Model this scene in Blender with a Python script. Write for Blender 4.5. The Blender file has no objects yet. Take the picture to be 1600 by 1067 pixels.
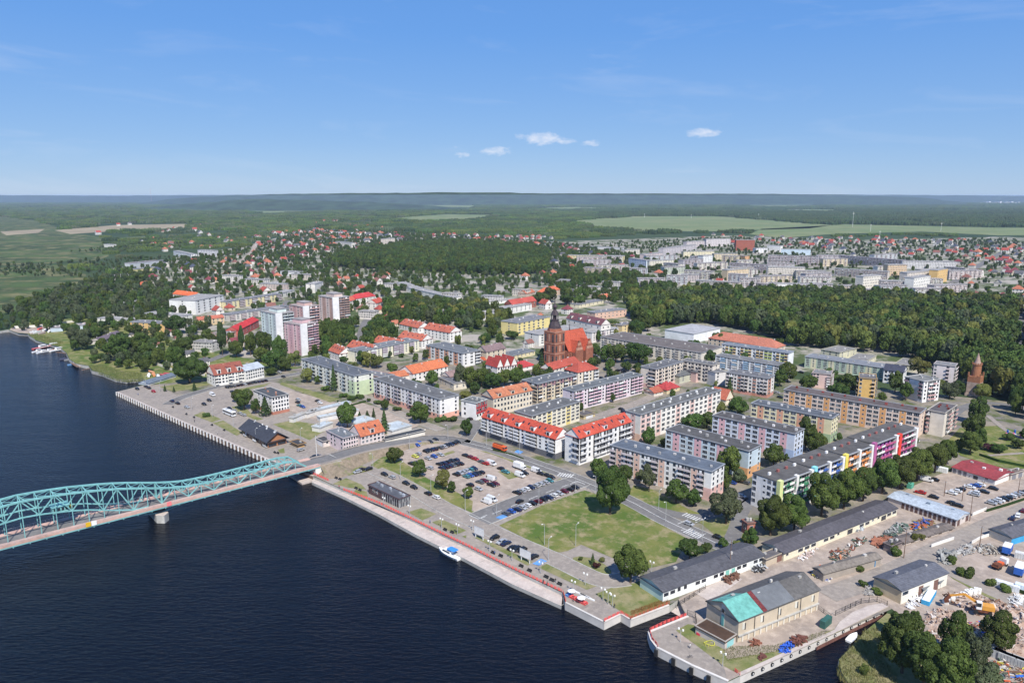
import bpy, math, random
import numpy as np
from mathutils import Vector
from mathutils.geometry import tessellate_polygon
random.seed(7); RNG=np.random.default_rng(7)
sc=bpy.context.scene; COL=sc.collection
# ------------------------------------------------------------ camera, sky, sun, exposure
F=1150.0; HOR=306.0; CAMH=130.0; PITCH=math.atan((533.5-HOR)/F)
cam=bpy.data.cameras.new('camera'); camo=bpy.data.objects.new('camera',cam); COL.objects.link(camo)
cam.sensor_width=36; cam.lens=F/1600*36; cam.clip_end=90000; cam.clip_start=1
camo.location=(0,0,CAMH); camo.rotation_euler=(math.pi/2-PITCH,0,0); sc.camera=camo
SUN_EL=math.radians(50); SUN_AZ=math.radians(163)      # clockwise from the view direction (+Y)
SDIR=Vector((math.sin(SUN_AZ)*math.cos(SUN_EL),math.cos(SUN_AZ)*math.cos(SUN_EL),math.sin(SUN_EL)))
sl=bpy.data.lights.new('sun','SUN'); sl.energy=4.95; sl.angle=math.radians(0.5); sl.color=(1,0.955,0.88)
so=bpy.data.objects.new('sun',sl); COL.objects.link(so); so.rotation_euler=SDIR.to_track_quat('Z','Y').to_euler()
W=bpy.data.worlds.new('World'); sc.world=W; W.use_nodes=True
nt=W.node_tree; nt.nodes.clear()
def N(t,ty,**kw):
    n=t.nodes.new(ty)
    for k,v in kw.items():
        if k.startswith('_'): setattr(n,k[1:],v)
        else: n.inputs[k].default_value=v
    return n
def MATH(t,op,a,b=None,clamp=False):
    n=t.nodes.new('ShaderNodeMath'); n.operation=op; n.use_clamp=clamp
    for i,q in enumerate((a,b)):
        if q is None: continue
        if isinstance(q,(int,float)): n.inputs[i].default_value=q
        else: t.links.new(q,n.inputs[i])
    return n.outputs[0]
sky=N(nt,'ShaderNodeTexSky',_sky_type='NISHITA',_sun_disc=False); sky.sun_elevation=SUN_EL; sky.sun_rotation=SUN_AZ
sky.altitude=100; sky.air_density=1.0; sky.dust_density=0.0; sky.ozone_density=4.0
tc=nt.nodes.new('ShaderNodeTexCoord'); L=nt.links.new
def pixdir(u,v):
    x=(u-800)/F; y=-(v-533.5)/F
    return Vector((x,math.cos(PITCH)+y*math.sin(PITCH),-math.sin(PITCH)+y*math.cos(PITCH))).normalized()
# clouds of the sky: small cumulus puffs and faint cirrus veils, given by direction
sep=nt.nodes.new('ShaderNodeSeparateXYZ'); L(tc.outputs['Generated'],sep.inputs[0])
az=MATH(nt,'ARCTAN2',sep.outputs[0],sep.outputs[1]); el=MATH(nt,'ARCSINE',sep.outputs[2])
comb=nt.nodes.new('ShaderNodeCombineXYZ'); L(az,comb.inputs[0]); L(MATH(nt,'MULTIPLY',el,2.2),comb.inputs[1])
nz=N(nt,'ShaderNodeTexNoise',Scale=90.0,Detail=6.0,Roughness=0.6); L(comb.outputs[0],nz.inputs['Vector'])
acc=None
for (u,v,w,h,a) in ((848,217,40,13,1.3),(882,221,26,7,1.0),(775,236,36,10,1.05),(722,242,18,6,.9),(822,214,26,7,.9),(1100,208,34,9,1.25),(1088,211,20,5,.6),(925,224,26,7,.95),(714,230,9,4,.45),(655,228,10,3,.3),(1128,210,16,4,.35),(800,229,40,6,.3)):
    d=pixdir(u,v); a0=math.atan2(d.x,d.y); e0=math.asin(d.z)
    dx=MATH(nt,'DIVIDE',MATH(nt,'SUBTRACT',az,a0),w/F); dy=MATH(nt,'DIVIDE',MATH(nt,'SUBTRACT',el,e0),h/F)
    r=MATH(nt,'ADD',MATH(nt,'MULTIPLY',dx,dx),MATH(nt,'MULTIPLY',dy,dy))
    m=MATH(nt,'MULTIPLY',MATH(nt,'SUBTRACT',1.0,r,True),a)
    acc=m if acc is None else MATH(nt,'MAXIMUM',acc,m)
cu=MATH(nt,'MULTIPLY',MATH(nt,'SUBTRACT',MATH(nt,'ADD',MATH(nt,'MULTIPLY',nz.outputs[0],1.9),acc),1.45),0.95,True)
cu=MATH(nt,'MULTIPLY',cu,MATH(nt,'GREATER_THAN',acc,0.001))
comb2=nt.nodes.new('ShaderNodeCombineXYZ'); L(MATH(nt,'ADD',MATH(nt,'MULTIPLY',az,1.0),MATH(nt,'MULTIPLY',el,1.3)),comb2.inputs[0]); L(MATH(nt,'MULTIPLY',el,5.5),comb2.inputs[1])
nz2=N(nt,'ShaderNodeTexNoise',Scale=4.2,Detail=7.0,Roughness=0.62,Distortion=0.5); L(comb2.outputs[0],nz2.inputs['Vector'])
ci=MATH(nt,'MULTIPLY',MATH(nt,'SUBTRACT',nz2.outputs[0],0.54,True),0.6,True)
cf=MATH(nt,'MAXIMUM',MATH(nt,'MULTIPLY',cu,0.72),ci)
mix=N(nt,'ShaderNodeMixRGB'); L(cf,mix.inputs[0]); 
gam=N(nt,'ShaderNodeHueSaturation',Saturation=1.22,Value=1.0); L(sky.outputs[0],gam.inputs['Color']); tint=N(nt,'ShaderNodeMixRGB',Fac=0.85); L(gam.outputs[0],tint.inputs[1]); cr=N(nt,'ShaderNodeValToRGB'); L(MATH(nt,'MULTIPLY',el,1.1,True),cr.inputs[0]); L(cr.outputs[0],tint.inputs[2])
cr.color_ramp.elements[0].color=(2.3,3.6,5.6,1); cr.color_ramp.elements[1].color=(.7,1.6,4.4,1); cr.color_ramp.elements[1].position=1.0
for ps,c_ in ((.07,(1.75,3.1,5.6,1)),(.22,(1.05,2.5,5.7,1)),(.55,(.62,1.85,5.1,1))): e_=cr.color_ramp.elements.new(ps); e_.color=c_
L(tint.outputs[0],mix.inputs[1]); mix.inputs[2].default_value=(6.6,6.7,7.2,1)
bg=N(nt,'ShaderNodeBackground',Strength=0.105); L(mix.outputs[0],bg.inputs[0])
wo=nt.nodes.new('ShaderNodeOutputWorld'); L(bg.outputs[0],wo.inputs[0])
sc.view_settings.view_transform='Standard'; sc.view_settings.look='None'; sc.view_settings.gamma=1; sc.view_settings.exposure=0.42; sc.view_settings.use_curve_mapping=False
sc.cycles.max_bounces=5; sc.cycles.diffuse_bounces=2; sc.cycles.glossy_bounces=2; sc.cycles.volume_bounces=0; sc.cycles.transparent_max_bounces=6
sc.cycles.use_denoising=True
# ------------------------------------------------------------ geometry helpers
def P(u,v,z=0.0):
    """photo pixel -> point of the place at height z"""
    x=(u-800)/F; y=-(v-533.5)/F
    d=(x,math.cos(PITCH)+y*math.sin(PITCH),-math.sin(PITCH)+y*math.cos(PITCH))
    t=(z-CAMH)/d[2]; return Vector((d[0]*t,d[1]*t,z))
def ZAT(y,v):
    r=(v-533.5)/F
    return CAMH-y*(math.sin(PITCH)+r*math.cos(PITCH))/(math.cos(PITCH)-r*math.sin(PITCH))
def PX(u,v): # pixels per metre at ground point
    p=P(u,v); return F/(p.y*math.cos(PITCH)+CAMH*math.sin(PITCH)), p
def hgt(u,vb,hpx):
    p=P(u,vb); return ZAT(p.y,vb-hpx)
MC={}
def lin(c): return tuple(((x/255+0.055)/1.055)**2.4 if x>10 else x/255/12.92 for x in c)
def M(name,rgb,rough=0.85,var=0.12,scale=0.6,metal=0.0,bump=0.0,bscale=8.0,rnd=0.0,rgb2=None,detail=5.0,spec=0.3,lines=None,dirt=0.0):
    if name in MC: return MC[name]
    m=bpy.data.materials.new(name); m.use_nodes=True; t=m.node_tree; b=t.nodes['Principled BSDF']
    b.inputs['Roughness'].default_value=rough; b.inputs['Metallic'].default_value=metal
    b.inputs['Specular IOR Level'].default_value=spec
    g=t.nodes.new('ShaderNodeNewGeometry'); 
    nz=N(t,'ShaderNodeTexNoise',Scale=scale,Detail=detail,Roughness=0.62); t.links.new(g.outputs['Position'],nz.inputs['Vector'])
    mx=t.nodes.new('ShaderNodeMixRGB')
    a=tuple(max(0,c*(1-var)) for c in rgb); c2=rgb2 if rgb2 else tuple(min(1,c*(1+var)) for c in rgb)
    if rgb2: a=rgb
    mx.inputs[1].default_value=(*a,1); mx.inputs[2].default_value=(*c2,1)
    rmp=N(t,'ShaderNodeMapRange'); rmp.inputs[1].default_value=0.36; rmp.inputs[2].default_value=0.64
    t.links.new(nz.outputs[0],rmp.inputs[0]); t.links.new(rmp.outputs[0],mx.inputs[0])
    out=mx.outputs[0]
    if dirt:
        n3=N(t,'ShaderNodeTexNoise',Scale=0.09,Detail=6.0,Roughness=0.7); t.links.new(g.outputs['Position'],n3.inputs['Vector'])
        r3=N(t,'ShaderNodeMapRange'); r3.inputs[1].default_value=0.42; r3.inputs[2].default_value=0.68; r3.inputs[3].default_value=1.0; r3.inputs[4].default_value=1-dirt
        t.links.new(n3.outputs[0],r3.inputs[0])
        m3=t.nodes.new('ShaderNodeMixRGB'); m3.blend_type='MULTIPLY'; m3.inputs[0].default_value=1
        t.links.new(out,m3.inputs[1]); t.links.new(r3.outputs[0],m3.inputs[2]); out=m3.outputs[0]
    if rnd:
        oi=t.nodes.new('ShaderNodeObjectInfo'); hs=N(t,'ShaderNodeHueSaturation')
        t.links.new(MATH(t,'ADD',MATH(t,'MULTIPLY',oi.outputs['Random'],rnd*0.16),0.5-rnd*0.08),hs.inputs['Hue'])
        t.links.new(MATH(t,'ADD',MATH(t,'MULTIPLY',MATH(t,'FRACT',MATH(t,'MULTIPLY',oi.outputs['Random'],7.31)),rnd),1-rnd*0.5),hs.inputs['Value'])
        t.links.new(out,hs.inputs['Color']); out=hs.outputs[0]
    t.links.new(out,b.inputs['Base Color'])
    if lines:
        tc2=t.nodes.new('ShaderNodeTexCoord'); wv=N(t,'ShaderNodeTexWave',Scale=lines[1],Distortion=0.0); wv.bands_direction=lines[0]; t.links.new(tc2.outputs['Object'],wv.inputs[0])
        bp=N(t,'ShaderNodeBump',Strength=lines[2],Distance=0.1); t.links.new(wv.outputs['Fac'],bp.inputs['Height']); t.links.new(bp.outputs[0],b.inputs['Normal'])
    elif bump:
        n2=N(t,'ShaderNodeTexNoise',Scale=bscale,Detail=4.0); t.links.new(g.outputs['Position'],n2.inputs['Vector'])
        bp=N(t,'ShaderNodeBump',Strength=bump,Distance=0.1); t.links.new(n2.outputs[0],bp.inputs['Height']); t.links.new(bp.outputs[0],b.inputs['Normal'])
    MC[name]=m; return m
def wallm(rgb): 
    r=tuple(round(x,2) for x in rgb); return M('wall_'+'_'.join(str(int(x*100)) for x in r),r,0.9,0.07,0.35,dirt=0.16,bump=0.15,bscale=3)
def roofm(rgb,k='tile'):
    r=tuple(round(x,3) for x in rgb); n='roof_'+k+'_'+'_'.join(str(int(x*1000)) for x in r)
    if k=='tile': return M(n,r,0.8,0.2,0.9,lines=('Z',1.6,0.5),dirt=0.25)
    if k=='flat': return M(n,r,0.85,0.16,0.35,bump=0.2,dirt=0.3)
    if k=='sheet': return M(n,r,0.5,0.1,0.3,lines=('X',1.3,0.6),dirt=0.22)
WHT=(.74,.73,.70); CRM=(.66,.60,.47); GRY=(.30,.30,.30)
GLS=M('window_glass',(.025,.03,.04),0.12,0.5,0.8,spec=0.6); GLC=M('window_curtained',(.17,.175,.18),0.3,0.3,0.8)
FRM=M('window_frame_white',(.75,.75,.74),0.5,0.03)
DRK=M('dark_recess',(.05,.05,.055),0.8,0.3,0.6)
CON=M('concrete',(.42,.41,.38),0.9,0.12,0.5,dirt=0.3,bump=0.2); MET=M('galvanised_metal',(.45,.46,.47),0.45,0.1,1.0,0.3)
class MB:
    def __init__(s): s.v=[]; s.f=[]; s.m=[]; s.mats=[]
    def mi(s,m):
        if m not in s.mats: s.mats.append(m)
        return s.mats.index(m)
    def face(s,pts,m):
        i=len(s.v); s.v.extend([tuple(p) for p in pts]); s.f.append(tuple(range(i,i+len(pts)))); s.m.append(s.mi(m))
    def hexa(s,p,m): # 8 points: bottom 4 ccw, top 4
        i=len(s.v); s.v.extend([tuple(q) for q in p]); k=s.mi(m)
        for f in ((3,2,1,0),(4,5,6,7),(0,1,5,4),(1,2,6,5),(2,3,7,6),(3,0,4,7)): s.f.append(tuple(i+j for j in f)); s.m.append(k)
    def box(s,x0,x1,y0,y1,z0,z1,m):
        s.hexa([(x0,y0,z0),(x1,y0,z0),(x1,y1,z0),(x0,y1,z0),(x0,y0,z1),(x1,y0,z1),(x1,y1,z1),(x0,y1,z1)],m)
    def beam(s,a,b,w,h,m,up=(0,0,1)):
        a=Vector(a); b=Vector(b); d=(b-a).normalized(); u=Vector(up)
        if abs(d.dot(u))>0.98: u=Vector((1,0,0))
        r=d.cross(u).normalized(); n=r.cross(d).normalized(); r*=w/2; n*=h/2
        s.hexa([a-r-n,a+r-n,b+r-n,b-r-n,a-r+n,a+r+n,b+r+n,b-r+n],m)
    def prism(s,poly,z0,z1,m,mt=None):
        n=len(poly); area=sum(poly[i][0]*poly[(i+1)%n][1]-poly[(i+1)%n][0]*poly[i][1] for i in range(n))
        if area<0: poly=poly[::-1]
        i=len(s.v); k=s.mi(m); kt=s.mi(mt or m)
        s.v.extend([(p[0],p[1],z0) for p in poly]); s.v.extend([(p[0],p[1],z1) for p in poly])
        for j in range(n): s.f.append((i+j,i+(j+1)%n,i+n+(j+1)%n,i+n+j)); s.m.append(k)
        for tri in tessellate_polygon([[Vector((p[0],p[1],0)) for p in poly]]):
            a,b,c=tri; A,B,C=(poly[q] for q in tri)
            if (B[0]-A[0])*(C[1]-A[1])-(B[1]-A[1])*(C[0]-A[0])<0: a,b,c=c,b,a
            s.f.append((i+n+a,i+n+b,i+n+c)); s.m.append(kt); s.f.append((i+c,i+b,i+a)); s.m.append(k)
    def cyl(s,x,y,z0,z1,r0,r1,m,n=8,cap=True):
        i=len(s.v); k=s.mi(m)
        for r,z in ((r0,z0),(r1,z1)):
            for j in range(n): a=2*math.pi*j/n; s.v.append((x+r*math.cos(a),y+r*math.sin(a),z))
        for j in range(n): s.f.append((i+j,i+(j+1)%n,i+n+(j+1)%n,i+n+j)); s.m.append(k)
        if cap: s.f.append(tuple(i+n+j for j in range(n))); s.m.append(k)
    def mesh(s,name):
        me=bpy.data.meshes.new(name); me.from_pydata(s.v,[],s.f)
        for m in s.mats: me.materials.append(m)
        if len(s.mats)>1: me.polygons.foreach_set('material_index',s.m)
        me.update(); return me
    def build(s,name,parent=None,stuff=False,label=None):
        if not s.f: return None
        return link(name,s.mesh(name),parent,stuff,label)
def link(name,me,parent=None,stuff=False,label=None):
    o=bpy.data.objects.new(name,me); COL.objects.link(o)
    if parent: o.parent=parent
    if stuff: o['kind']='stuff'
    if label: o['label']=label
    return o
def tag(o,label=None,cat=None,group=None,kind=None):
    if label: o['label']=label
    if cat: o['category']=cat
    if group: o['group']=group
    if kind: o['kind']=kind
    return o
def thing(name,loc,rz,label,cat,group=None,scale=None):
    o=bpy.data.objects.new(name,None); COL.objects.link(o); o.location=loc; o.rotation_euler=(0,0,rz); o.empty_display_size=1
    if scale: o.scale=scale if not isinstance(scale,(int,float)) else (scale,)*3
    return tag(o,label,cat,group)
def dup(o,loc=None,rz=None,label=None,group=None,scale=None,parent=None):
    c=o.copy(); COL.objects.link(c)
    if parent: c.parent=parent
    if loc is not None: c.location=loc
    if rz is not None: c.rotation_euler=(0,0,rz)
    if scale is not None: c.scale=scale
    if label: c['label']=label
    if group: c['group']=group
    for ch in o.children: dup(ch,parent=c)
    return c
ORD=['first','second','third','fourth','fifth','sixth','seventh','eighth','ninth','tenth','eleventh','twelfth','thirteenth','fourteenth','fifteenth','sixteenth','seventeenth','eighteenth','nineteenth','twentieth']
def nth(i,n): return 'leftmost' if i==0 else ('rightmost' if i==n-1 else ORD[i]+' from the left')
FOOT=[] # building footprints (world) for keeping trees out
def inside(p,poly):
    c=False; n=len(poly); j=n-1
    for i in range(n):
        if ((poly[i][1]>p[1])!=(poly[j][1]>p[1])) and p[0]<(poly[j][0]-poly[i][0])*(p[1]-poly[i][1])/(poly[j][1]-poly[i][1])+poly[i][0]: c=not c
        j=i
    return c
FARR=[]; RSEG=[]; HAZE=3.6e-5
def blocked(x,y,pad=0):
    for (cx,cy,r,ux,uy,hl,hw) in FOOT:
        dx=x-cx; dy=y-cy
        if dx*dx+dy*dy<(r+pad)**2:
            if abs(dx*ux+dy*uy)<hl+pad and abs(-dx*uy+dy*ux)<hw+pad: return True
    return False
def foot(o,ang,L_,W_):
    ux,uy=math.cos(ang),math.sin(ang); cx=o[0]+ux*L_/2-uy*W_/2; cy=o[1]+uy*L_/2+ux*W_/2
    FOOT.append((cx,cy,math.hypot(L_,W_)/2,ux,uy,L_/2,W_/2))
# ------------------------------------------------------------ ground, water, surfaces
WATER=-2.4
coast=[(-900,470),(-300,500),(0,517),(13,515),(28,520),(43,521),(46,525),(56,531),(72,536),(92,541),(103,551),(108,561),(118,568),(139,572),(143,579),(159,583),(180,591.5),(197,594),(222,592),(229,596),(222,601),(205,606),(182,612.5)]
q1=[(182,612.5),(280,657),(350,688),(421,719),(489,744)]
q2=[(489,744),(540,767),(592,786),(649,814),(732,854),(800,888),(879,926),(883,942),(944,973),(970,960),(985,969),(1046,946)]
slip=[(1046,946),(1060,936),(1090,950),(1074,962)]
q3=[(1074,962),(1012,987),(1016,1000),(1025,1012),(1080,1040),(1137,1065),(1156,1056),(1280,1000),(1300,991),(1388,948)]
bank=[(1388,948),(1384,962),(1352,985),(1330,1010),(1310,1030),(1314,1050),(1327,1070),(1350,1110),(1400,1200),(1500,1400)]
landpts=[P(*p) for p in coast[:-1]+q1[:-1]+q2[:-1]+slip[:-1]+q3[:-1]+bank]
outer=[Vector((1500,-400,0)),Vector((42000,-400,0)),Vector((42000,45000,0)),Vector((-42000,45000,0)),Vector((-42000,2600,0)),Vector((-3000,1400,0))]
land2=[(p.x,p.y) for p in landpts]+[(p.x,p.y) for p in outer]
def gmat(name,cols,scales,rough=0.95,bump=0.3,lights=None):
    """ground material: three colours blended by two noises of world position"""
    m=bpy.data.materials.new(name); m.use_nodes=True; t=m.node_tree; b=t.nodes['Principled BSDF']; b.inputs['Roughness'].default_value=rough; b.inputs['Specular IOR Level'].default_value=0.15
    g=t.nodes.new('ShaderNodeNewGeometry'); out=None
    for i,(c,s) in enumerate(zip(cols[1:],scales)):
        nz=N(t,'ShaderNodeTexNoise',Scale=s[0],Detail=8.0,Roughness=0.68); t.links.new(g.outputs['Position'],nz.inputs['Vector'])
        r=N(t,'ShaderNodeMapRange'); r.inputs[1].default_value=s[1]; r.inputs[2].default_value=s[2]; t.links.new(nz.outputs[0],r.inputs[0])
        mx=t.nodes.new('ShaderNodeMixRGB'); t.links.new(r.outputs[0],mx.inputs[0])
        if out is None: mx.inputs[1].default_value=(*cols[0],1)
        else: t.links.new(out,mx.inputs[1])
        mx.inputs[2].default_value=(*c,1); out=mx.outputs[0]
    t.links.new(out,b.inputs['Base Color'])
    n2=N(t,'ShaderNodeTexNoise',Scale=2.2,Detail=5.0); t.links.new(g.outputs['Position'],n2.inputs['Vector'])
    bp=N(t,'ShaderNodeBump',Strength=bump,Distance=0.3); t.links.new(n2.outputs[0],bp.inputs['Height']); t.links.new(bp.outputs[0],b.inputs['Normal'])
    MC[name]=m; return m
GR_TOWN=gmat('town_ground',[(.08,.10,.035),(.25,.215,.17),(.17,.155,.14)],[(0.035,.42,.54),(0.12,.48,.60)])
GR_LAWN=gmat('lawn_grass',[(.075,.12,.025),(.16,.165,.05),(.26,.22,.12)],[(0.045,.42,.60),(0.16,.49,.64)],bump=0.5)
GR_DRY=gmat('dry_grass',[(.14,.155,.05),(.25,.22,.12),(.09,.13,.035)],[(0.12,.40,.62),(0.3,.5,.7)])
GR_MARSH=gmat('marsh_grass',[(.065,.10,.03),(.03,.05,.018),(.15,.145,.065)],[(0.010,.40,.54),(0.02,.48,.60)])
GR_FIELD=gmat('crop_field',[(.13,.175,.075),(.19,.205,.10),(.10,.14,.05)],[(0.003,.40,.62),(0.01,.5,.7)])
GR_FAR=gmat('countryside',[(.026,.048,.018),(.045,.068,.026),(.12,.14,.06)],[(0.0022,.42,.58),(0.0011,.60,.64)])
PAVE=gmat('paving_slabs',[(.27,.235,.20),(.21,.185,.165),(.33,.29,.25)],[(0.08,.38,.62),(0.5,.45,.7)],bump=0.1)
DUST=gmat('dusty_yard',[(.34,.275,.225),(.25,.21,.18),(.43,.36,.30)],[(0.06,.38,.62),(0.25,.45,.7)],bump=0.3)
ASPH=gmat('asphalt',[(.17,.165,.16),(.13,.125,.122),(.22,.21,.2)],[(0.07,.38,.62),(0.5,.5,.75)],bump=0.1)
QUAY=gmat('quay_concrete',[(.45,.39,.35),(.36,.31,.28),(.52,.46,.41)],[(0.1,.4,.62),(0.6,.45,.7)],bump=0.1)
FARM=gmat('ploughed_land',[(.25,.20,.14),(.32,.27,.18),(.2,.2,.1)],[(0.006,.4,.62),(0.03,.5,.7)])
mb=MB(); mb.prism(land2,-60,0,CON,GR_FAR); tag(mb.build('ground'),kind='structure')
def sheet(name,pts,z,mat,px=True,label=None):
    w=[P(*p) if px else p for p in pts]; poly=[(p[0],p[1]) for p in w]
    m=MB(); v=[Vector((x,y,0)) for x,y in poly]
    i=0
    for tri in tessellate_polygon([v]):
        a,b,c=tri; A,B,C=v[a],v[b],v[c]
        if (B-A).cross(C-A).z<0: a,b,c=c,b,a
        m.face([(poly[k][0],poly[k][1],z) for k in (a,b,c)],mat)
    o=m.build(name); tag(o,label,kind='structure'); return o
def road(name,pts,w,z,mat,kerb=False,px=True,line=None):
    w3=[P(*p) if px else Vector((*p[:2],0)) for p in pts]
    # smooth polyline
    q=w3
    for _ in range(2):
        n=[q[0]]
        for a,b in zip(q,q[1:]): n+= [a*.75+b*.25,a*.25+b*.75]
        q=n+[q[-1]]
    def off(d):
        r=[]
        for i,p in enumerate(q):
            t=(q[min(i+1,len(q)-1)]-q[max(i-1,0)]).normalized(); r.append(p+Vector((-t.y,t.x,0))*d)
        return r
    for a_,b_ in zip(q,q[1:]): RSEG.append((a_.x,a_.y,b_.x,b_.y,w))
    l,r=off(w/2),off(-w/2); m=MB()
    for i in range(len(q)-1): m.face([(r[i].x,r[i].y,z),(r[i+1].x,r[i+1].y,z),(l[i+1].x,l[i+1].y,z),(l[i].x,l[i].y,z)],mat)
    o=m.build(name); tag(o,kind='structure')
    if kerb:
        m=MB()
        for sd in (1,-1):
            a,b=off(sd*(w/2)),off(sd*(w/2+0.25)); c=off(sd*(w/2+1.8))
            for i in range(len(q)-1):
                m.hexa([(*a[i][:2],0),(*b[i][:2],0),(*b[i+1][:2],0),(*a[i+1][:2],0),(*a[i][:2],z+.12),(*b[i][:2],z+.12),(*b[i+1][:2],z+.12),(*a[i+1][:2],z+.12)],CON)
        tag(m.build('kerb'),kind='structure')
    if line:
        m=MB(); a=off(.09); b=off(-.09); PW=M('road_paint',(.75,.75,.72),.7,.1)
        tot=0
        for i in range(len(q)-1):
            sg=(q[i+1]-q[i]).length; n=max(1,int(sg/(3 if line=='dash' else 50)))
            for k in range(n):
                tot+=1
                if line=='dash' and tot%2: continue
                f0,f1=k/n,(k+1)/n
                m.face([b[i].lerp(b[i+1],f0)+Vector((0,0,z+.02)),b[i].lerp(b[i+1],f1)+Vector((0,0,z+.02)),a[i].lerp(a[i+1],f1)+Vector((0,0,z+.02)),a[i].lerp(a[i+1],f0)+Vector((0,0,z+.02))],PW)
        if m.f: tag(m.build('road_marking'),kind='structure')
    return o
# water
wm=bpy.data.materials.new('river_water'); wm.use_nodes=True; t=wm.node_tree; b=t.nodes['Principled BSDF']
b.inputs['Base Color'].default_value=(.002,.003,.006,1); b.inputs['Roughness'].default_value=0.09; b.inputs['IOR'].default_value=1.33; b.inputs['Specular IOR Level'].default_value=0.30
g=t.nodes.new('ShaderNodeNewGeometry'); mp=N(t,'ShaderNodeMapping'); mp.inputs['Rotation'].default_value=(0,0,math.radians(20)); mp.inputs['Scale'].default_value=(0.35,1.1,1); t.links.new(g.outputs['Position'],mp.inputs[0])
n1=N(t,'ShaderNodeTexNoise',Scale=0.8,Detail=4.0,Roughness=0.6,Distortion=0.4); t.links.new(mp.outputs[0],n1.inputs['Vector'])
n2=N(t,'ShaderNodeTexNoise',Scale=0.10,Detail=3.0); t.links.new(mp.outputs[0],n2.inputs['Vector'])
hh=MATH(t,'ADD',n1.outputs[0],MATH(t,'MULTIPLY',n2.outputs[0],1.2))
bp=N(t,'ShaderNodeBump',Strength=1.0,Distance=0.45); t.links.new(hh,bp.inputs['Height']); t.links.new(bp.outputs[0],b.inputs['Normal'])
n3=N(t,'ShaderNodeTexNoise',Scale=0.008,Detail=3.0); t.links.new(mp.outputs[0],n3.inputs['Vector'])
t.links.new(MATH(t,'ADD',MATH(t,'MULTIPLY',n3.outputs[0],.30),-.03,True),b.inputs['Roughness'])
m=MB(); m.face([(-42000,-3000,WATER),(4000,-3000,WATER),(4000,5000,WATER),(-42000,5000,WATER)],wm); tag(m.build('water'),kind='structure')
# ------------------------------------------------------------ surfaces near the river
sheet('town_surface',[(250,600),(470,575),(700,560),(1000,560),(1300,600),(1700,640),(1900,760),(1900,900),(1400,1300),(1400,948),(1290,996),(1156,1054),(1137,1063),(1026,1011),(1013,987),(1072,962),(1060,937),(1046,944),(985,967),(970,958),(944,971),(884,940),(879,925),(800,887),(649,813),(540,766),(490,743),(421,717),(280,655),(183,612),(223,602)],.03,GR_TOWN)
sheet('riverside_ground',[(14,515.5),(28,520.5),(43,521.5),(56,531.5),(72,536.5),(92,541.5),(104,551),(109,561),(119,567.5),(139,571),(145,578),(160,582.5),(181,591),(198,593.5),(223,591),(231,598),(250,600),(470,575),(470,540),(300,500),(120,497),(20,506)],.02,GR_LAWN)
sheet('dock_apron',[(15,515.5),(28,520),(43,521),(48,523),(70,519),(95,510),(60,508),(20,510)],.1,DUST)
sheet('west_promenade',[(183,612.3),(223,602),(250,604),(285,622),(345,604),(420,596),(437,599),(520,640),(560,662),(600,690),(560,702),(480,738),(489,743),(421,718),(280,656)],.07,PAVE)
sheet('east_promenade',[(490,743.5),(540,766.5),(649,813.5),(732,853.5),(800,887.5),(879,925),(884,941),(944,972),(970,959),(985,968),(1045,946),(1003,905),(985,870),(1090,850),(1135,853),(1040,812),(985,778),(930,757),(870,735),(770,702),(722,690),(680,690),(560,716)],.07,PAVE)
sheet('parking_lot',[(610,712),(649,695),(722,683),(769,708),(820,722),(872,744),(830,770),(771,790),(741,801),(735,786),(715,769),(668,747)],.11,DUST)
sheet('industrial_yard',[(1060,936),(1130,898),(1215,868),(1330,815),(1400,775),(1425,760),(1475,738),(1560,735),(1640,730),(1900,760),(1900,940),(1640,1100),(1540,1090),(1440,990),(1389,947),(1300,990),(1156,1055),(1137,1064),(1026,1011),(1013,987),(1073,962)],.07,DUST)
sheet('dusty_lot',[(437,605),(531,631),(560,628),(640,650),(660,662),(600,690),(520,668),(480,652),(450,641)],.11,DUST)
for i,pg in enumerate([
 [(780,821),(845,790),(913,766),(930,771),(985,792),(1018,812),(1075,842),(1056,878),(1005,890),(972,878),(908,851),(886,861),(875,863),(860,860),(836,849),(800,831)],
 [(893,877),(896,871),(905,869),(925,872),(945,882),(955,891),(955,896),(945,898.5),(930,896),(905,888)],
 [(842,887),(855,880),(934,915),(917,921.5)],[(742,840),(745,836),(832,878),(825,884)],
 [(930,928),(967,914),(992,911),(1003,905),(1037,941),(1043,944),(986,966),(973,957),(960,949)],
 [(637,800),(658,794),(682,803),(660,813)],[(675,816),(690,811),(729,829),(713,835)],[(722,838),(729,836),(728,841)],
 [(746,800),(775,789),(831,771),(869,751),(876,747),(878,752),(832,776),(750,801)],
 [(778,737),(792,733),(812,745),(795,749)],[(686,711),(708,704),(711,707),(690,714)],
 [(303,649),(317,643),(346,655),(331,660)],[(332,661),(349,657),(379,676),(370,681)],[(434,703),(444,700),(445,708),(438,708)],
 [(250,605),(288,598),(330,600),(300,608),(272,612)],[(362,636),(380,632),(394,648),(412,655),(400,657),(368,642)],
 [(441,597),(531,624),(516,629),(437,601)],[(366,609),(424,598),(413,604),(372,612)],
 [(541,747),(520,756),(545,762),(572,765),(565,757)],[(525,741),(565,728),(585,733),(572,737),(545,743)],[(550,772),(575,777),(573,768),(556,765)]]):
    sheet('lawn',pg,.13,GR_LAWN if i in(0,) else GR_DRY)
sheet('lawn',[(579,727),(592,717),(610,708),(667,747),(712,768),(739,783),(737,798),(745,801),(737,801),(699,784),(660,765)],.13,GR_LAWN)
sheet('lawn',[(750,705),(778,706),(820,720),(872,739),(870,744),(815,728),(775,712)],.13,GR_DRY)
sheet('lawn',[(426,663),(456,657),(494,663),(509,672),(484,688)],.13,GR_DRY)
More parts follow.
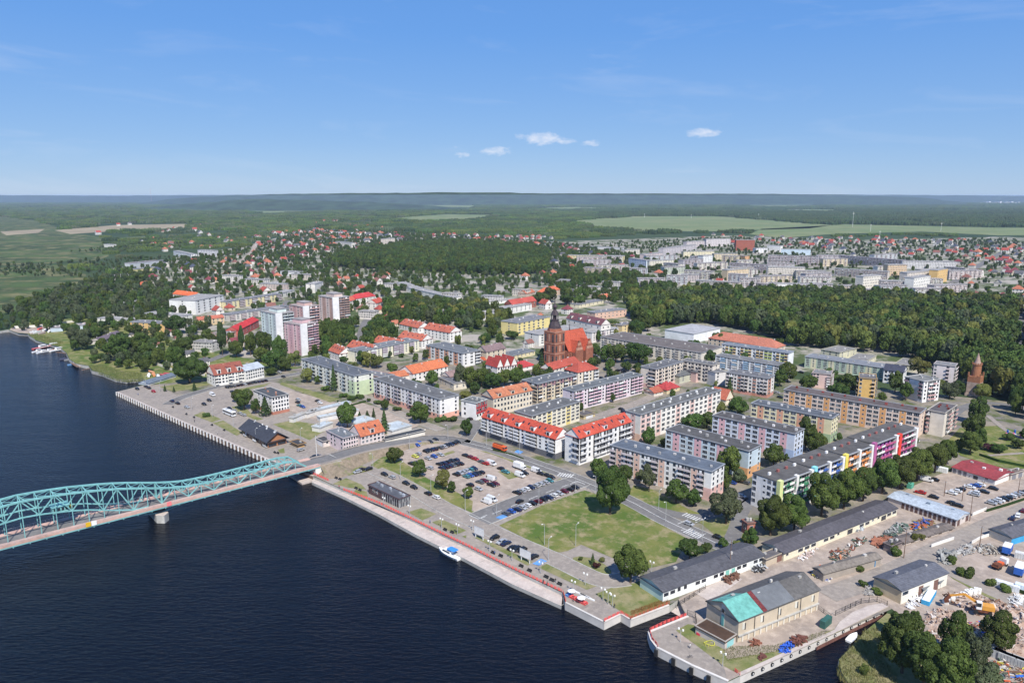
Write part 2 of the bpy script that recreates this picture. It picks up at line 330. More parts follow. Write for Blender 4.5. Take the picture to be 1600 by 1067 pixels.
sheet('lawn',[(982,774),(990,758),(1020,765),(1075,795),(1100,805),(1085,806),(1058,803),(1030,795)],.13,GR_LAWN)
sheet('lawn',[(1092,815),(1120,808),(1165,822),(1168,845),(1140,850),(1122,840)],.13,GR_DRY)
sheet('lawn',[(1480,690),(1500,668),(1560,665),(1680,700),(1640,735),(1560,730),(1500,712)],.11,GR_LAWN)
sheet('lawn',[(1530,825),(1640,780),(1640,788),(1540,832)],.13,GR_DRY)
sheet('lawn',[(1458,880),(1475,868),(1500,895),(1540,920),(1600,945),(1600,952),(1540,932),(1490,905)],.13,GR_DRY)
sheet('lawn',[(1056,985),(1075,975),(1092,978),(1130,1010),(1136,1030),(1210,1018),(1280,997),(1281,1000),(1157,1054),(1130,1040),(1085,1006)],.13,GR_DRY)
sheet('lawn',[(1288,988),(1318,978),(1330,970),(1308,988),(1292,995)],.13,GR_DRY)
sheet('reed_bank',[(1386,958),(1420,968),(1450,1000),(1470,1040),(1560,1100),(1700,1300),(1420,1250),(1352,1110),(1328,1070),(1315,1050),(1311,1030),(1331,1010),(1353,985)],.1,GR_DRY)
# roads
road('street',[(722,690),(771,702),(869,736),(921,756),(982,781),(1040,814),(1092,836),(1135,856)],8.5,.16,ASPH,True,line='solid')
road('street',[(747,812),(805,789),(860,767),(905,752)],13,.17,ASPH,True,line='dash')
road('street',[(724,692),(735,676),(746,660),(722,652),(700,648)],7,.16,ASPH,True)
road('promenade_road',[(585,735),(610,745),(650,767),(696,795),(745,818),(800,845),(850,866),(890,885),(940,910),(980,905)],8.5,.15,PAVE,True)
road('street',[(262,632),(285,620),(347,602),(419,592),(471,583)],7,.15,ASPH,True)
road('street',[(330,612),(400,650),(440,672),(500,690),(520,705)],7,.12,PAVE)
road('street',[(480,587),(560,615),(640,655),(690,672)],6,.15,PAVE,True)
road('yard_road',[(1660,775),(1600,797),(1525,830),(1459,862),(1405,888),(1347,912),(1290,930)],9,.14,PAVE)
road('yard_road',[(1462,868),(1482,890),(1540,918),(1610,950),(1700,990)],8,.15,PAVE)
road('street',[(1135,856),(1150,830),(1160,790),(1200,770),(1180,740)],6,.14,ASPH)
road('street',[(1000,790),(1090,812),(1125,800),(1160,776)],6,.14,ASPH)
road('street',[(905,660),(960,642),(1010,625),(1080,590)],8,.13,PAVE)
road('street',[(1310,695),(1370,700),(1430,712),(1490,705)],6,.13,PAVE)
road('street',[(1480,655),(1510,632),(1560,628),(1640,650)],6,.13,ASPH)
PWT=M('road_paint_worn',(.50,.50,.48),.8,.35,1.5); PBL=M('blue_parking_paint',(.10,.25,.52),.8,.25,.5)
sheet('painted_bay',[(774,809),(786,804),(795,807),(783,812)],.2,PBL); sheet('painted_bay',[(832,881),(845,873),(855,877),(842,884)],.2,PBL); sheet('painted_bay',[(803,707),(808,703),(818,706),(812,710)],.2,PBL)
m=MB()
def stripe(a,b,w=.35,z=.21):
    a=P(*a);b=P(*b);d=(b-a).normalized();r=Vector((-d.y,d.x,0))*w/2
    m.face([(*(a-r)[:2],z),(*(b-r)[:2],z),(*(b+r)[:2],z),(*(a+r)[:2],z)],PWT)
for a,b in (((733,805),(747,811)),((747,811),(761,805)),((891,757),(901,752)),((901,752),(914,757)),((1059,819),(1075,812)),((1086,817),(1096,813)),((1064,829),(1072,827)),((1095,837),(1103,834))): stripe(a,b)
for k in range(7): stripe((1068+k*3.5,832+k*1.6),(1080+k*3.2,826+k*1.7),.6); stripe((1066+k*4,806+k*1.6),(1074+k*4,802+k*1.6),.6)
for k in range(6): stripe((871+k*4,744+k*.5),(876+k*4,739+k*.5),.7)
for k in range(12): 
    u=796+k*9; v=802-k*3.1
    stripe((u,v),(u+9,v+3.2),.12)
tag(m.build('road_marking'),kind='structure')
# far ground surfaces
sheet('marsh',[(-1400,420),(-500,360),(0,338),(60,345),(120,365),(170,372),(170,400),(120,420),(150,440),(95,470),(20,488),(-100,505),(-500,490)],.1,GR_MARSH)
sheet('bare_field',[(85,360),(180,352),(290,350),(300,358),(200,360),(110,366)],.2,FARM); sheet('bare_field',[(0,362),(70,358),(60,364),(10,368)],.2,FARM)
sheet('crop_field',[(893,343),(1000,338),(1120,338),(1300,352),(1265,357),(1100,362),(985,360),(930,353)],.2,GR_FIELD)
sheet('crop_field',[(1190,358),(1320,351),(1420,353),(1560,356),(1900,358),(1900,366),(1560,368),(1440,362),(1300,366),(1220,372),(1170,366)],.2,GR_FIELD)
sheet('crop_field',[(620,340),(700,335),(765,336),(760,341),(660,345)],.2,GR_FIELD)
sheet('crop_field',[(470,320.5),(600,318.5),(750,321),(740,325),(620,324),(500,325)],.2,GR_FIELD)
sheet('crop_field',[(380,331),(440,321),(520,325),(500,330),(420,333)],.2,GR_FIELD)
for pg in ([(800,326),(900,323.5),(960,325),(880,327.5)],[(1150,321),(1250,320),(1300,322),(1200,323.5)],[(1180,330),(1240,327),(1330,328),(1300,332)],[(1330,320),(1420,319),(1430,321),(1340,322)],[(950,317.5),(1020,316.5),(1060,318),(980,319)],[(560,317),(640,316),(650,317.5),(570,318.5)],[(120,318),(180,317),(190,319),(130,320)]):
    sheet('crop_field',pg,.2,GR_FIELD)
TOWN_FAR=gmat('suburb_ground',[(.07,.095,.035),(.33,.30,.26),(.05,.08,.03)],[(0.02,.45,.55),(0.05,.54,.62)])
sheet('suburb_ground',[(170,420),(380,385),(480,360),(620,362),(860,378),(1140,368),(1350,375),(1560,370),(1900,385),(1900,640),(1500,600),(1000,560),(700,560),(470,575),(300,545),(170,490)],.05,TOWN_FAR)
road('street',[(1430,480),(1480,448),(1545,405),(1580,388)],12,.3,ASPH); road('street',[(395,395),(405,375),(430,360)],10,.3,ASPH); road('street',[(1600,480),(1592,560)],10,.3,ASPH)
road('railway',[(360,420),(395,395),(400,380),(412,368)],10,.35,DUST)
road('street',[(820,445),(880,450),(960,452),(1060,460)],10,.3,PAVE)
road('street',[(740,470),(800,500),(840,520),(900,540),(960,565),(1000,600)],9,.13,ASPH)
road('street',[(600,470),(570,500),(560,540)],8,.13,ASPH); road('street',[(290,575),(340,560),(400,530),(450,470)],8,.13,ASPH)
road('path',[(1544,650),(1580,680),(1640,700)],3,.2,PAVE); road('path',[(1545,712),(1600,708)],2.5,.2,PAVE)
# ------------------------------------------------------------ buildings
ALLB=[]
def facade(B,side,Ls,Ws,h,nf,pat,acc,acc2,z0,win,bal,band):
    """side: f b l r ; pat: one letter per bay"""
    if side=='f': o,d,n,ln=(0,0),(1,0),(0,-1),Ls
    elif side=='b': o,d,n,ln=(Ls,Ws),(-1,0),(0,1),Ls
    elif side=='r': o,d,n,ln=(Ls,0),(0,1),(1,0),Ws
    else: o,d,n,ln=(0,Ws),(0,-1),(-1,0),Ws
    if not pat or not pat.strip(): return
    def fb(mb,s0,s1,za,zb,d0,d1,m):
        p=lambda s,q,z:(o[0]+d[0]*s+n[0]*q,o[1]+d[1]*s+n[1]*q,z)
        mb.hexa([p(s0,d1,za),p(s1,d1,za),p(s1,d0,za),p(s0,d0,za),p(s0,d1,zb),p(s1,d1,zb),p(s1,d0,zb),p(s0,d0,zb)],m)
    bw=ln/len(pat); fh=(h-z0-.5)/nf
    for i,c in enumerate(pat):
        s0=i*bw; cx=s0+bw/2
        if c in 'sa': fb(band,s0+bw*.04,s0+bw*.96,z0*.2,h-.25,-.05,.04,acc)
        if c=='c': fb(band,s0+bw*.02,s0+bw*.98,z0*.2,h-.25,-.05,.04,acc2)
        if c=='|': fb(band,cx-.35,cx+.35,0,h+.4,-.05,1.35,FINW); continue
        if c=='!': fb(band,cx-bw*.45,cx+bw*.45,0,h+.5,-.05,1.45,acc); continue
        if c=='_': continue
        for k in range(nf):
            z=z0+.35+k*fh; wh=min(1.6,fh*.60); zc=z+fh*.24
            gm=GLS if random.random()<.72 else GLC
            if c in 'wsc': 
                ww=min(1.35 if c=='w' else 1.0,bw*.6)
                if c=='s': zz=zc+fh*.1; wh=.8
                else: zz=zc
                fb(win,cx-ww/2-.08,cx+ww/2+.08,zz-.08,zz+wh+.08,-.05,.05,FRM); fb(win,cx-ww/2,cx+ww/2,zz,zz+wh,0,.075,gm)
            elif c in 'Wa':
                ww=min(2.6,bw*.78); fb(win,cx-ww/2-.08,cx+ww/2+.08,zc-.08,zc+wh+.08,-.05,.05,FRM)
                for q in range(3): fb(win,cx-ww/2+q*ww/3+.05,cx-ww/2+(q+1)*ww/3-.05,zc,zc+wh,0,.08,GLS if random.random()<.75 else GLC)
            elif c=='b':
                ww=min(bw*.42,1.6); fb(win,cx-ww,cx-ww*.1,zc,zc+wh,-.05,.06,gm); fb(win,cx+ww*.05,cx+ww*.6,z+.2,zc+wh,-.05,.06,GLS)
                if k>0 or z0>1.5: fb(bal,cx-bw*.40,cx+bw*.40,z+.0,z+.14,-.05,1.2,CON); fb(bal,cx-bw*.40,cx+bw*.40,z+.1,z+1.05,1.1,1.2,acc2)
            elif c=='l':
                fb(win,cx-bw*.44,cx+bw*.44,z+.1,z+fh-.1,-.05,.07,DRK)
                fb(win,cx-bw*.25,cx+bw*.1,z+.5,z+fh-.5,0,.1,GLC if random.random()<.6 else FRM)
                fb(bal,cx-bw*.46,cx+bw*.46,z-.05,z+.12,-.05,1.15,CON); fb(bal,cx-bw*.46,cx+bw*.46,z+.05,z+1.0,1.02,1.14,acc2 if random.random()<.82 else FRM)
            elif c=='g':
                if k==0: fb(win,cx-bw*.42,cx+bw*.42,.3,z0+fh*.7,-.05,.07,GLS)
                else: fb(win,cx-.7,cx+.7,zc,zc+wh,-.05,.06,gm)
            elif c=='G': # tall garage door / arch
                fb(win,cx-bw*.3,cx+bw*.3,0,h*.78,-.05,.06,acc2)
            elif c=='n': # low strip window near the eave
                if k==nf-1: fb(win,cx-bw*.36-.1,cx+bw*.36+.1,h-2.1,h-.7,-.05,.05,FRM); fb(win,cx-bw*.36,cx+bw*.36,h-2.0,h-.8,0,.08,GLS)
FINW=M('fin_white',(.74,.73,.71),.85,.05)
def pyramid_roof(mb,L_,W_,h,rh,kind,m,oh=.45,axis='x',th=.25):
    x0,x1,y0,y1=-oh,L_+oh,-oh,W_+oh; zb=h
    if axis=='y': 
        R=lambda x,y,z:(y,x,z); a0,a1,b0,b1=y0,y1,x0,x1
    else:
        R=lambda x,y,z:(x,y,z); a0,a1,b0,b1=x0,x1,y0,y1
    mid=(b0+b1)/2; ins=(b1-b0)*.5 if kind=='hip' else ((b1-b0)*.18 if kind=='half' else 0)
    zr=h+rh
    def tri(pts):
        if axis=='y': pts=pts[::-1]
        mb.face([R(*p) for p in pts],m)
    tri([(a0,b0,zb),(a1,b0,zb),(a1-ins,mid,zr),(a0+ins,mid,zr)])
    tri([(a1,b1,zb),(a0,b1,zb),(a0+ins,mid,zr),(a1-ins,mid,zr)])
    if kind!='gable':
        tri([(a1,b0,zb),(a1,b1,zb),(a1-ins,mid,zr)]); tri([(a0,b1,zb),(a0,b0,zb),(a0+ins,mid,zr)])
    # thickness
    tri([(a0,b0,zb-th),(a1,b0,zb-th),(a1,b0,zb),(a0,b0,zb)]); tri([(a1,b1,zb-th),(a0,b1,zb-th),(a0,b1,zb),(a1,b1,zb)])
    tri([(a0,b1,zb-th),(a0,b0,zb-th),(a0,b0,zb),(a0,b1,zb)]); tri([(a1,b0,zb-th),(a1,b1,zb-th),(a1,b1,zb),(a1,b0,zb)])
    tri([(a0,b1,zb-th),(a1,b1,zb-th),(a1,b0,zb-th),(a0,b0,zb-th)])
def wall_gable(mb,L_,W_,h,rh,m,axis='x'):
    mb.box(0,L_,0,W_,0,h,m)
    if axis=='x':
        for x in (0.0,L_): mb.face([(x,0,h),(x,W_,h),(x,W_/2,h+rh*.97)],m)
    else:
        for y in (0.0,W_): mb.face([(0,y,h),(L_,y,h),(L_/2,y,h+rh*.97)],m)
BLK=(.075,.075,.08)
def bldg(A,B,C,vb,label,wall,roof='flat',roofc=BLK,nf=5,fp='w',sp='w',bp=None,lp=None,acc=(.7,.4,.4),acc2=(.6,.6,.6),z0=1.0,plinth=None,rh=3.2,axis='x',cat='apartment block',name='apartment_block',group=None,chim=8,chimc=(.5,.48,.45),sky_l=0,wallr=None,dorm=0,dep=None,oh=None,frontc=None,sidec=None,attic=None):
    if vb<70: h=vb
    else: h=ZAT(P(B[0],vb).y,B[1])
    a,b,c=P(*A,h),P(*B,h),P(*C,h)
    swap=(b-a).cross(c-b).z<0
    if swap: a,b=b,a
    d=(b-a); L_=d.length; d.normalize(); nrm=Vector((-d.y,d.x,0)); W_=dep or abs((c-a).dot(nrm)); W_=max(W_,3)
    ang=math.atan2(d.y,d.x)
    root=thing(name,(a.x,a.y,.03),ang,label,cat,group)
    foot(a,ang,L_,W_); ALLB.append((label,round(L_,1),round(W_,1),round(h,1)))
    wm_=wallm(wall); wmb=MB(); rmb=MB(); win=MB(); bal=MB(); band=MB(); ch=MB()
    am=wallm(acc); a2=wallm(acc2)
    if roof=='flat':
        wmb.box(0,L_,0,W_,0,h-.35,wm_); o_=.3 if oh is None else oh
        rm=roofm(roofc,'flat'); rmb.box(-o_,L_+o_,-o_,W_+o_,h-.35,h,rm)
        edge=wallm(tuple(x*.75 for x in wall))
        for e in ((-o_,L_+o_,-o_,-o_+.3),(-o_,L_+o_,W_+o_-.3,W_+o_),(-o_,-o_+.3,-o_+.3,W_+o_-.3),(L_+o_-.3,L_+o_,-o_+.3,W_+o_-.3)): rmb.box(*e,h,h+.25,MET if L_>25 else edge)
    else:
        rm=roofm(roofc,'tile' if roof!='sheet' else 'sheet'); kind='gable' if roof in('gable','sheet') else roof
        if kind=='gable' or kind=='half': wall_gable(wmb,L_,W_,h,rh*(1 if kind=='gable' else .8),wm_,axis)
        else: wmb.box(0,L_,0,W_,0,h,wm_)
        pyramid_roof(rmb,L_,W_,h,rh,kind,rm,.4 if oh is None else oh,axis)
    f_='l' if swap else 'r'; g_='r' if swap else 'l'
    sp_=sp; 
    facade(B,'f',L_,W_,h,nf,fp[::-1] if swap else fp,am,a2,z0,win,bal,band)
    facade(B,f_,L_,W_,h,nf,sp_,am,a2,z0,win,bal,band)
    facade(B,g_,L_,W_,h,nf,lp if lp is not None else sp_,am,a2,z0,win,bal,band)
    facade(B,'b',L_,W_,h,nf,bp if bp is not None else ''.join(q if q in 'wW' else 'w' for q in fp),am,a2,z0,win,bal,band)
    if frontc: pb=MB(); pb.box(.02,L_-.02,-.04,0,0,h-.4,wallm(frontc)); pb.build('front_wall',root)
    if sidec:
        pb=MB(); x=(-.04,0) if swap else (L_,L_+.04); pb.box(x[0],x[1],.02,W_-.02,h*sidec[0],h-.4,wallm(sidec[1])); pb.build('side_wall',root)
    if attic: pb=MB(); pb.box(-.05,L_+.05,-.05,W_+.05,h-attic[0],h-.36,wallm(attic[1])); pb.build('attic',root)
    wo_=wmb.build('wall',root); ro=rmb.build('roof',root)
    if plinth:
        pb=MB(); pm=wallm(plinth[1]); ph=plinth[0]
        if plinth[2:]: # only at the end gable nearest the viewer
            x=(-.04,L_*.12) if swap else (L_*.88,L_+.04); pb.box(x[0],x[1],-.04,W_+.04,0,ph,pm)
        else: pb.box(-.03,L_+.03,-.03,W_+.03,0,ph,pm)
        pb.build('plinth',root)
    rr=random.Random(len(ALLB))
    for k in range(chim):
        q_=(.7,1.0,1.25)[k%3]; cm=wallm(tuple(min(1,x*q_) for x in chimc))
        x=(k+.5)/chim*L_+rr.uniform(-1,1); x=min(max(x,1),L_-1.5); y=W_*(.42 if k%2 else .62)+rr.uniform(-1,1)*.06*W_; zz=h
        if roof!='flat':
            q=abs((y if axis=='x' else x)/(W_ if axis=='x' else L_)-.5)*2; zz=h+rh*(1-q)-.3
        w_=rr.uniform(.5,.9); ch.box(x,x+w_*1.5,y,y+w_,zz,zz+rr.uniform(.7,1.3),cm)
    ch.build('chimney',ro,stuff=True)
    if sky_l:
        sm=MB()
        for k in range(sky_l):
            x=(k+.5)/sky_l*L_; y=W_*.27; z=h+rh*(y+.4)/(W_/2+.4); dz=rh/(W_/2)
            sm.hexa([(x-.5,y-.6,z-dz*.6-.05),(x+.5,y-.6,z-dz*.6-.05),(x+.5,y+.6,z+dz*.6-.05),(x-.5,y+.6,z+dz*.6-.05),(x-.5,y-.6,z-dz*.6+.12),(x+.5,y-.6,z-dz*.6+.12),(x+.5,y+.6,z+dz*.6+.12),(x-.5,y+.6,z+dz*.6+.12)],GLS)
        sm.build('skylight',ro,stuff=True)
    if dorm:
        for k in range(dorm):
            x=(k+.5)/dorm*L_; dm=MB(); dm.box(x-1.2,x+1.2,.25,W_*.4,h,h+rh*.62,wm_); dm.box(x-1.4,x+1.4,.1,W_*.42,h+rh*.62,h+rh*.7,rm); dm.box(x-.8,x+.8,.18,.3,h+.5,h+rh*.5,GLS)
            dm.build('dormer',ro)
    win.build('window',root,stuff=True); bal.build('balcony',root,stuff=True); band.build('facade_band',root,stuff=True)
    return root,L_,W_,h
PK=(.66,.40,.42); LBL=(.50,.60,.66); ORG=(.62,.33,.14); PCH=(.66,.50,.40)
TILE=(.50,.115,.05); TILE2=(.42,.13,.07); RED=(.50,.05,.035); DKR=(.16,.05,.05)
T=bldg
# near blocks
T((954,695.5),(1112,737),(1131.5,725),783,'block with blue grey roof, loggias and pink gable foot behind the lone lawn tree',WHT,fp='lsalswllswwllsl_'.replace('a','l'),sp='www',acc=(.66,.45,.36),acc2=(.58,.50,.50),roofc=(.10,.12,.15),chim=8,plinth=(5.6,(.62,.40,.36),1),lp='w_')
T((1040.5,671),(1170,705),(1191.5,696),748,'pale blue block with pink stair stripes and orange gable foot, the nearer of two alike',(.50,.59,.64),fp='WsWWsWWsWW_',sp='w_w',acc=PK,plinth=(5,(.66,.36,.17),1),roofc=(.085,.082,.08),chim=8,chimc=(.6,.58,.55))
T((1113.7,649),(1242,678),(1258,670.5),719,'pale blue block with pink stair stripes and blue gable foot, the farther of two alike',(.55,.60,.68),fp='WsWWsWWsWWs_',sp='www',acc=PK,plinth=(5,(.36,.46,.66),1),roofc=(.085,.08,.078),chim=8,chimc=(.6,.58,.55))
T((1174,630),(1300,654),(1314,648),692,'pale yellow block with terracotta stair stripes and green gable foot',(.66,.60,.38),fp='WsWWsWWsWWs_',sp='www',acc=(.62,.33,.22),plinth=(4.6,(.30,.40,.24),1),roofc=(.09,.10,.115),chim=8,chimc=(.6,.58,.55))
T((1225,608.5),(1438,645.5),(1453,639),684,'very long peach block with orange stair stripes and red porches',(.64,.50,.41),fp='WsWWsWWsWWsWWsWWsWWsWW',sp='w',acc=ORG,roofc=(.11,.09,.085),chim=10,chimc=(.25,.06,.05))
T((1449.5,640.5),(1476.5,645.5),(1500.5,634),683,'cream end block with blank gable beside the long peach block',(.66,.60,.52),fp='l____',sp='_llwl',acc2=(.5,.3,.28),roofc=(.11,.10,.10),chim=4,chimc=(.25,.06,.05))
# colourful block in four stepped segments (one thing)
cb=[((1214.7,752),(1259,729),(.04,.20,.10),(.58,.62,.28)),((1260.5,728),(1309,711.5),(.05,.13,.42),(.25,.62,.68)),((1311,710),(1352,694.5),(.66,.26,.08),(.72,.60,.12)),((1354,693.5),(1431,671.5),(.46,.10,.22),(.42,.12,.28))]
hc=14.6; a=P(1214.7,752,hc); b=P(1431,671.5,hc); c=P(1171.6,740,hc); d=(b-a).normalized(); ang=math.atan2(d.y,d.x); nr=Vector((-d.y,d.x,0)); Wc=(c-a).dot(nr); root=thing('apartment_block',(a.x,a.y,.03),ang,'long white block with green, blue, orange, purple and red balconies stepping along a tree row','apartment block')
foot(a,ang,(b-a).length,Wc); LT=(b-a).length; cuts=[0]+[ (P(*q[1],hc)-a).dot(d) for q in cb]
wb=MB(); rb=MB(); win=MB(); bal=MB(); band=MB(); ch=MB(); wmc=wallm((.76,.75,.73)); prng=random.Random(4)
for i,q in enumerate(cb):
    x0,x1=cuts[i]+.0,cuts[i+1]; hs=hc+(0,.5,1.0,1.4)[i]
    cols=[wallm(q[2])]+([wallm((.6,.03,.03)),wallm((.3,.05,.3))] if i==3 else [wallm((.5,.5,.48))] if i==0 else [])
    wb.box(x0,x1-.02,0,Wc,0,hs-.4,wmc); rb.box(x0-.1,x1-.1,-1.3,Wc+.3,hs-.4,hs,roofm((.10,.095,.09),'flat')); rb.box(x0-.1,x1-.1,-1.6,-1.3,hs-.45,hs+.15,MET)
    n=max(4,int((x1-x0)/3.3)); bw=(x1-x0)/n; fh=(hs-1.4)/5
    band.box(x0-.4,x0+1.9,-1.7,0,0,hs+.5,wallm(q[3]))
    if i==3: xm=(x0+x1)/2+3; band.box(xm-1.2,xm+1.2,-1.72,0,0,hs+.3,wallm((.68,.06,.04)))
    for xx in ((x0+x1)/2,x1-1.6): band.box(xx-.8,xx+.8,-1.62,0,0,hs+.2,wmc)
    for k in range(n):
        xc=x0+(k+.5)*bw
        for f in range(5):
            z=1.0+f*fh; cm=cols[1+(f%2)] if len(cols)>2 and xc>x0+(x1-x0)*.45 and f%2 else cols[0]
            if i==3 and xc<x0+(x1-x0)*.45: cm=wallm((.32,.05,.30)) 
            win.box(xc-bw*.45,xc+bw*.45,-.08,.02,z,z+fh-.15,cm if prng.random()<.5 else DRK); win.box(xc-bw*.3,xc,-.14,0,z+.4,z+fh-.4,GLS)
            bal.box(xc-bw*.46,xc+bw*.46,-1.3,0,z-.1,z+.08,CON)
            bal.hexa([(xc-bw*.46,-1.35,z),(xc+bw*.46,-1.35,z),(xc+bw*.46,-1.25,z),(xc-bw*.46,-1.25,z),(xc-bw*.46,-1.35,z+(1.1 if prng.random()<.5 else .5)),(xc+bw*.46,-1.35,z+1.0),(xc+bw*.46,-1.25,z+1.0),(xc-bw*.46,-1.25,z+(1.1 if prng.random()<.5 else .5))],wmc if prng.random()<.4 else cols[0])
    for k in range(int((x1-x0)/6)): xx=x0+3+k*6; ch.box(xx,xx+1.3,Wc*.5,Wc*.5+.8,hs,hs+1.1,wallm((.28,.10,.09)) if k%3 else FINW)
facade(None,'l',LT,Wc,hc,5,'W_sWw',wallm((.74,.73,.71)),wallm((.6,.65,.25)),1,win,bal,band); facade(None,'b',LT,Wc,hc,5,'W'*24,wmc,wmc,1,win,bal,band); facade(None,'r',LT,Wc,hc,5,'w_w',wmc,wmc,1,win,bal,band)
wb.build('wall',root); r_=rb.build('roof',root); win.build('window',root,True); bal.build('balcony',root,True); band.build('coloured_fin',root,True); ch.build('chimney',r_,True)
T((753,651),(868,686),(885,676.5),718.5,'white flats over dark shopfronts with bright red roof, left of the passage',(.76,.75,.73),roof='gable',roofc=(.44,.075,.045),fp='lwllwblwllwwl',sp='_',lp='w',nf=4,acc=GRY,acc2=(.62,.62,.62),z0=3.2,plinth=(3.2,(.13,.13,.14)),rh=4.4,chim=5,sky_l=14,dorm=5)
T((986,658.5),(905.7,684.7),(887.5,676),727,'white flat building with bright red roof and balconies, right of the passage',(.76,.75,.73),roof='gable',roofc=(.44,.075,.045),fp='llwlllwl',sp='_l',nf=4,acc=GRY,acc2=(.6,.6,.6),z0=2,rh=4.0,chim=4,sky_l=8,dorm=3)
T((906,627.5),(831,650),(809.7,640.5),682,'cream and yellow block with flat roof behind the red roofed flats',(.68,.63,.50),fp='WWaWWWaWWW',sp='_',acc=(.68,.55,.20),plinth=None,chim=8,roofc=(.12,.12,.12),chimc=(.6,.6,.58))
T((1126.5,609.7),(1001,648),(974,642.7),690,'long white block with salmon panels and cluttered flat roof',(.72,.69,.63),fp='WWaWWWaWWaWWWaWaa',sp='_s_',acc=(.66,.45,.40),roofc=(.12,.12,.115),chim=18,chimc=(.6,.6,.58),plinth=(4,(.66,.45,.34),1))
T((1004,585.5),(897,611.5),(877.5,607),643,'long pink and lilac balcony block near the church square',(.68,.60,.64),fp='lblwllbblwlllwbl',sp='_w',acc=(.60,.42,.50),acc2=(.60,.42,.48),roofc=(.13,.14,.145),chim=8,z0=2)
T((1067,565),(1025,577),(1003.7,572),608,'cream corner block with ribbed side wall above the pink shop foot',(.68,.60,.50),fp='wbwbwbwbw',sp='_l',acc2=(.5,.42,.36),roofc=(.13,.13,.135),chim=5,plinth=(2.6,(.62,.40,.36)))
T((1064,563),(1114,571),(1118,566),601,'cream wing with balconies joining the corner block, seen over low roofs',(.68,.61,.52),fp='wbwbwbwbw',sp='w',acc2=(.45,.40,.36),roofc=(.13,.13,.135),chim=5)
T((938.4,526.5),(1096,551.5),(1103,538),573,'long cream block with small balconies north of the square',(.64,.59,.51),fp='wbwbwbwbwbwbwbwbwbwbwbwbw',sp='w',acc2=(.5,.46,.42),roofc=(.14,.12,.11),chim=12)
T((1128,537.5),(1232.5,552),(1243,549),578,'white block with lime, yellow, orange and blue panels',(.72,.73,.73),fp='wbabwbabwbbaawbab',sp='_',acc=(.50,.56,.10),acc2=(.62,.45,.22),roofc=(.17,.19,.22),chim=5)
T((1118,555.5),(1228,573.5),(1242,570),594,'white block with light blue balconies and tall white gable',(.72,.74,.76),fp='WlWlWlWlWlWl',sp='_',acc=(.20,.38,.55),acc2=(.30,.46,.62),roofc=(.17,.17,.17),chim=5)
T((1135,581.5),(1200.5,591.5),(1208,586),622,'white block with brown red stripes and striped gable in front of the blue one',(.70,.66,.62),fp='blwabbwawbb',sp='aw',acc=(.45,.20,.13),acc2=(.55,.50,.48),roofc=(.14,.14,.145),chim=5,plinth=(2.4,(.5,.25,.2)))
T((1039,515),(1084,522),(1131,513.5),536.5,'large windowless white hall with pale flat roof beside the park wood',(.74,.75,.76),fp=' ',sp=' ',lp=' ',bp=' ',roofc=(.36,.36,.37),chim=0,cat='hall',name='white_hall',nf=1)
T((1107,528),(1212,544),(1218,538),10,'long school building with salmon red hipped roof by the park wood',(.62,.50,.38),roof='hip',roofc=(.42,.155,.10),fp='wwwwwwwwwwwwww',sp='ww',nf=3,rh=5.5,dep=17,chim=5,cat='school building',name='school_building')
T((1258,557),(1383,575.5),(1392,570),594,'green and cream block partly hidden by trees near the park wood',(.38,.47,.36),fp='WcWWcWWcWWcWW',sp='w',acc2=(.62,.58,.40),roofc=(.19,.20,.22),chim=6)
T((1270,582.5),(1298,585.5),(1306,580),608,'pink block with rounded balconies in front of the green one',(.62,.46,.42),fp='ww__l',sp='l',acc2=(.6,.5,.5),roofc=(.2,.2,.2),chim=2)
T((1283,546),(1312,551),(1330,543),563,'flat roofed cream building at the edge of the park wood, left of two',(.6,.57,.42),nf=3,fp='www',sp='www',roofc=(.22,.21,.2),chim=4)
T((1322,562),(1352,566),(1373,556),574,'flat roofed cream building at the edge of the park wood, right of two',(.6,.57,.42),nf=3,fp='www',sp='www',roofc=(.22,.21,.2),chim=4)
T((1398,568),(1428,572),(1441,563),582,'grey roofed building half sunk in the trees by the brick tower',(.6,.57,.42),nf=3,fp='www',sp='www',roofc=(.22,.21,.2),chim=4)
T((1342.5,590),(1369,592.5),(1384,586.5),626,'small orange tower block with angled balconies',(.62,.40,.14),fp='w__b',sp='wll',acc2=(.6,.45,.3),roofc=(.15,.14,.14),chim=3)
T((1381,577.5),(1412,581.5),(1420,577),602,'white house with steep dark blue roof among the tower blocks',(.70,.70,.69),roof='gable',roofc=(.05,.055,.08),nf=3,fp='wlwl',sp='w',rh=3.5,chim=2,cat='house',name='town_house')
T((1414.5,588.5),(1444,596),(1461,590.5),629,'white tower block with graffiti marks and a column of balconies',(.74,.72,.71),fp='l__b',sp='wllw',acc2=(.5,.3,.3),roofc=(.17,.17,.16),chim=3)
T((1459.5,568.5),(1492,572.5),(1500,568.5),604,'pale pink tower block standing beside the old brick tower',(.68,.61,.60),fp='w__b_',sp='ll',acc2=(.6,.5,.5),roofc=(.20,.20,.20),chim=2)
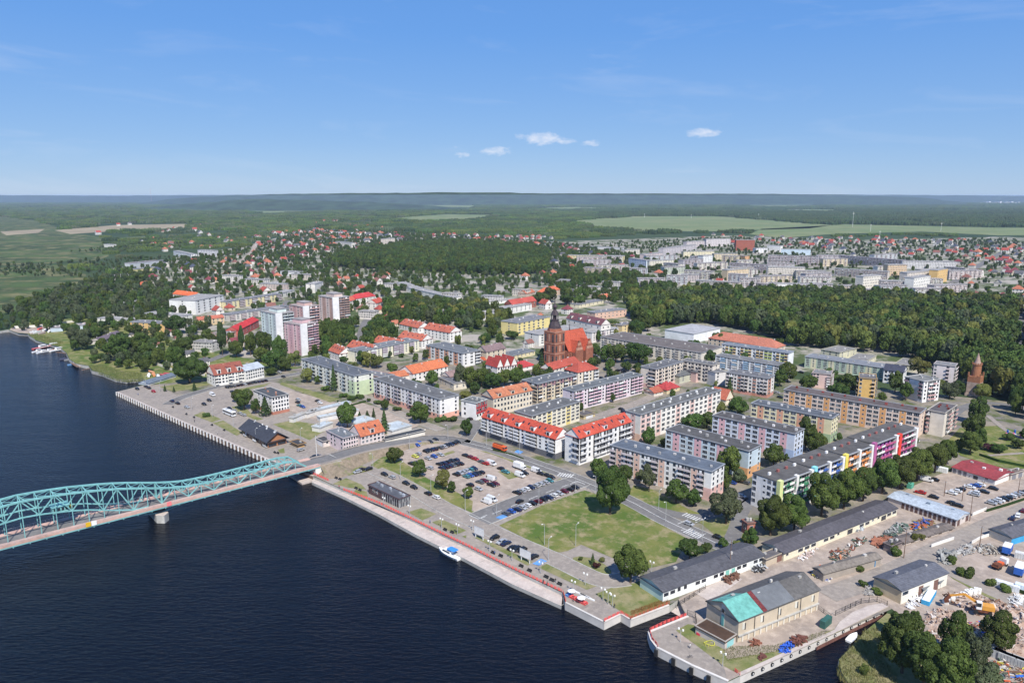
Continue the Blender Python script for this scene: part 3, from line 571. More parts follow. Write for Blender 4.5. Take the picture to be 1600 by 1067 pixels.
# left part of the town
T((1062,604),(1042,609.5),(1035,606),616,'cream house with crimson roof behind the salmon panelled block',(.64,.54,.34),roof='hip',roofc=(.38,.05,.05),nf=2,fp='ww',sp='w',rh=4,dep=11,chim=3,cat='town house',name='town_house')
T((1036,611),(1022,614),(1018,611),620,'low white shop with rust red roof beside the crimson roofed house',(.66,.6,.52),roof='gable',roofc=(.34,.10,.06),nf=1,fp='ww',sp='w',rh=2.5,dep=9,chim=1,cat='shop',name='shop_building')
T((1146,621),(1134,625),(1127,620),633,'cream cottage with steep orange red gable roof by the dark conifer',(.68,.62,.48),roof='gable',roofc=(.42,.12,.07),nf=1,fp='w',sp='w',rh=6,dep=11,chim=1,axis='y',cat='cottage',name='cottage')
T((1084,583),(1062,588),(1055,583),600,'greenish tenement with dark mansard roof in the old corner',(.46,.46,.36),roof='hip',roofc=(.12,.125,.13),nf=3,fp='ww',sp='w',rh=2.5,dep=12,chim=3,cat='town house',name='town_house')
T((1106,578),(1088,582),(1082,577),598,'pink and grey town house with dark roofs in the old corner',(.60,.42,.38),roof='hip',roofc=(.11,.11,.12),nf=3,fp='ww',sp='w',rh=2.5,dep=12,chim=3,cat='town house',name='town_house')
T((1134,580),(1118,582),(1112,578),604,'pale windowless stair tower wall between the old corner and the brown striped block',(.62,.60,.58),nf=4,fp='_w',sp='_',dep=11,roofc=(.13,.13,.14),chim=2,cat='building',name='stair_building')
T((930,645),(912,650),(908,646),656,'small tan flat garage behind the red roofed flats',(.46,.38,.22),nf=1,fp='G',sp='_',dep=8,roofc=(.11,.10,.10),chim=1,cat='garage',name='garage')
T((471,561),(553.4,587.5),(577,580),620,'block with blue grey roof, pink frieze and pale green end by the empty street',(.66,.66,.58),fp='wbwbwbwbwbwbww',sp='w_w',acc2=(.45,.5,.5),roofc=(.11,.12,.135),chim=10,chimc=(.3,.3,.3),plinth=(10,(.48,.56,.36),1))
T((583.4,591.6),(687,624),(713.7,616),657,'white block with pink foot and dark balconies behind a big roadside tree',(.72,.70,.68),fp='wbwwbwbbwwbwwbwbww',sp='w_w',acc2=(.45,.40,.42),roofc=(.12,.12,.12),chim=10,chimc=(.5,.5,.5),plinth=(3.6,(.66,.36,.28)))
T((654.7,531.5),(560,550),(545,545),568,'cream and white block with lilac balconies before the red roofed terraces',(.70,.67,.52),fp='wlwllwlwlwl',sp='_w',acc2=(.5,.42,.48),roofc=(.16,.17,.18),chim=8)
T((666,539),(723,552.5),(744.7,546),574,'white block with orange brick bands and grey roof',(.70,.69,.67),fp='aWaWaWaW',sp='wWl',acc=(.55,.26,.15),roofc=(.14,.15,.16),chim=6,nf=4)
T((720.6,625),(744,630),(770,626),657,'white office with a red upper side beside the shop street',(.74,.73,.71),fp='w_',sp='wwww',nf=3,sidec=(.33,(.34,.03,.04)),acc=(.4,.03,.03),roofc=(.12,.13,.13),chim=5,cat='office building',name='office_building')
T((831.6,609.5),(771,622.5),(757,615),650,'cream tenement row with orange tiled roofs and dormers',(.62,.55,.44),roof='gable',roofc=(.42,.16,.085),nf=3,fp='wwwwwwwwwwww',sp='_',rh=4,chim=4,dorm=3,cat='tenement house',name='tenement_house')
T((900,586),(840,600),(822,592),630,'cream building with a mauve attic storey and flat dark roof',(.64,.56,.42),fp='lwlwlwlwl',sp='wl',acc2=(.45,.35,.25),roofc=(.12,.13,.14),chim=8,nf=5,attic=(3.2,(.30,.17,.19)),cat='apartment block')
T((934.7,575.5),(903,582),(896,577),601,'corner house with red hipped roof and white balconies near the church',(.64,.58,.48),roof='hip',roofc=(.36,.075,.05),nf=3,fp='lwlw',sp='lw',rh=5,dep=14,chim=3,cat='town house',name='town_house')
T((906,566),(862,578),(855,572),590,'long low house with red roof just below the church',(.7,.68,.62),roof='gable',roofc=(.36,.075,.05),nf=2,fp='wwwwwwww',sp='w',rh=4,dep=11,chim=3,cat='town house',name='town_house')
T((836,548),(800,556),(797,551),563,'cream villa with flat grey roof left of the church tower',(.68,.60,.38),nf=2,fp='wwwwww',sp='www',dep=14,roofc=(.14,.15,.16),chim=3,cat='town house',name='town_house')
T((836,570),(812,575),(806,571),581,'white villa with red hipped roof beside the three gabled house',(.74,.72,.68),roof='hip',roofc=(.40,.05,.05),nf=2,fp='www',sp='ww',rh=3.5,dep=12,chim=2,cat='town house',name='town_house')
for k in range(3):
    u=777+k*11; v=574-k*1.6
    T((u+9,v-1.6),(u,v),(u-3,v-2),7,'white timbered house with steep dark red gable, %s of a row of three'%('leftmost','middle','rightmost')[k],(.70,.68,.64),roof='gable',roofc=(.36,.055,.045),axis='y',nf=2,fp='ww',sp='w',rh=6,dep=14,chim=1,cat='town house',name='town_house',group='three steep gabled houses')
T((790,556),(757,563),(747,556),568,'beige house with orange red half hipped roof left of the villas',(.60,.50,.34),roof='hip',roofc=(.46,.11,.05),nf=3,fp='wwww',sp='wwb',rh=6,dep=15,chim=3,dorm=2,cat='town house',name='town_house')
T((790,544),(760,550),(750,546),9,'grey and brown roofed tenement behind the orange roofed beige house',(.60,.52,.40),roof='gable',roofc=(.20,.14,.14),nf=3,fp='wwww',sp='w',rh=4,dep=12,chim=3,cat='town house',name='town_house')
T((699.7,572),(645.5,584),(634,576),598,'white house with long bright orange tiled roof',(.72,.70,.66),roof='gable',roofc=(.50,.15,.065),nf=2,fp='wwwwwwww',sp='w',rh=4.5,chim=4,cat='town house',name='town_house')
T((648,584),(605,592),(601,588),5,'low outbuilding with orange and mauve tiled roof',(.66,.6,.54),roof='gable',roofc=(.44,.15,.075),nf=1,fp='wwww',sp='w',rh=3,dep=10,chim=2,cat='outbuilding',name='outbuilding')
T((720,585),(703,589),(697,583),600,'beige house with mauve grey roof beside the orange roofed house',(.6,.55,.5),roof='gable',roofc=(.25,.17,.16),nf=2,fp='ww',sp='w',rh=3,dep=10,chim=1,cat='town house',name='town_house')
T((685,589),(709,600),(716,594),610,'small beige cube house amid garden trees',(.62,.56,.46),nf=3,fp='www',sp='ww',dep=10,roofc=(.14,.14,.15),chim=3,cat='house',name='town_house')
T((562,583),(598,590),(603,584),612,'pink low block behind the pale green end',(.64,.44,.38),nf=4,fp='wwwww',sp='w',dep=11,roofc=(.15,.15,.16),chim=4)
for i,(A,B,C,vb) in enumerate([((624,506),(653,512.5),(661,507),521),((662,513),(702.5,520),(713,515),535),((622,527),(659,532.5),(673,528),545),((582,534),(622,541),(632,535),552),((542,541),(577,549),(587,543),562),((513,547),(530,553),(542,546),566)]):
    T(A,B,C,vb,'white terrace block with brick red roof and white chimneys, %s'%('farthest back left','back right nearest the wood','middle right','behind the cream block, centre','behind the cream block, left','leftmost with twin gables')[i],(.74,.72,.68),roof='gable',roofc=(.40,.115,.07),nf=3,fp='wwwwwww',sp='www',rh=4.6,chim=8,chimc=(.65,.63,.6),group='white terraces with brick red roofs',sky_l=5,cat='terrace',name='terrace_block')
# towers
def tower(A,B,C,vb,label,c,face,pc,nf=11):
    r,L_,W_,h=T(A,B,C,vb,label,c,nf=nf,fp='wsws',sp='_ll',acc=pc,acc2=pc,roofc=(.3,.28,.27),chim=3,cat='tower block',name='tower_block',group='eleven storey tower blocks')
    mb=MB(); mb.box(L_*.2,L_*.75,W_*.3,W_*.8,h,h+3,wallm(c)); mb.box(L_*.18,L_*.77,W_*.28,W_*.82,h+3,h+3.3,roofm((.3,.28,.27),'flat')); mb.build('lift_house',r)
    mb=MB(); mb.box(L_-.5,L_+.6,-.5,W_*.34,0,h+.6,wallm((.76,.75,.74))); mb.build('white_fin',r)
tower((444,504),(470,508),(494,503),556,'pink and white tower block, nearest of the four towers',(.62,.42,.43),0,(.5,.30,.33))
tower((452,476),(474,480),(493,476),530,'pink tower block directly behind the nearest pink one',(.58,.40,.36),0,(.5,.30,.28))
tower((407.5,486),(431,491),(451,486),543,'pale mint green and white tower block, leftmost of the towers',(.62,.70,.66),0,(.45,.5,.5))
tower((497.5,462),(520,466),(539,462),509,'beige pink tower block, rightmost of the towers',(.60,.48,.43),0,(.42,.27,.22))
# far mid buildings: A,B,C,vb
for a in [((635,449),(706,465),(743,455),473,'big white hospital block seen over the trees',(.72,.70,.64),'wwwwwwwwwwww',4),((620,441),(650,452),(672,446),459,'small white wing left of the hospital block',(.72,.70,.64),'wwwww',3),
 ((859,495),(808,505),(795,499),525,'bright yellow block left of the church spire',(.68,.57,.25),'_WWWWWW',4),((905,512),(842,523),(835,516),541,'long white block directly behind the church tower',(.68,.67,.62),'WWWWWW',4),
 ((831,475),(790,482),(783,477),492,'white flat block with grey roof near the brick school',(.72,.70,.66),'wwwwww',3),((783,484),(755,492),(748,483),501,'white modern building with parking before the hospital trees',(.74,.74,.74),'w_w_',3),
 ((799,468),(757,472),(753,467),477,'low white flat roofed hall left of the brick building',(.70,.69,.66),'wwww',2),((979,483),(930,489),(924,484),501,'salmon pink flat roofed building beside the park wood',(.62,.42,.33),'wwwwwwww',2),
 ((992,505),(972,509),(962,503),524,'ochre yellow end building near the park wood',(.66,.52,.28),'_w',3),((966,512),(925,520),(915,513),536,'white block with mauve balconies right of the church',(.66,.62,.6),'blwblw',4),
 ((943,469),(905,476),(889,471),482,'cream hall with dark grey roof in front of the wood',(.64,.58,.42),'wwwwww',2),((712,484),(690,488),(674,484),497,'small white and pink flat roofed house in the trees',(.66,.58,.52),'www',2),
 ((460,453),(425,462),(411,455),470,'white and yellow block left of the towers',(.68,.66,.6),'WWWW',4),((441,440),(420,447),(412,442),452,'white school hall with pale roof left of the towers',(.70,.70,.70),'www',2),
 ((505,440),(492,444),(486,440),458,'slim white block just behind the pink towers',(.68,.65,.6),'w_',4),((349,461),(305,470),(302,461),492,'white block with dark windows left of the yellow one',(.72,.71,.68),'WWWWW',5),
 ((440,459),(352,472),(348,463),484,'long yellow trimmed cream block left of the towers',(.66,.58,.34),'lWlWlWlWl',4),((452,478),(358,492),(350,482),503,'long grey balcony block in front of the yellow trimmed one',(.60,.56,.52),'lWlWlWlWlWl',4),
 ((262,506),(203,503),(200,498),517,'ochre flat block with red brown roof among riverside trees',(.58,.38,.16),'wwwwwww',3),((285,494),(226,489),(222,483),501,'white block with dark blue hipped roof',(.70,.68,.62),'wwwwww',3),
 ((234,469),(175,477),(172,472),484,'long white shed with pale roof by the meadow',(.66,.65,.6),'wwwwwwww',1),((217,427),(180,431),(176,427),437,'white supermarket hall beside the marsh',(.74,.73,.70),'_',1),
 ((247,417),(210,421),(206,414),426,'yellow fronted store with grey roof',(.55,.50,.25),'_',1),((205,500),(152,497),(142,489),506,'white waterside building with grey hipped roof',(.68,.66,.62),'wwwww',2)]:
    A,B,C,vb,lb,wc,fp,nf=a
    T(A,B,C,vb,lb,wc,fp=fp,sp='w',nf=nf,roofc=(.30,.29,.28) if 'white' in lb else (.17,.17,.18),dep=None if vb-B[1]>16 else 13,chim=5,chimc=(.55,.53,.5),acc2=(.5,.42,.42),cat='block' if nf>2 else 'building',name='apartment_block' if nf>2 else 'flat_roofed_building')
for a in [((838,470),(800,476),(790,468),486,'red brick school with steep red roofs',(.30,.11,.08),(.42,.08,.06),5),((790,492),(783,494),(770,489),500,'villa with dark grey roof left of the spire',(.62,.6,.55),(.14,.12,.13),4),
 ((875,452),(852,457),(845,451),465,'house with big orange red hipped roof behind the brick school',(.6,.45,.34),(.52,.13,.06),5),((836,456),(822,459),(818,453),464,'small house with dull orange roof behind the brick school',(.5,.4,.32),(.42,.14,.08),4),
 ((939,508),(885,497),(878,490),520,'white terrace with purple brown roof and white dormers',(.70,.66,.60),(.15,.06,.07),5),((958,462),(940,465),(934,460),470,'orange hipped roof at the end of the cream hall',(.62,.56,.45),(.54,.16,.08),3),
 ((975,452),(935,458),(928,452),463,'white station like building with grey roof on the wood edge',(.74,.73,.71),(.20,.20,.22),3),((587,462),(556,467),(548,460),478,'white school with crimson hipped roof right of the towers',(.68,.64,.58),(.46,.05,.05),5),
 ((556,468),(540,472),(536,466),482,'white wing with orange roof right of the towers',(.68,.64,.58),(.52,.12,.07),4),((600,470),(588,474),(582,468),486,'white house with dark red roof by the hospital trees',(.66,.62,.56),(.44,.08,.05),4),
 ((404,500),(372,516),(364,508),528,'red walled house with crimson roof in front of the mint tower',(.45,.12,.10),(.50,.04,.04),3.5),((303,463),(270,459),(253,456),474,'cream terrace with bright orange roofs near the white block',(.68,.60,.50),(.62,.14,.05),4),
 ((350,496),(310,500),(306,494),510,'low ochre house with brick red roof by the street',(.60,.46,.28),(.42,.13,.08),2.5),((238,441),(218,446),(214,441),452,'house with orange hipped roof by the supermarket',(.5,.42,.36),(.55,.13,.05),3),
 ((145,507),(125,511),(121,505),515,'riverside hall with crimson roof',(.55,.5,.48),(.50,.04,.06),2),((192,520),(160,532),(154,528),538,'long shed with purple grey roof between riverside trees',(.5,.46,.42),(.14,.11,.13),2)]:
    A,B,C,vb,lb,wc,rc,rh=a
    T(A,B,C,vb,lb,wc,roof='hip' if 'hip' in lb else 'gable',roofc=rc,nf=2 if vb-B[1]<12 else 3,fp='wwwwww',sp='ww',rh=rh,chim=3,dep=12,cat='house',name='town_house',dorm=4 if 'dormer' in lb else 0)
SHED=dict(cat='shed',name='storage_shed',nf=1,chim=2)
DARKR=(.085,.085,.095)
T((1193.7,866.6),(1036,924),(999.7,901),940.8,'long pale green and white shed with dark roof beside the lawn corner',(.50,.64,.58),roof='gable',roofc=DARKR,frontc=(.72,.74,.71),fp='nn_nnGGnn_nn_wwnn',sp='_',acc2=(.20,.50,.42),rh=1.6,**SHED)
T((1402,793.5),(1225,864),(1194,847),877,'long white and yellow shed with dark roof under the street trees',(.70,.64,.48),roof='gable',roofc=(.085,.08,.09),fp='nngwwnn_g_wnn_nnn_w',sp='w',acc2=(.4,.45,.5),rh=1.4,**SHED)
T((1226,862),(1197,874),(1187,866),886,'small tan link building between the two long dark roofed sheds',(.50,.42,.32),roofc=(.12,.11,.11),fp='G_',sp='_',acc2=(.2,.1,.08),**SHED)
wr=T((1280,920.5),(1154.4,970.5),(1101,940),1004,'big tan warehouse with a turquoise patch on its dark roof, on the pier',(.52,.44,.33),roof='gable',roofc=(.11,.105,.10),fp=' ',sp=' ',lp=' ',bp=' ',rh=3.0,cat='warehouse',name='warehouse',nf=1,chim=4)
root,L_,W_,h=wr
def on_roof(x0,x1,y0,y1,rh,h,W_,m,mb,e=.06,th=.08):
    f=lambda y: h+rh*(1-abs((y)/(W_)-.5)*2)+e
    mb.hexa([(x0,y0,f(y0)),(x1,y0,f(y0)),(x1,y1,f(y1)),(x0,y1,f(y1)),(x0,y0,f(y0)+th),(x1,y0,f(y0)+th),(x1,y1,f(y1)+th),(x0,y1,f(y1)+th)],m)
TUR=M('turquoise_sheet',(.14,.38,.33),.7,.2,.6,lines=('Y',1.2,.7),dirt=.2); 
for (x0,x1,y0,y1,m_) in ((-.3,10,-.3,W_/2,TUR),(-.3,8.5,W_/2,W_-2,TUR),(10.1,11.8,-.3,W_/2,M('rusty_red_sheet',(.14,.03,.03),.8,.4,1.5)),(11.9,24,-.3,W_/2,M('grey_corrugated',(.17,.18,.19),.5,.1,lines=('X',1.3,.8),dirt=.3))):
    mb=MB(); on_roof(x0,x1,y0,y1,3.0,h+.16,W_,m_,mb); mb.build('roof_sheet',root)
mb=MB(); mb.box(-.06,.0,W_*.42,W_*.53,0,h+2.2,wallm((.60,.56,.48))); mb.build('gable_panel',root)
mb=MB(); mb.box(-.16,-.06,W_*.44,W_*.51,h*.25,h*.85,wallm((.16,.42,.38))); mb.box(-.16,-.06,W_*.44,W_*.51,h*.95,h*1.12,GLS); mb.build('door',root)
mb=MB(); mb.box(0,L_,-.55,0,h*.30,h*.35,CON); 
for k in range(14):
    x=L_*(k+.6)/14
    if k%3==0: mb.box(x,x+1,-.12,0,h*.55,h*.85,wallm((.62,.60,.52))); mb.box(x+1.1,x+1.5,-.1,0,h*.5,h*.8,GLS)
    mb.box(x,x+.5,-.3,0,0,h*.3,wallm((.62,.58,.50)))
    if k%4==2: mb.box(x,x+.15,-.2,0,0,h,GLS)
mb.build('facade_trim',root,True)
T((1087,977.6),(1133,1002),(1150,991),1015,'low annex with brown mossy roof in front of the warehouse gable',(.50,.45,.40),roofc=(.075,.045,.03),fp='_',sp='G',acc2=(.25,.5,.5),cat='annex',name='annex',nf=1,chim=0)
T((1481,894),(1409,922.5),(1359.7,903.5),944,'ochre shed with slate blue roof, white side wall and two awnings',(.62,.50,.32),roof='gable',roofc=(.10,.105,.125),frontc=(.72,.69,.60),fp='_G_G_n',sp='_',acc2=(.18,.10,.08),rh=1.5,**SHED)
T((1388,776),(1495,811.5),(1519,802.5),823,'pale blue roofed garage row with arched openings by the car park',(.56,.50,.46),roof='gable',roofc=(.36,.41,.46),fp='___GGGGGGGGGGGG',sp='GwG',acc2=(.12,.07,.06),rh=.9,cat='garage row',name='garage_row',nf=1,chim=3,chimc=(.3,.36,.42))
T((1488,729.5),(1555,749.5),(1574,733.5),758.5,'white shop with deep red roof at the far end of the car park',(.70,.68,.65),roof='gable',roofc=(.26,.045,.05),fp='GGG_g_w_',sp='_',acc2=(.2,.2,.22),rh=1.3,cat='shop',name='shop_building',nf=1,chim=3,chimc=(.7,.68,.65))
T((1650,819),(1581,840),(1543,827),852,'shed with dark roof, cream gable and bright blue front at the right edge',(.62,.58,.48),roof='gable',roofc=(.10,.10,.115),frontc=(.05,.32,.58),fp=' ',sp='_',rh=1.6,**SHED)
T((1600,735),(1580,741),(1570,737),3,'low lean-to with brown roof behind the red roofed shop',(.5,.45,.4),roofc=(.16,.12,.10),fp='GG',sp='_',acc2=(.2,.2,.22),**SHED)
T((1490,824),(1413,848),(1403,838),852,'long mossy grey roofed shed along the yard road',(.45,.40,.36),roof='gable',roofc=(.15,.125,.11),fp='GwGwGw_Gw',sp='_',acc2=(.1,.08,.07),rh=.8,**SHED)
T((1377,871),(1287,896),(1270,887),3,'long weathered plank roofed shed between yard and road',(.32,.28,.24),roof='gable',roofc=(.19,.165,.14),fp='_',sp='_',rh=1,**SHED)
T((1410,846),(1393,853),(1384,848),3,'dark open lean-to by the yard road with a light bush in front',(.25,.2,.18),roofc=(.06,.055,.055),fp='_',sp='_',**SHED)
T((1181,816),(1168,818),(1160,812),5,'small brick red hut under the big trees behind the road bend',(.34,.13,.09),roofc=(.15,.12,.11),fp='w',sp='w',**SHED)
# left bank buildings
T((382,579),(335,586.5),(324,580),604,'large white mansion with brown red roof and gables beside the riverside street',(.76,.74,.68),roof='gable',roofc=(.25,.08,.055),fp='wlwwlwwwl',sp='www',acc2=(.7,.68,.62),nf=3,rh=6,chim=4,chimc=(.4,.2,.14),dorm=3,dep=15,cat='mansion',name='mansion')
T((412,573),(383.5,579.5),(378,575),597,'white wing with silvery metal roof attached to the mansion',(.74,.72,.66),roof='sheet',roofc=(.42,.46,.50),fp='wwwwwwww',sp='w',nf=3,rh=3,dep=14,chim=1,cat='mansion wing',name='mansion_wing')
r_,l_,w_,h_=T((396,609.5),(424.7,621),(451.6,616),648.5,'white four storey cube house with brick foot and dark stepped roof',(.72,.69,.66),roofc=(.075,.08,.085),fp='_wwww',sp='wwwwww',nf=4,plinth=(2.0,(.40,.17,.12)),chim=4,chimc=(.45,.22,.15),cat='house',name='cube_house')
T((377,669),(418,690.5),(444,682),700,'dark roofed riverside pavilion with glazed walls and wooden gable',(.36,.16,.08),roof='gable',roofc=(.045,.05,.065),fp='glgglggl',sp='gg',acc2=(.5,.5,.5),nf=1,z0=.2,rh=4.2,oh=1.3,chim=8,chimc=(.62,.62,.62),sky_l=6,cat='pavilion',name='pavilion')
T((455,689.5),(466,694.5),(473.5,691),700,'small wooden kiosk with dark roof beside the pavilion',(.45,.28,.12),roofc=(.05,.05,.055),fp='w',sp='w',nf=1,chim=1,oh=.8,cat='kiosk',name='kiosk')
T((510,672.5),(536,685),(563,681),708,'pale pink waterside house with grey flat roof by the bridge ramp',(.66,.54,.54),roofc=(.15,.165,.18),fp='_ww_w',sp='wwwwww',nf=3,chim=5,chimc=(.5,.5,.5),cat='house',name='waterside_house')
T((600.5,673),(564,682),(552,674),704,'pale pink house with orange tiled roof joined to the grey roofed one',(.64,.55,.52),roof='gable',roofc=(.44,.14,.07),fp='wwwwww',sp='_',nf=3,rh=5,dep=12,chim=3,dorm=1,sky_l=2,cat='house',name='waterside_house')
T((494,684.5),(505,690),(511,684),3.2,'low dark roofed annex left of the pink house',(.60,.54,.50),roofc=(.06,.06,.065),fp='G',sp='w',nf=1,chim=0,cat='annex',name='annex')
T((664,672.8),(602,687),(598,683),3.6,'long low cream building with black roof along the ramp road',(.66,.62,.54),roofc=(.05,.055,.06),fp=' ',sp='_',nf=1,chim=0,cat='garage row',name='garage_row',dep=5)
for i,(A,B,C,dp) in enumerate([((643,664),(613,673),(603,668),12),((560,640),(500,652),(490,648),4),((548,628),(487,643),(482,640),4),((585,654),(556,662),(550,658),10),((520,660),(500,668),(495,663),6),((478,645),(458,653),(452,649),3),((497,640),(480,646),(476,642),3)]):
    T(A,B,C,3,['white walled garages with pale blue roofs behind the long black roof','row of pale roofed market stalls, nearer of two','row of pale roofed market stalls, farther of two','flat garages with milky roof beside the conifers','small pale blue roofed shed on the weedy field','grey open canopy on the weedy field, left','grey open canopy on the weedy field, right'][i],(.62,.60,.56),roofc=(.42,.47,.50) if i<5 else (.34,.34,.33),fp='GGGG' if i%2 else '____',sp='_',dep=dp,**SHED)
gb,gl,gw,gh=T((575.6,757.5),(623.4,779.8),(640,773.7),793.8,'dark two storey waterfront building with glass right half and red brick left half',(.10,.06,.055),roofc=(.085,.09,.105),fp='_ww_W____',sp='____',nf=2,chim=6,chimc=(.3,.32,.35),cat='waterfront building',name='waterfront_building')
mb=MB()
n=7
for side in range(2):
    for k in range(n):
        for f in range(2):
            if side==0: x0=gl*.5+(gl*.5)*k/n; mb.box(x0+.12,x0+gl*.5/n-.12,-.12,0,.3+f*gh*.48,gh*.46+f*gh*.48,GLS if (k+f)%4 else GLC)
            else: y0=gw*k/n; mb.box(gl,gl+.12,y0+.12,y0+gw/n-.12,.3+f*gh*.48,gh*.46+f*gh*.48,GLS if (k+f)%3 else GLC)
mb.build('glazing',gb,True)
mb=MB()
for k in range(n+1): x0=gl*.5+(gl*.5)*k/n; mb.box(x0-.1,x0+.1,-.2,0,0,gh-.3,MET); y0=gw*k/n; mb.box(gl,gl+.2,max(0,y0-.1),y0+.1,0,gh-.3,MET)
mb.build('mullion',gb,True)
# ------------------------------------------------------------ church
EA=math.radians(43)
def church():
    p=P(858,571); root=thing('brick_church',(p.x,p.y,0),EA,'gothic red brick church with tall tower, dark baroque spire and bright red roof','church')
    BRK=M('church_brick',(.24,.085,.05),.9,.2,.8,rgb2=(.33,.14,.09),dirt=.25); RR=roofm((.42,.085,.045)); CU=M('dark_copper',(.055,.04,.045),.6,.3,.8); BR2=M('pale_brick',(.42,.24,.17),.9,.2,.6)
    a=11.5; mb=MB(); mb.box(0,a,-a/2,a/2,0,27,BRK); mb.build('tower',root)
    mb=MB()
    for z in (9.5,17.5,26.4): mb.box(-.2,a+.2,-a/2-.2,a/2+.2,z,z+.5,BR2)
    for sx in (0,1):
        for k in range(3):
            c=-a/2+a*(k+.5)/3
            for z0,z1 in ((3,8),(11,16),(19,25)):
                if sx==0: mb.box(-.12,0,c-.8,c+.8,z0,z1,DRK if k!=1 else BR2)
                else: x=a*(k+.5)/3; mb.box(x-.8,x+.8,-a/2-.12,-a/2,z0,z1,DRK if k!=1 else BR2)
    mb.build('blind_arch',root,True)
    cx,cy=a/2,0; mb=MB(); mb.cyl(cx,cy,27,29,5.6,5.4,BRK,8); mb.cyl(cx,cy,29,31,5.0,4.6,CU,8); mb.cyl(cx,cy,31,35,4.6,2.9,CU,8); mb.cyl(cx,cy,35,35.6,3.4,3.4,CU,8)
    for k in range(8): q=2*math.pi*(k+.5)/8; mb.cyl(cx+2.7*math.cos(q),cy+2.7*math.sin(q),35.6,39.5,.32,.32,CU,5)
    mb.cyl(cx,cy,35.6,39.5,1.5,1.5,CU,8); mb.cyl(cx,cy,39.5,40.2,3.3,3.0,CU,8); mb.cyl(cx,cy,40.2,43,3.0,1.5,CU,8); mb.cyl(cx,cy,43,45.2,1.2,1.2,CU,8); mb.cyl(cx,cy,45.2,46,2.0,2.1,CU,8); mb.cyl(cx,cy,46,48,2.1,.6,CU,8); mb.cyl(cx,cy,48,57,.4,.06,CU,6)
    mb.build('spire',root)
    n0,n1,w=a,a+27,19; mb=MB(); mb.box(n0,n1,-w/2,w/2,0,11,BRK)
    for x in (n1,): mb.face([(x,-w/2,11),(x,w/2,11),(x,0,25)],BRK)
    for k in range(5):
        x=n0+2+k*5.4; mb.box(x-.6,x+.6,-w/2-1.4,-w/2,0,9.5,BRK)
    mb.build('nave',root)
    mb=MB(); 
    for k in range(5): x=n0+4.7+k*5.4; mb.box(x-.9,x+.9,-w/2-.12,-w/2,3,9,DRK); mb.box(n1,n1+.12,-7+k*3.2,-5.4+k*3.2,3,9,DRK)
    mb.build('window',root,True)
    mb=MB(); mb.face([(n0,-w/2-.6,10.6),(n1,-w/2-.6,10.6),(n1,0,25.3),(n0,0,25.3)],RR); mb.face([(n1,w/2+.6,10.6),(n0,w/2+.6,10.6),(n0,0,25.3),(n1,0,25.3)],RR); mb.build('nave_roof',root)
    for q,xc in enumerate((n0+7.5,n0+19.5)):
        mb=MB(); ww=4.3; mb.box(xc-ww,xc+ww,-w/2-5,-w/2,0,10,BRK)
        for k in range(5): hw=ww*(1-k/5); mb.box(xc-hw,xc+hw,-w/2-5.1,-w/2-4.4,10+k*1.9,11.9+k*1.9,BR2 if k%2 else BRK)
        mb.build('side_gable',root)
        mb=MB(); zt=19
        mb.face([(xc-ww,-w/2-4.5,10),(xc,-w/2-4.5,zt),(xc,-3,zt),(xc-ww,-3,10)],RR); mb.face([(xc,-w/2-4.5,zt),(xc+ww,-w/2-4.5,10),(xc+ww,-3,10),(xc,-3,zt)],RR); mb.build('gable_roof',root)
    mb=MB(); mb.cyl((n0+n1)/2-2,0,25,31,.5,.05,CU,6); mb.build('ridge_turret',root)
    foot((p.x,p.y-0),EA,40,14)
church()
def brick_tower():
    p=P(1521,618); s=PX(1521,618)[0]; root=thing('brick_tower',(p.x,p.y,0),EA,'old round brick gate tower with cone spire on a square base at the wood edge','tower')
    B1=M('church_brick',(.2,.07,.05)); B2=M('tower_brick',(.36,.17,.09),.9,.2,.8,rgb2=(.30,.12,.06),dirt=.2); SP=M('tower_plaster',(.42,.32,.26),.9,.15,.5,dirt=.25)
    mb=MB(); mb.box(-5.2,5.2,-5.2,5.2,0,2,SP); mb.box(-4.6,4.6,-4.6,4.6,2,9.6,SP); mb.build('base',root)
    mb=MB(); mb.box(-4.6,4.6,-4.6,4.6,9.6,13.5,B2)
    for sx in (-4.2,4.2):
        for sy in (-4.2,4.2): mb.box(sx-.5,sx+.5,sy-.5,sy+.5,13.5,16,B2)
    mb.build('brick_stage',root)
    mb=MB(); mb.cyl(0,0,13.5,21,3.4,3.3,B2,16); mb.cyl(0,0,21,21.5,3.7,3.7,B2,16)
    for k in range(12): a=k*math.pi/6; mb.box(3.4*math.cos(a)-.35,3.4*math.cos(a)+.35,3.4*math.sin(a)-.35,3.4*math.sin(a)+.35,21.5,22.4,B2)
    mb.build('round_shaft',root); mb=MB(); mb.cyl(0,0,21.5,29,2.7,.1,M('spire_brick',(.34,.24,.2),.9,.15),16); mb.build('cone_spire',root)
    root.scale=(.8,.8,1); foot((p.x-5,p.y-5),0,10,10)
brick_tower()
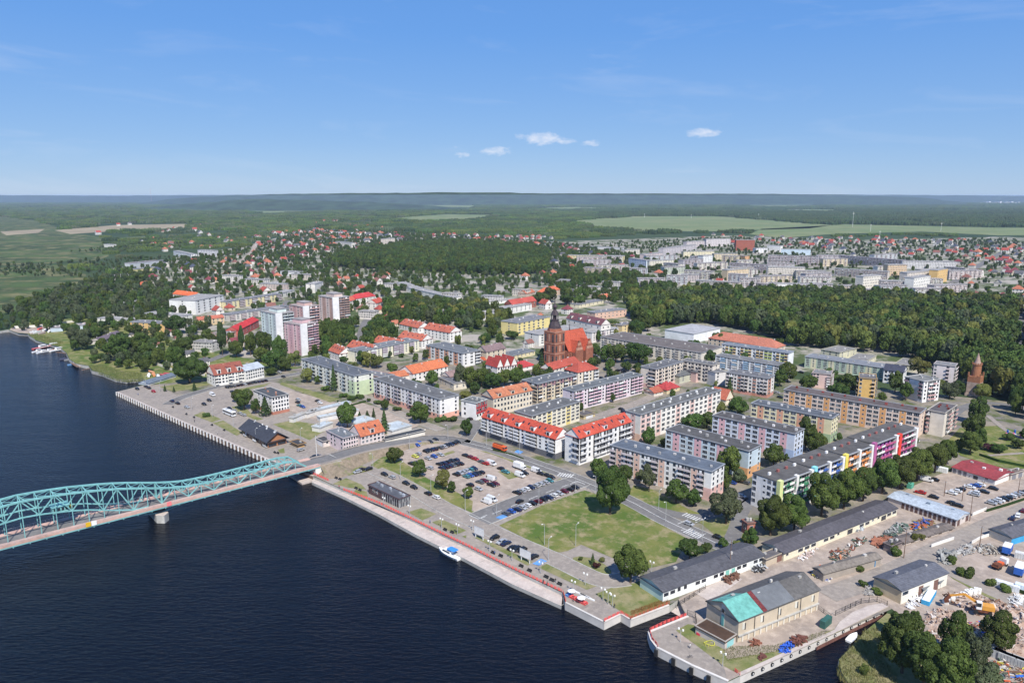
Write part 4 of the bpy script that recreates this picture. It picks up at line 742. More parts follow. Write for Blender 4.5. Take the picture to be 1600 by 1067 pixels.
# ------------------------------------------------------------ bridge
TEAL=M('teal_paint',(.19,.42,.42),.55,.12,.6,dirt=.2); DK=M('bridge_walkway',(.52,.34,.28),.9,.12,.7,dirt=.25)
STONY=gmat('stony_slope',[(.25,.20,.15),(.17,.14,.10),(.17,.18,.08)],[(0.5,.42,.6),(0.2,.52,.66)],bump=1.0)
def bridge():
    a=P(482.5,732,4.5); b=P(0,856,4.5); d=(b-a).normalized(); ang=math.atan2(d.y,d.x)
    # local x runs along the bridge out over the river, local y away from the viewer side (towards negative w)
    root=thing('truss_bridge',(a.x,a.y,0),ang,'teal steel truss bridge with arched top chords crossing the river','bridge'); sg=1 if (Vector((-d.y,d.x,0)).dot(Vector((-.66,.75,0)))>0) else -1
    Y=lambda w: w*sg   # w metres away from the near edge
    def bb(mb,x0,x1,w0,w1,z0,z1,m): 
        y0,y1=sorted((Y(w0),Y(w1))); mb.box(x0,x1,y0,y1,z0,z1,m)
    LN=230
    mb=MB(); bb(mb,-6,LN,3.0,10.4,3.9,4.55,ASPH); mb.build('roadway',root)
    mb=MB(); bb(mb,-6,LN,0,3.0,4.0,4.75,DK); mb.build('walkway',root)
    mb=MB(); bb(mb,-6,LN,10.4,13.4,4.0,4.75,DK); mb.build('walkway',root)
    mb=MB(); 
    for w in (0.1,13.3): bb(mb,-6,LN,w-.08,w+.08,3.5,4.0,TEAL)
    for w in (3.0,10.4): bb(mb,-6,LN,w-.2,w+.2,2.9,3.9,TEAL)
    for k in range(44): bb(mb,k*5.3-.15,k*5.3+.15,0,13.4,3.1,3.9,TEAL)
    mb.build('deck_girder',root)
    for w in (0.08,13.3):
        mb=MB(); 
        for z in (5.3,5.75): bb(mb,-6,LN,w-.03,w+.03,z,z+.06,MET)
        for k in range(118): bb(mb,-6+k*2,-5.94+k*2,w-.03,w+.03,4.75,5.8,MET)
        mb.build('railing',root)
    top=[8.6,9.3,9.2,9.0,8.9,8.8,8.8,8.8,9.0,9.3,10.2,11.4,12.8,14.2,15.4,16.4,17.2,18.0,18.5,18.9,19.2,19.4]
    def topz(i):
        if i<=0: return 4.8
        j=i if i<=21 else 42-i
        return top[min(max(j-1,0),21)] if j>0 else 4.8
    def lowz(i):
        j=i if i<=21 else 42-i
        if j<=13: return None
        return [5.0,6.4,8.0,9.7,10.9,11.8,12.5,12.9][min(j-14,7)]
    st=5.35; N_=42
    for w in (2.75,10.65):
        mb=MB(); 
        for i in range(N_):
            x0,x1=i*st,(i+1)*st; mb.beam((x0,Y(w),topz(i)),(x1,Y(w),topz(i+1)),.68,.68,TEAL)
        mb.build('top_chord',root)
        mb=MB()
        for i in range(N_):
            l0,l1=lowz(i),lowz(i+1)
            if l0 or l1: mb.beam((i*st,Y(w),l0 or 4.8),((i+1)*st,Y(w),l1 or 4.8),.45,.45,TEAL)
        mb.build('lower_chord',root)
        for i in range(1,N_):
            if i*st<118 or i%2==0:
                mb=MB(); big=i in (12,); mb.beam((i*st,Y(w),4.7),(i*st,Y(w),topz(i)),.28 if not big else .7,.28 if not big else .7,TEAL); mb.build('post',root)
        for i in range(0,N_):
            x0,x1=i*st,(i+1)*st; lo0=lowz(i) or 4.8; lo1=lowz(i+1) or 4.8
            mb=MB()
            if i%2==0: mb.beam((x0,Y(w),lo0),(x1,Y(w),topz(i+1)),.36,.36,TEAL)
            else: mb.beam((x0,Y(w),topz(i)),(x1,Y(w),lo1),.36,.36,TEAL)
            mb.build('diagonal',root)
        # arch under the deck on both sides of the pier
        mb=MB(); pr=None
        for k in range(21):
            x=45+k*2; z=3.4-2.6*(1-abs(x-65)/20)**1.6
            if pr: mb.beam((pr[0],Y(w),pr[1]),(x,Y(w),z),.45,.45,TEAL)
            if k%4==0: mb.beam((x,Y(w),z),(x,Y(w),3.6),.2,.2,TEAL)
            pr=(x,z)
        mb.build('under_arch',root)
    mb=MB()
    for i in range(1,N_):
        z=topz(i); x=i*st; mb.beam((x,Y(2.75),z),(x,Y(10.65),z),.28,.3,TEAL)
        if i<N_-1: mb.beam((x,Y(2.75),z),(x+st,Y(6.7),(z+topz(i+1))/2),.16,.16,TEAL); mb.beam((x,Y(10.65),z),(x+st,Y(6.7),(z+topz(i+1))/2),.16,.16,TEAL)
    mb.build('cross_bracing',root)
    mb=MB(); bb(mb,97,102.5,4.5,9,10.6,13.0,TEAL); bb(mb,96.6,102.9,4.2,9.3,13.0,13.2,TEAL); bb(mb,95.6,97,6,8,10.8,12,M('yellow_panel',(.45,.36,.06),.6,.1)); 
    for k in range(4): bb(mb,97.3+k*1.3,98.2+k*1.3,4.42,4.5,11.4,12.6,GLS)
    mb.build('machine_cabin',root)
    for x,c in ((92,(.62,.38,.02)),(90,(.75,.75,.75)),(62.2,(.75,.2,.2))):
        mb=MB(); bb(mb,x-.9,x+.9,-.25,-.12,4.0,5.8,M('sign_%d'%x,c,.6,.05)); mb.build('navigation_sign',root)
    mb=MB(); 
    yy0,yy1=sorted((Y(.6),Y(12.8)))
    pts=[(62.6,yy0),(65,yy0-2.4*1.0),(67.4,yy0),(67.4,yy1),(65,yy1+2.4),(62.6,yy1)]
    mb.prism(pts,WATER-4,1.0,CON,QUAY); mb.build('pier',root)
    mb=MB(); bb(mb,-7,-3.5,0.2,13.2,-3,4.0,wallm((.74,.72,.68))); bb(mb,-16,-7,0.2,.8,-3,3.9,wallm((.74,.72,.68))); bb(mb,-16,-7,12.6,13.2,-3,3.9,wallm((.74,.72,.68))); bb(mb,-6,-17,0,13.4,3.9,4.45,CON); bb(mb,-17,-14,.2,13.2,-1,3.9,wallm((.74,.72,.68)))
    mb.build('abutment',root)
    mb=MB(); bb(mb,-3.5,4,-.5,14,-4,-1.6,QUAY); mb.build('footing',root)
    # ramp road on its embankment
    c=[root_pt(root,-5.9,Y(6.7)),root_pt(root,-18,Y(6.7)),P(552,704,3.7),P(600,694,2.6),P(650,685.5,1.3),P(690,684,.5),P(724,690,.19)]; zs=[4.56,4.5,3.7,2.6,1.3,.5,.19]
    q=[Vector((p.x,p.y,z)) for p,z in zip(c,zs)]
    for _ in range(2):
        n=[q[0]]
        for s,e in zip(q,q[1:]): n+=[s*.75+e*.25,s*.25+e*.75]
        q=n+[q[-1]]
    def off(i,dd):
        t=(q[min(i+1,len(q)-1)]-q[max(i-1,0)]); t.z=0; t.normalize(); return q[i]+Vector((-t.y,t.x,0))*dd
    mr=MB(); ms=MB(); me_=MB()
    for i in range(len(q)-1):
        A,B,C_,D=off(i,-4.2),off(i+1,-4.2),off(i+1,4.2),off(i,4.2); mr.face([A,B,C_,D],ASPH)
        for s in (1,-1):
            e0,e1=off(i,s*4.2),off(i+1,s*4.2); f0,f1=off(i,s*6.3),off(i+1,s*6.3); up=Vector((0,0,.14))
            ms.face([e0+up,e1+up,f1+up,f0+up][::s],PAVE); 
            g0,g1=off(i,s*(6.3+q[i].z*1.2+.2)),off(i+1,s*(6.3+q[i+1].z*1.2+.2)); g0.z=g1.z=-.1
            me_.face([f0+up,f1+up,g1,g0][::s],STONY)
    tag(mr.build('ramp_road'),kind='structure'); tag(ms.build('pavement'),kind='structure'); tag(me_.build('embankment'),kind='structure')
def root_pt(root,x,y):
    a=root.rotation_euler.z; return Vector((root.location.x+x*math.cos(a)-y*math.sin(a),root.location.y+x*math.sin(a)+y*math.cos(a),0))
bridge()
# conical stone slope under the bridge end
mb=MB(); p=P(523,737); mb.cyl(p.x,p.y,0,3.4,9,2,STONY,20); tag(mb.build('abutment_slope'),kind='structure')
# ------------------------------------------------------------ quays
REDP=M('red_railing_paint',(.66,.10,.09),.55,.06); WHP=M('white_paint',(.72,.72,.70),.5,.08,dirt=.15); BLKP=M('black_paint',(.03,.03,.03),.5,.1); WOOD=M('weathered_wood',(.16,.10,.07),.9,.25)
def resample(pts,st):
    out=[]; 
    for a,b in zip(pts,pts[1:]):
        n=max(1,int((b-a).length/st))
        for k in range(n): out.append((a.lerp(b,k/n),(b-a).normalized()))
    out.append((pts[-1],(pts[-1]-pts[-2]).normalized())); return out
# lower landing walkway along the east quay
outer=[P(487,753,-1.1),P(540,777,-1.1),P(592,803,-1.1),P(650,835,-1.1),P(725,872,-1.1),P(800,912,-1.1),P(877,946,-1.1)]
inner=[P(490,744),P(540,767),P(592,786),P(649,814),P(732,854),P(800,888),P(879,926)]
mb=MB()
pl=[(p.x,p.y) for p in outer]+[(p.x,p.y) for p in inner[::-1]]
mb.prism(pl,-6,-1.1,CON,QUAY); tag(mb.build('landing_walkway'),kind='structure')
mb=MB()
for p,d in resample(outer,6): r=Vector((-d.y,d.x,0)); mb.beam((p.x,p.y,-1.05),(p.x+r.x*4.5,p.y+r.y*4.5,-1.05),.15,.04,CON)
tag(mb.build('walkway_joint'),kind='structure')
def railing(pts,label,st=1.6,hh=1.15,z=0.07,mat=None,panels=True,inset=.5):
    mat=mat or REDP; rs=resample(pts,st); m=MB()
    for i,(p,d) in enumerate(rs):
        m.box(p.x-.05,p.x+.05,p.y-.05,p.y+.05,z,z+hh,mat)
    o0=rs[0][0]; root=thing('railing',(0,0,0),0,label,'railing'); m.build('post',root,True)
    m=MB()
    for (a,_),(b,_2) in zip(rs,rs[1:]):
        for q in (.35,.7,1.1): m.beam((a.x,a.y,z+q),(b.x,b.y,z+q),.06,.07,mat)
        if panels:
            n=9
            for k in range(5): c=a.lerp(b,(k+.5)/n); m.box(c.x-.045,c.x+.045,c.y-.045,c.y+.045,z+.1,z+1.1,mat)
    m.build('rail',root,True)
railing([P(*p) for p in ((489,741),(514,752))],'short red railing beside the white bridge abutment')
railing([P(*p) for p in ((537,766),(592,787),(649,814.6),(732,854.6),(800,888.6),(878,925))],'long red riverside railing above the landing walkway')
railing([P(*p) for p in ((880,927),(884,941)) ],'red railing end panel at the platform')
railing([P(*p) for p in ((944,971),(970,958.5),(985,967))],'red railing on the corner of the platform')
railing([P(*p) for p in ((986,967),(1046,944))],'rust red railing along the lawn edge above the slipway',mat=M('rust_red',(.36,.10,.05),.7,.1))
railing([P(*p) for p in ((1072,962.5),(1040,974),(1015,986),(1019,1000),(1028,1011))],'red railing round the head of the pier')
railing([P(*p) for p in ((1148,1049),(1156,1055))],'short red railing at the pier corner')
# picnic terrace in red with parasols
def parasol(u,v,c,label):
    p=P(u,v); r=thing('parasol',(p.x,p.y,.08),0,label,'parasol'); mb=MB(); mb.cyl(0,0,0,2.5,.04,.04,WHP,5); mb.build('pole',r); mb=MB(); mb.cyl(0,0,2.1,2.8,1.4,.05,M('parasol_%d'%int(c[0]*99+c[2]*9),c,.8,.05),8); mb.build('canopy',r)
parasol(908,943,(.75,.75,.75),'white parasol on the red terrace at the quay end'); parasol(893,932,(.7,.72,.76),'pale parasol between blue and red terrace seats')
for k in range(6):
    p=P(888+k*5.2,931+k*2.6); mb=MB(); mb.box(-.8,.8,-.35,.35,.7,.78,REDP if k else PBL); mb.box(-.8,.8,-.8,-.5,.42,.48,REDP if k else PBL); mb.box(-.8,.8,.5,.8,.42,.48,REDP if k else PBL); mb.box(-.7,-.6,-.7,.7,0,.7,REDP if k else PBL); mb.box(.6,.7,-.7,.7,0,.7,REDP if k else PBL)
    o=mb.build('picnic_table'); o.location=(p.x,p.y,.07); o.rotation_euler=(0,0,EA); tag(o,'%s picnic table, %s on the quay end terrace'%('blue' if k==0 else 'red',nth(k,6)),'table','picnic tables on the terrace')
# timber-and-concrete fender piles along the old quay and pier
def fenders(pts,st,desc,grp,z1=.05,w=.5,cap=40):
    rs=resample(pts,st); me=None
    for i,(p,d) in enumerate(rs):
        if me is None: m=MB(); m.box(-w,w,-.45,.0,-4.5,z1,WHP); me=m.mesh('fender_pile')
        o=bpy.data.objects.new('fender_pile',me); COL.objects.link(o); r=Vector((d.y,-d.x,0)); o.location=(p.x+r.x*.0,p.y+r.y*.0,0); o.rotation_euler=(0,0,math.atan2(d.y,d.x)); tag(o,desc,'fender','fender piles along '+grp)
fenders([P(*p) for p in q1[:-1]],3.6,'white fender pile on the dark wall of the long left quay','the left quay')
mb=MB(); rs=resample([P(*p) for p in q1],3.6)
for (a,_),(b,_2) in zip(rs,rs[1:]):
    r=(b-a).normalized(); r=Vector((r.y,-r.x,0))*.06; mb.face([(a.x+r.x,a.y+r.y,-4),(b.x+r.x,b.y+r.y,-4),(b.x+r.x,b.y+r.y,-.35),(a.x+r.x,a.y+r.y,-.35)],WOOD)
tag(mb.build('quay_wall'),kind='structure')
rs=resample([P(1026,1013),P(1081,1041),P(1136,1066)],5.2)
for i,(p,d) in enumerate(rs[:-1]):
    r=Vector((d.y,-d.x,0)); m=MB(); m.box(-.55,.55,-.5,0,-3,-.2,BLKP); o=m.build('rubber_fender'); o.location=(p.x,p.y,0); o.rotation_euler=(0,0,math.atan2(d.y,d.x)); tag(o,'black rubber fender, %s on the white pier wall'%nth(i,len(rs)-1),'fender','rubber fenders on the pier')
for i in range(16):
    a=P(1168,1051);b=P(1384,951); p=a.lerp(b,(i+.5)/16); d=(b-a).normalized(); r=Vector((d.y,-d.x,0)); m=MB(); m.cyl(0,0,0,.35,.55,.55,BLKP,10); m.cyl(0,0,.35,.36,.25,.25,WHP,8)
    o=m.build('tyre_fender'); q=p+r*.05; o.location=(q.x,q.y,-.7); o.rotation_euler=Vector((r.x,r.y,0)).to_track_quat('Z','Y').to_euler(); tag(o,'black tyre fender, %s along the basin wall'%nth(i,16),'fender','tyre fenders on the basin wall')
# quay edge copings
def coping(pts,w,z,mat,name='coping'):
    m=MB(); 
    for a,b in zip(pts,pts[1:]):
        d=(b-a).normalized(); r=Vector((-d.y,d.x,0)); m.hexa([(a.x,a.y,-.5),(b.x,b.y,-.5),(b.x+r.x*w,b.y+r.y*w,-.5),(a.x+r.x*w,a.y+r.y*w,-.5),(a.x,a.y,z),(b.x,b.y,z),(b.x+r.x*w,b.y+r.y*w,z),(a.x+r.x*w,a.y+r.y*w,z)],mat)
    tag(m.build(name),kind='structure')
coping([P(*p) for p in q1],1.0,.2,QUAY); coping([P(*p) for p in q2[7:]],.6,.3,wallm((.58,.55,.51))); coping([P(*p) for p in q3[:6]],.7,.3,wallm((.58,.55,.51))); coping([P(*p) for p in q3[6:]],1.1,.25,QUAY)
# white quay wall faces
mb=MB()
for pts in ([P(*p) for p in q2[6:]],[P(*p) for p in q3[:6]],[P(*p) for p in q3[6:]]):
    for a,b in zip(pts,pts[1:]):
        d=(b-a).normalized(); r=Vector((d.y,-d.x,0))*.05; mb.face([(a.x+r.x,a.y+r.y,-4),(b.x+r.x,b.y+r.y,-4),(b.x+r.x,b.y+r.y,-.1),(a.x+r.x,a.y+r.y,-.1)],wallm((.55,.52,.48)) if pts[0].x<P(1200,1000).x or True else CON)
tag(mb.build('quay_wall'),kind='structure')
mb=MB()
for a,b in ((P(1276,1004),P(1388,949)),):
    d=(b-a).normalized(); r=Vector((d.y,-d.x,0))*.12; mb.box(0,.01,0,.01,-9,-8.9,CON); mb.face([(a.x+r.x,a.y+r.y,-4),(b.x+r.x,b.y+r.y,-4),(b.x+r.x,b.y+r.y,-1.15),(a.x+r.x,a.y+r.y,-1.15)],M('rusty_sheet_piling',(.16,.075,.06),.9,.25,1.0,dirt=.3))
tag(mb.build('sheet_piling'),kind='structure')
# slipway
mb=MB(); s0,s1,s2,s3=P(1046,946),P(1074,962),P(1112,938),P(1085,925); mb.face([(s0.x,s0.y,-2.6),(s1.x,s1.y,-2.6),(s2.x,s2.y,.12),(s3.x,s3.y,.12)],QUAY); tag(mb.build('slipway'),kind='structure')
sheet('concrete_apron',[(1085,926),(1145,898),(1160,905),(1110,940)],.14,QUAY)
sheet('concrete_apron',[(1298,993),(1312,972),(1332,957),(1356,947),(1378,943),(1388,947)],.3,QUAY)
sheet('pier_paving',[(1015,987),(1072,964),(1088,972),(1058,985),(1058,1000),(1085,1006),(1130,1038),(1137,1062),(1083,1039),(1028,1011)],.12,PAVE)
# ------------------------------------------------------------ haze
mb=MB(); hz=bpy.data.materials.new('haze_air'); hz.use_nodes=True; t=hz.node_tree; t.nodes.clear(); pv=N(t,'ShaderNodeVolumePrincipled'); pv.inputs['Color'].default_value=(.56,.73,1.0,1); pv.inputs['Density'].default_value=HAZE; pv.inputs['Anisotropy'].default_value=0.0
om=t.nodes.new('ShaderNodeOutputMaterial'); t.links.new(pv.outputs[0],om.inputs['Volume'])
mb.box(-43000,43000,-4000,46000,-62,140,hz); tag(mb.build('haze'),kind='stuff')
def rnd_in(poly,n,g):
    xs=[p[0] for p in poly]; ys=[p[1] for p in poly]; out=[]
    tries=0
    while len(out)<n and tries<n*60:
        tries+=1; p=(g.uniform(min(xs),max(xs)),g.uniform(min(ys),max(ys)))
        if inside(p,poly): out.append(p)
    return out
g=random.Random(5)
# ------------------------------------------------------------ far blocks and suburb houses
c3=lambda x,y:(800+x*.253,290+y*.253); c4=lambda x,y:(1200+x*.253,290+y*.253)
FB=[(c3,345,430,695,435,474,(.66,.57,.30),'long yellow block at the far edge of town',1),(c3,200,362,690,385,398,(.60,.60,.60),'very long pale row building far behind the yellow block',0),(c3,820,425,930,415,462,(.62,.52,.50),'far pinkish white block beyond the purple tree',1),(c3,850,465,1000,458,512,(.68,.64,.52),'far cream block with stepped front',1),(c3,1060,462,1180,452,502,(.48,.44,.46),'far grey mauve block left of the white gable',1),(c3,720,448,830,462,518,(.55,.62,.70),'far pale blue block beside dark trees',1),
(c3,1060,408,1250,405,436,(.66,.60,.42),'far pale yellow block in the dense estate',1),(c3,1250,422,1395,420,456,(.60,.50,.34),'far ochre block in the dense estate',1),(c3,1397,432,1440,436,468,(.62,.34,.16),'far small orange block in the dense estate',1),(c3,942,505,1070,500,544,(.46,.50,.42),'far greenish flat block above the park wood',1),(c3,1332,522,1465,512,578,(.66,.52,.34),'far orange and cream block above the park wood',1),(c3,1340,478,1580,492,545,(.50,.45,.46),'far mauve grey balcony block above the park wood',1),
(c3,935,388,1140,366,408,(.50,.46,.48),'far grey block rising to the right',1),(c3,1080,348,1190,342,378,(.54,.48,.48),'farthest pink grey block on the rise',1),(c3,1200,332,1350,328,372,(.54,.50,.50),'farthest grey block on the rise',1),(c3,1385,336,1500,336,402,(.30,.10,.075),'big brick red building on the far skyline of town',0),(c3,1508,388,1580,386,414,(.70,.70,.70),'white school block beside the brick red building',1),(c3,1180,434,1240,430,492,(.70,.70,.68),'far white gable block in the dense estate',1),
(c3,1040,548,1150,552,600,(.66,.56,.54),'far pink house like block with dark red roof',1),(c3,1135,585,1260,592,632,(.50,.46,.42),'far grey brown block just above the park wood',1),(c3,1100,435,1170,440,478,(.56,.52,.54),'far mauve block behind the white gable',1),(c3,700,398,790,392,425,(.60,.56,.50),'far beige block behind the dark trees',1),
(c4,-5,368,78,372,412,(.70,.69,.66),'far white hall at the estate edge',0),(c4,82,392,265,396,430,(.50,.60,.68),'far pale blue hall at the estate edge',0),(c4,0,430,310,440,495,(.50,.44,.46),'far long mauve balcony block',1),(c4,0,502,230,506,575,(.66,.60,.52),'far long cream block with white end',1),(c4,440,432,830,462,512,(.56,.50,.50),'far long mauve and white balcony block',1),(c4,832,466,1165,470,518,(.64,.62,.62),'far long white ended block by the road',1),
(c4,412,512,740,532,580,(.62,.56,.50),'far cream balcony block second from the wood',1),(c4,590,562,700,552,642,(.68,.64,.56),'pale gable block on the far side of the wood, left',1),(c4,700,588,900,592,662,(.56,.50,.48),'brown and cream balcony block on the far side of the wood',1),(c4,903,572,1005,556,655,(.72,.70,.64),'white gable block on the far side of the wood, right',1),(c4,742,490,860,488,555,(.62,.46,.30),'far orange tinted block in the estate middle',1),(c4,862,540,1045,522,590,(.60,.54,.48),'far cream block behind the white gables',1),(c4,1050,524,1112,512,592,(.66,.44,.18),'far ochre orange end block by the road',1),
(c4,0,602,290,612,642,(.66,.66,.64),'low white flat hall on the far side of the wood',0),(c4,232,528,320,526,552,(.66,.52,.12),'low yellow hall among far trees',0)]
c2=lambda x,y:(400+x*.253,290+y*.253); c1=lambda x,y:(x*.253,290+y*.253)
FB+=[(c2,480,286,590,290,306,(.72,.72,.72),'far long white hall at the suburb edge',0),(c2,490,345,590,355,382,(.68,.64,.58),'far white block left of the dark wood',1),(c2,792,330,858,325,368,(.64,.56,.48),'pale block standing over the dark wood',1),(c2,20,605,170,610,650,(.64,.52,.46),'pink white flat block left of the slim white tower',1),(c2,150,528,262,535,565,(.70,.70,.70),'white cube hall left of the towers',0),(c1,640,362,690,365,385,(.62,.60,.56),'small pale barn in the marsh scrub',0),(c1,800,480,980,462,500,(.48,.50,.52),'long grey store roof on the left edge of town',0),(c1,1220,398,1320,402,440,(.58,.58,.60),'far grey white house group at the left suburb',1),(c1,1070,402,1180,425,455,(.66,.66,.66),'far white block with dark roof by the big trees',1),(c1,310,880,385,875,900,(.46,.54,.62),'small blue boat shed on the left bank',0),(c1,445,865,520,862,900,(.46,.54,.60),'pale blue hut beside the crimson roofed hall',0)]
for (cf,x0,y0,x1,y1,yb,wc,lb,wn) in FB:
    A=cf(x0,y0); B=cf(x1,y1); vb=cf(0,yb)[1]+.5*0
    T(A,B,(B[0]+5,B[1]-3),max(vb,B[1]+3),lb,wc,fp=''.join(('l' if 'balcon' in lb or 'mauve' in lb else 'w') if k%2 else 'w' for k in range(max(4,int((B[0]-A[0])/2.4)))) if wn else ' ',sp='ww' if wn else ' ',bp=' ',lp=' ',nf=5 if (vb-B[1])>8 else 3,dep=12,roofc=(.24,.20,.20) if 'mauve' in lb or wc[0]<.5 else (.28,.27,.26),chim=4,acc2=(.45,.36,.36),cat='block',name='apartment_block' if wn else 'hall_building')

c3=lambda x,y:(800+x*.253,290+y*.253)
eg=random.Random(21); EC=[(.62,.58,.50),(.54,.49,.50),(.68,.66,.60),(.64,.54,.38),(.58,.50,.48),(.66,.62,.54),(.50,.52,.54)]; en=0
for tr_ in range(900):
    if en>=46: break
    u=eg.uniform(900,1490); v=eg.uniform(398,452)
    if v>400+ (u-860)*.10+22 or (u<980 and v>418) or (u>1420 and v<412): continue
    ln=eg.uniform(22,52); dv=eg.uniform(-2.5,2.5)
    a=P(u,v,13.5); b=P(u+ln,v+dv,13.5); mid=(a+b)/2
    if any(blocked(*(a.lerp(b,q)).xy,9) for q in (0,.25,.5,.75,1)): continue
    c_=eg.choice(EC); nm={0:'cream',1:'mauve grey',2:'white',3:'yellowish',4:'pinkish',5:'pale',6:'bluish grey'}[EC.index(c_)]
    T((u,v),(u+ln,v+dv),(u+ln+4,v+dv-3),13.5,'%s balcony block in the dense far estate'%nm,c_,fp='wlw'*int(ln/7),sp='ww',bp=' ',lp=' ',nf=5,dep=12,roofc=(.26,.23,.22),chim=4,acc2=(.45,.36,.36),cat='block',name='apartment_block',group='balcony blocks of the far estate'); en+=1
for (u,v,ln,c_,lb) in ((690,458,26,(.66,.62,.55),'pale low block among the hospital trees'),(752,462,30,(.68,.66,.62),'white low block behind the brick school'),(905,447,30,(.66,.60,.52),'cream low block by the railway'),(872,437,26,(.62,.56,.5),'beige low block by the railway'),(940,440,30,(.66,.64,.6),'white low block right of the railway'),(600,443,26,(.66,.62,.56),'pale block behind the crimson roofed school'),(455,428,30,(.62,.56,.5),'beige block left of the suburb road'),(380,436,34,(.66,.62,.56),'pale block above the yellow trimmed one'),(345,430,26,(.68,.66,.6),'white block among the left suburb trees'),(500,478,0,0,''),(560,486,24,(.66,.62,.58),'small white block right of the beige tower'),(800,452,24,(.64,.58,.5),'beige block behind the brick school'),(330,520,26,(.5,.3,.22),'brick red low hall by the left street'),(300,534,30,(.55,.53,.5),'grey low hall with pale roof by the left street')):
    if not ln: continue
    T((u,v),(u+ln,v+1.5),(u+ln+4,v-2),8.5,lb,c_,fp='w'*int(ln/2.5),sp='ww',bp=' ',nf=3,dep=11,roofc=(.24,.23,.22),chim=3,cat='block',name='apartment_block')
HP={}
def hproto(k,wc,rc,L_,W_,h,rh,kind):
    r=thing('suburb_house',(0,0,0),0,'x','house'); mb=MB()
    if kind=='gable': wall_gable(mb,L_,W_,h,rh,wallm(wc))
    else: mb.box(0,L_,0,W_,0,h,wallm(wc))
    mb.build('wall',r); mb=MB(); pyramid_roof(mb,L_,W_,h,rh,kind,roofm(rc),.4); mb.box(L_*.6,L_*.6+.7,W_*.5,W_*.5+.7,h+rh*.6,h+rh+1,wallm((.4,.2,.15))); mb.build('roof',r)
    mb=MB()
    for i in range(3):
        x=L_*(i+.5)/3
        for z in ([1.1,3.8] if h>5 else [1.1]): mb.box(x-.6,x+.6,-.06,0,z,z+1.3,GLS); mb.box(x-.6,x+.6,W_,W_+.06,z,z+1.3,GLS)
    for z in ([1.1,3.8] if h>5 else [1.1]): mb.box(L_,L_+.06,W_*.35,W_*.5,z,z+1.3,GLS); mb.box(-.06,0,W_*.35,W_*.5,z,z+1.3,GLS)
    mb.build('window',r,True); HP[k]=[r,False]
cols={'red':(.34,.07,.05),'orange':(.40,.145,.085),'brown':(.22,.10,.08),'dark blue':(.06,.07,.10),'dark grey':(.11,.11,.12),'maroon':(.20,.05,.06)}
for i,(cn,rc) in enumerate(cols.items()):
    for j in range(2): hproto((cn,j),((.70,.67,.62),(.62,.54,.42))[j],rc,(11,9)[j],(9,8)[j],(6,3.6)[j],(4.2,3.8)[j],('gable','hip')[(i+j)%2])
wn_=('white','beige')
HZ=[([(385,374),(470,360),(600,366),(640,372),(600,387),(520,397),(440,414),(405,420)],72,'in the far suburb behind the towers',('red','orange','brown','dark grey','maroon','orange')),
([(520,432),(600,428),(625,450),(560,462),(520,452)],14,'in the cluster right of the white cube hall',('red','orange','brown')),
([(1500,398),(1600,388),(1720,400),(1720,484),(1600,478),(1530,482),(1490,455)],48,'in the suburb at the right edge',('red','orange','maroon','dark grey','brown')),
([(1240,380),(1300,374),(1400,379),(1500,381),(1500,396),(1380,402),(1300,396)],36,'on the far rise behind the long blocks',('dark blue','red','dark grey','red')),
([(680,371),(860,372),(880,384),(760,387)],18,'among the far allotments',('red','dark grey','brown')),
([(250,418),(420,402),(440,440),(420,472),(300,458)],24,'among trees left of the towers',('red','maroon','brown','orange','dark grey')),
([(820,430),(875,428),(890,444),(840,448)],7,'below the allotment wood',('orange','orange','red')),([(1050,428),(1150,436),(1160,448),(1080,448)],6,'above the park wood',('red','dark blue')),
([(20,352),(140,346),(380,352),(400,372),(250,385),(180,372),(60,352)],14,'scattered beyond the marsh',('red','dark grey','brown')),
([(150,512),(240,505),(330,520),(330,590),(250,590),(170,560)],16,'in the riverside gardens',('dark grey','brown','dark grey')),
([(790,472),(960,458),(985,500),(900,525),(800,505)],14,'behind the church spire',('red','dark grey','orange','maroon')),
([(300,485),(450,478),(480,545),(340,548)],20,'left of the four towers',('red','maroon','dark grey','brown')),
([(540,470),(640,480),(640,520),(560,520)],8,'right of the beige tower',('orange','red','brown')),
([(600,520),(760,510),(900,560),(880,610),(700,600),(620,560)],10,'in the gardens of the old town',('orange','brown','dark grey')),
([(1040,372),(1140,366),(1240,372),(1240,384),(1150,384)],12,'behind the brick red building',('maroon','dark grey','red'))]
hc_={}
for poly,n,where,rcs in HZ:
    pw=[tuple(P(*p)[:2]) for p in poly]
    for (x,y) in rnd_in(pw,n,g):
        if blocked(x,y,9): continue
        cn=g.choice(rcs); j=g.randrange(2); pr=HP[(cn,j)]; rz=EA+g.choice((0,math.pi/2))+g.uniform(-.2,.2); s=g.uniform(.85,1.25)*(.6 if 'garden' in where else 1)
        if y>1500: s*=1.15
        lab='%s house with %s roof %s'%(wn_[j],cn,where); hc_[lab]=hc_.get(lab,0)+1
        if not pr[1]: pr[1]=True; o=pr[0]; o.location=(x,y,0); o.rotation_euler=(0,0,rz); o.scale=(s,s,s); o['label']=lab; o['group']='houses '+where
        else: o=dup(pr[0],(x,y,0),rz,lab,'houses '+where,(s,s,s))
        foot(o.location,rz,11*s,9*s)
HS=[]
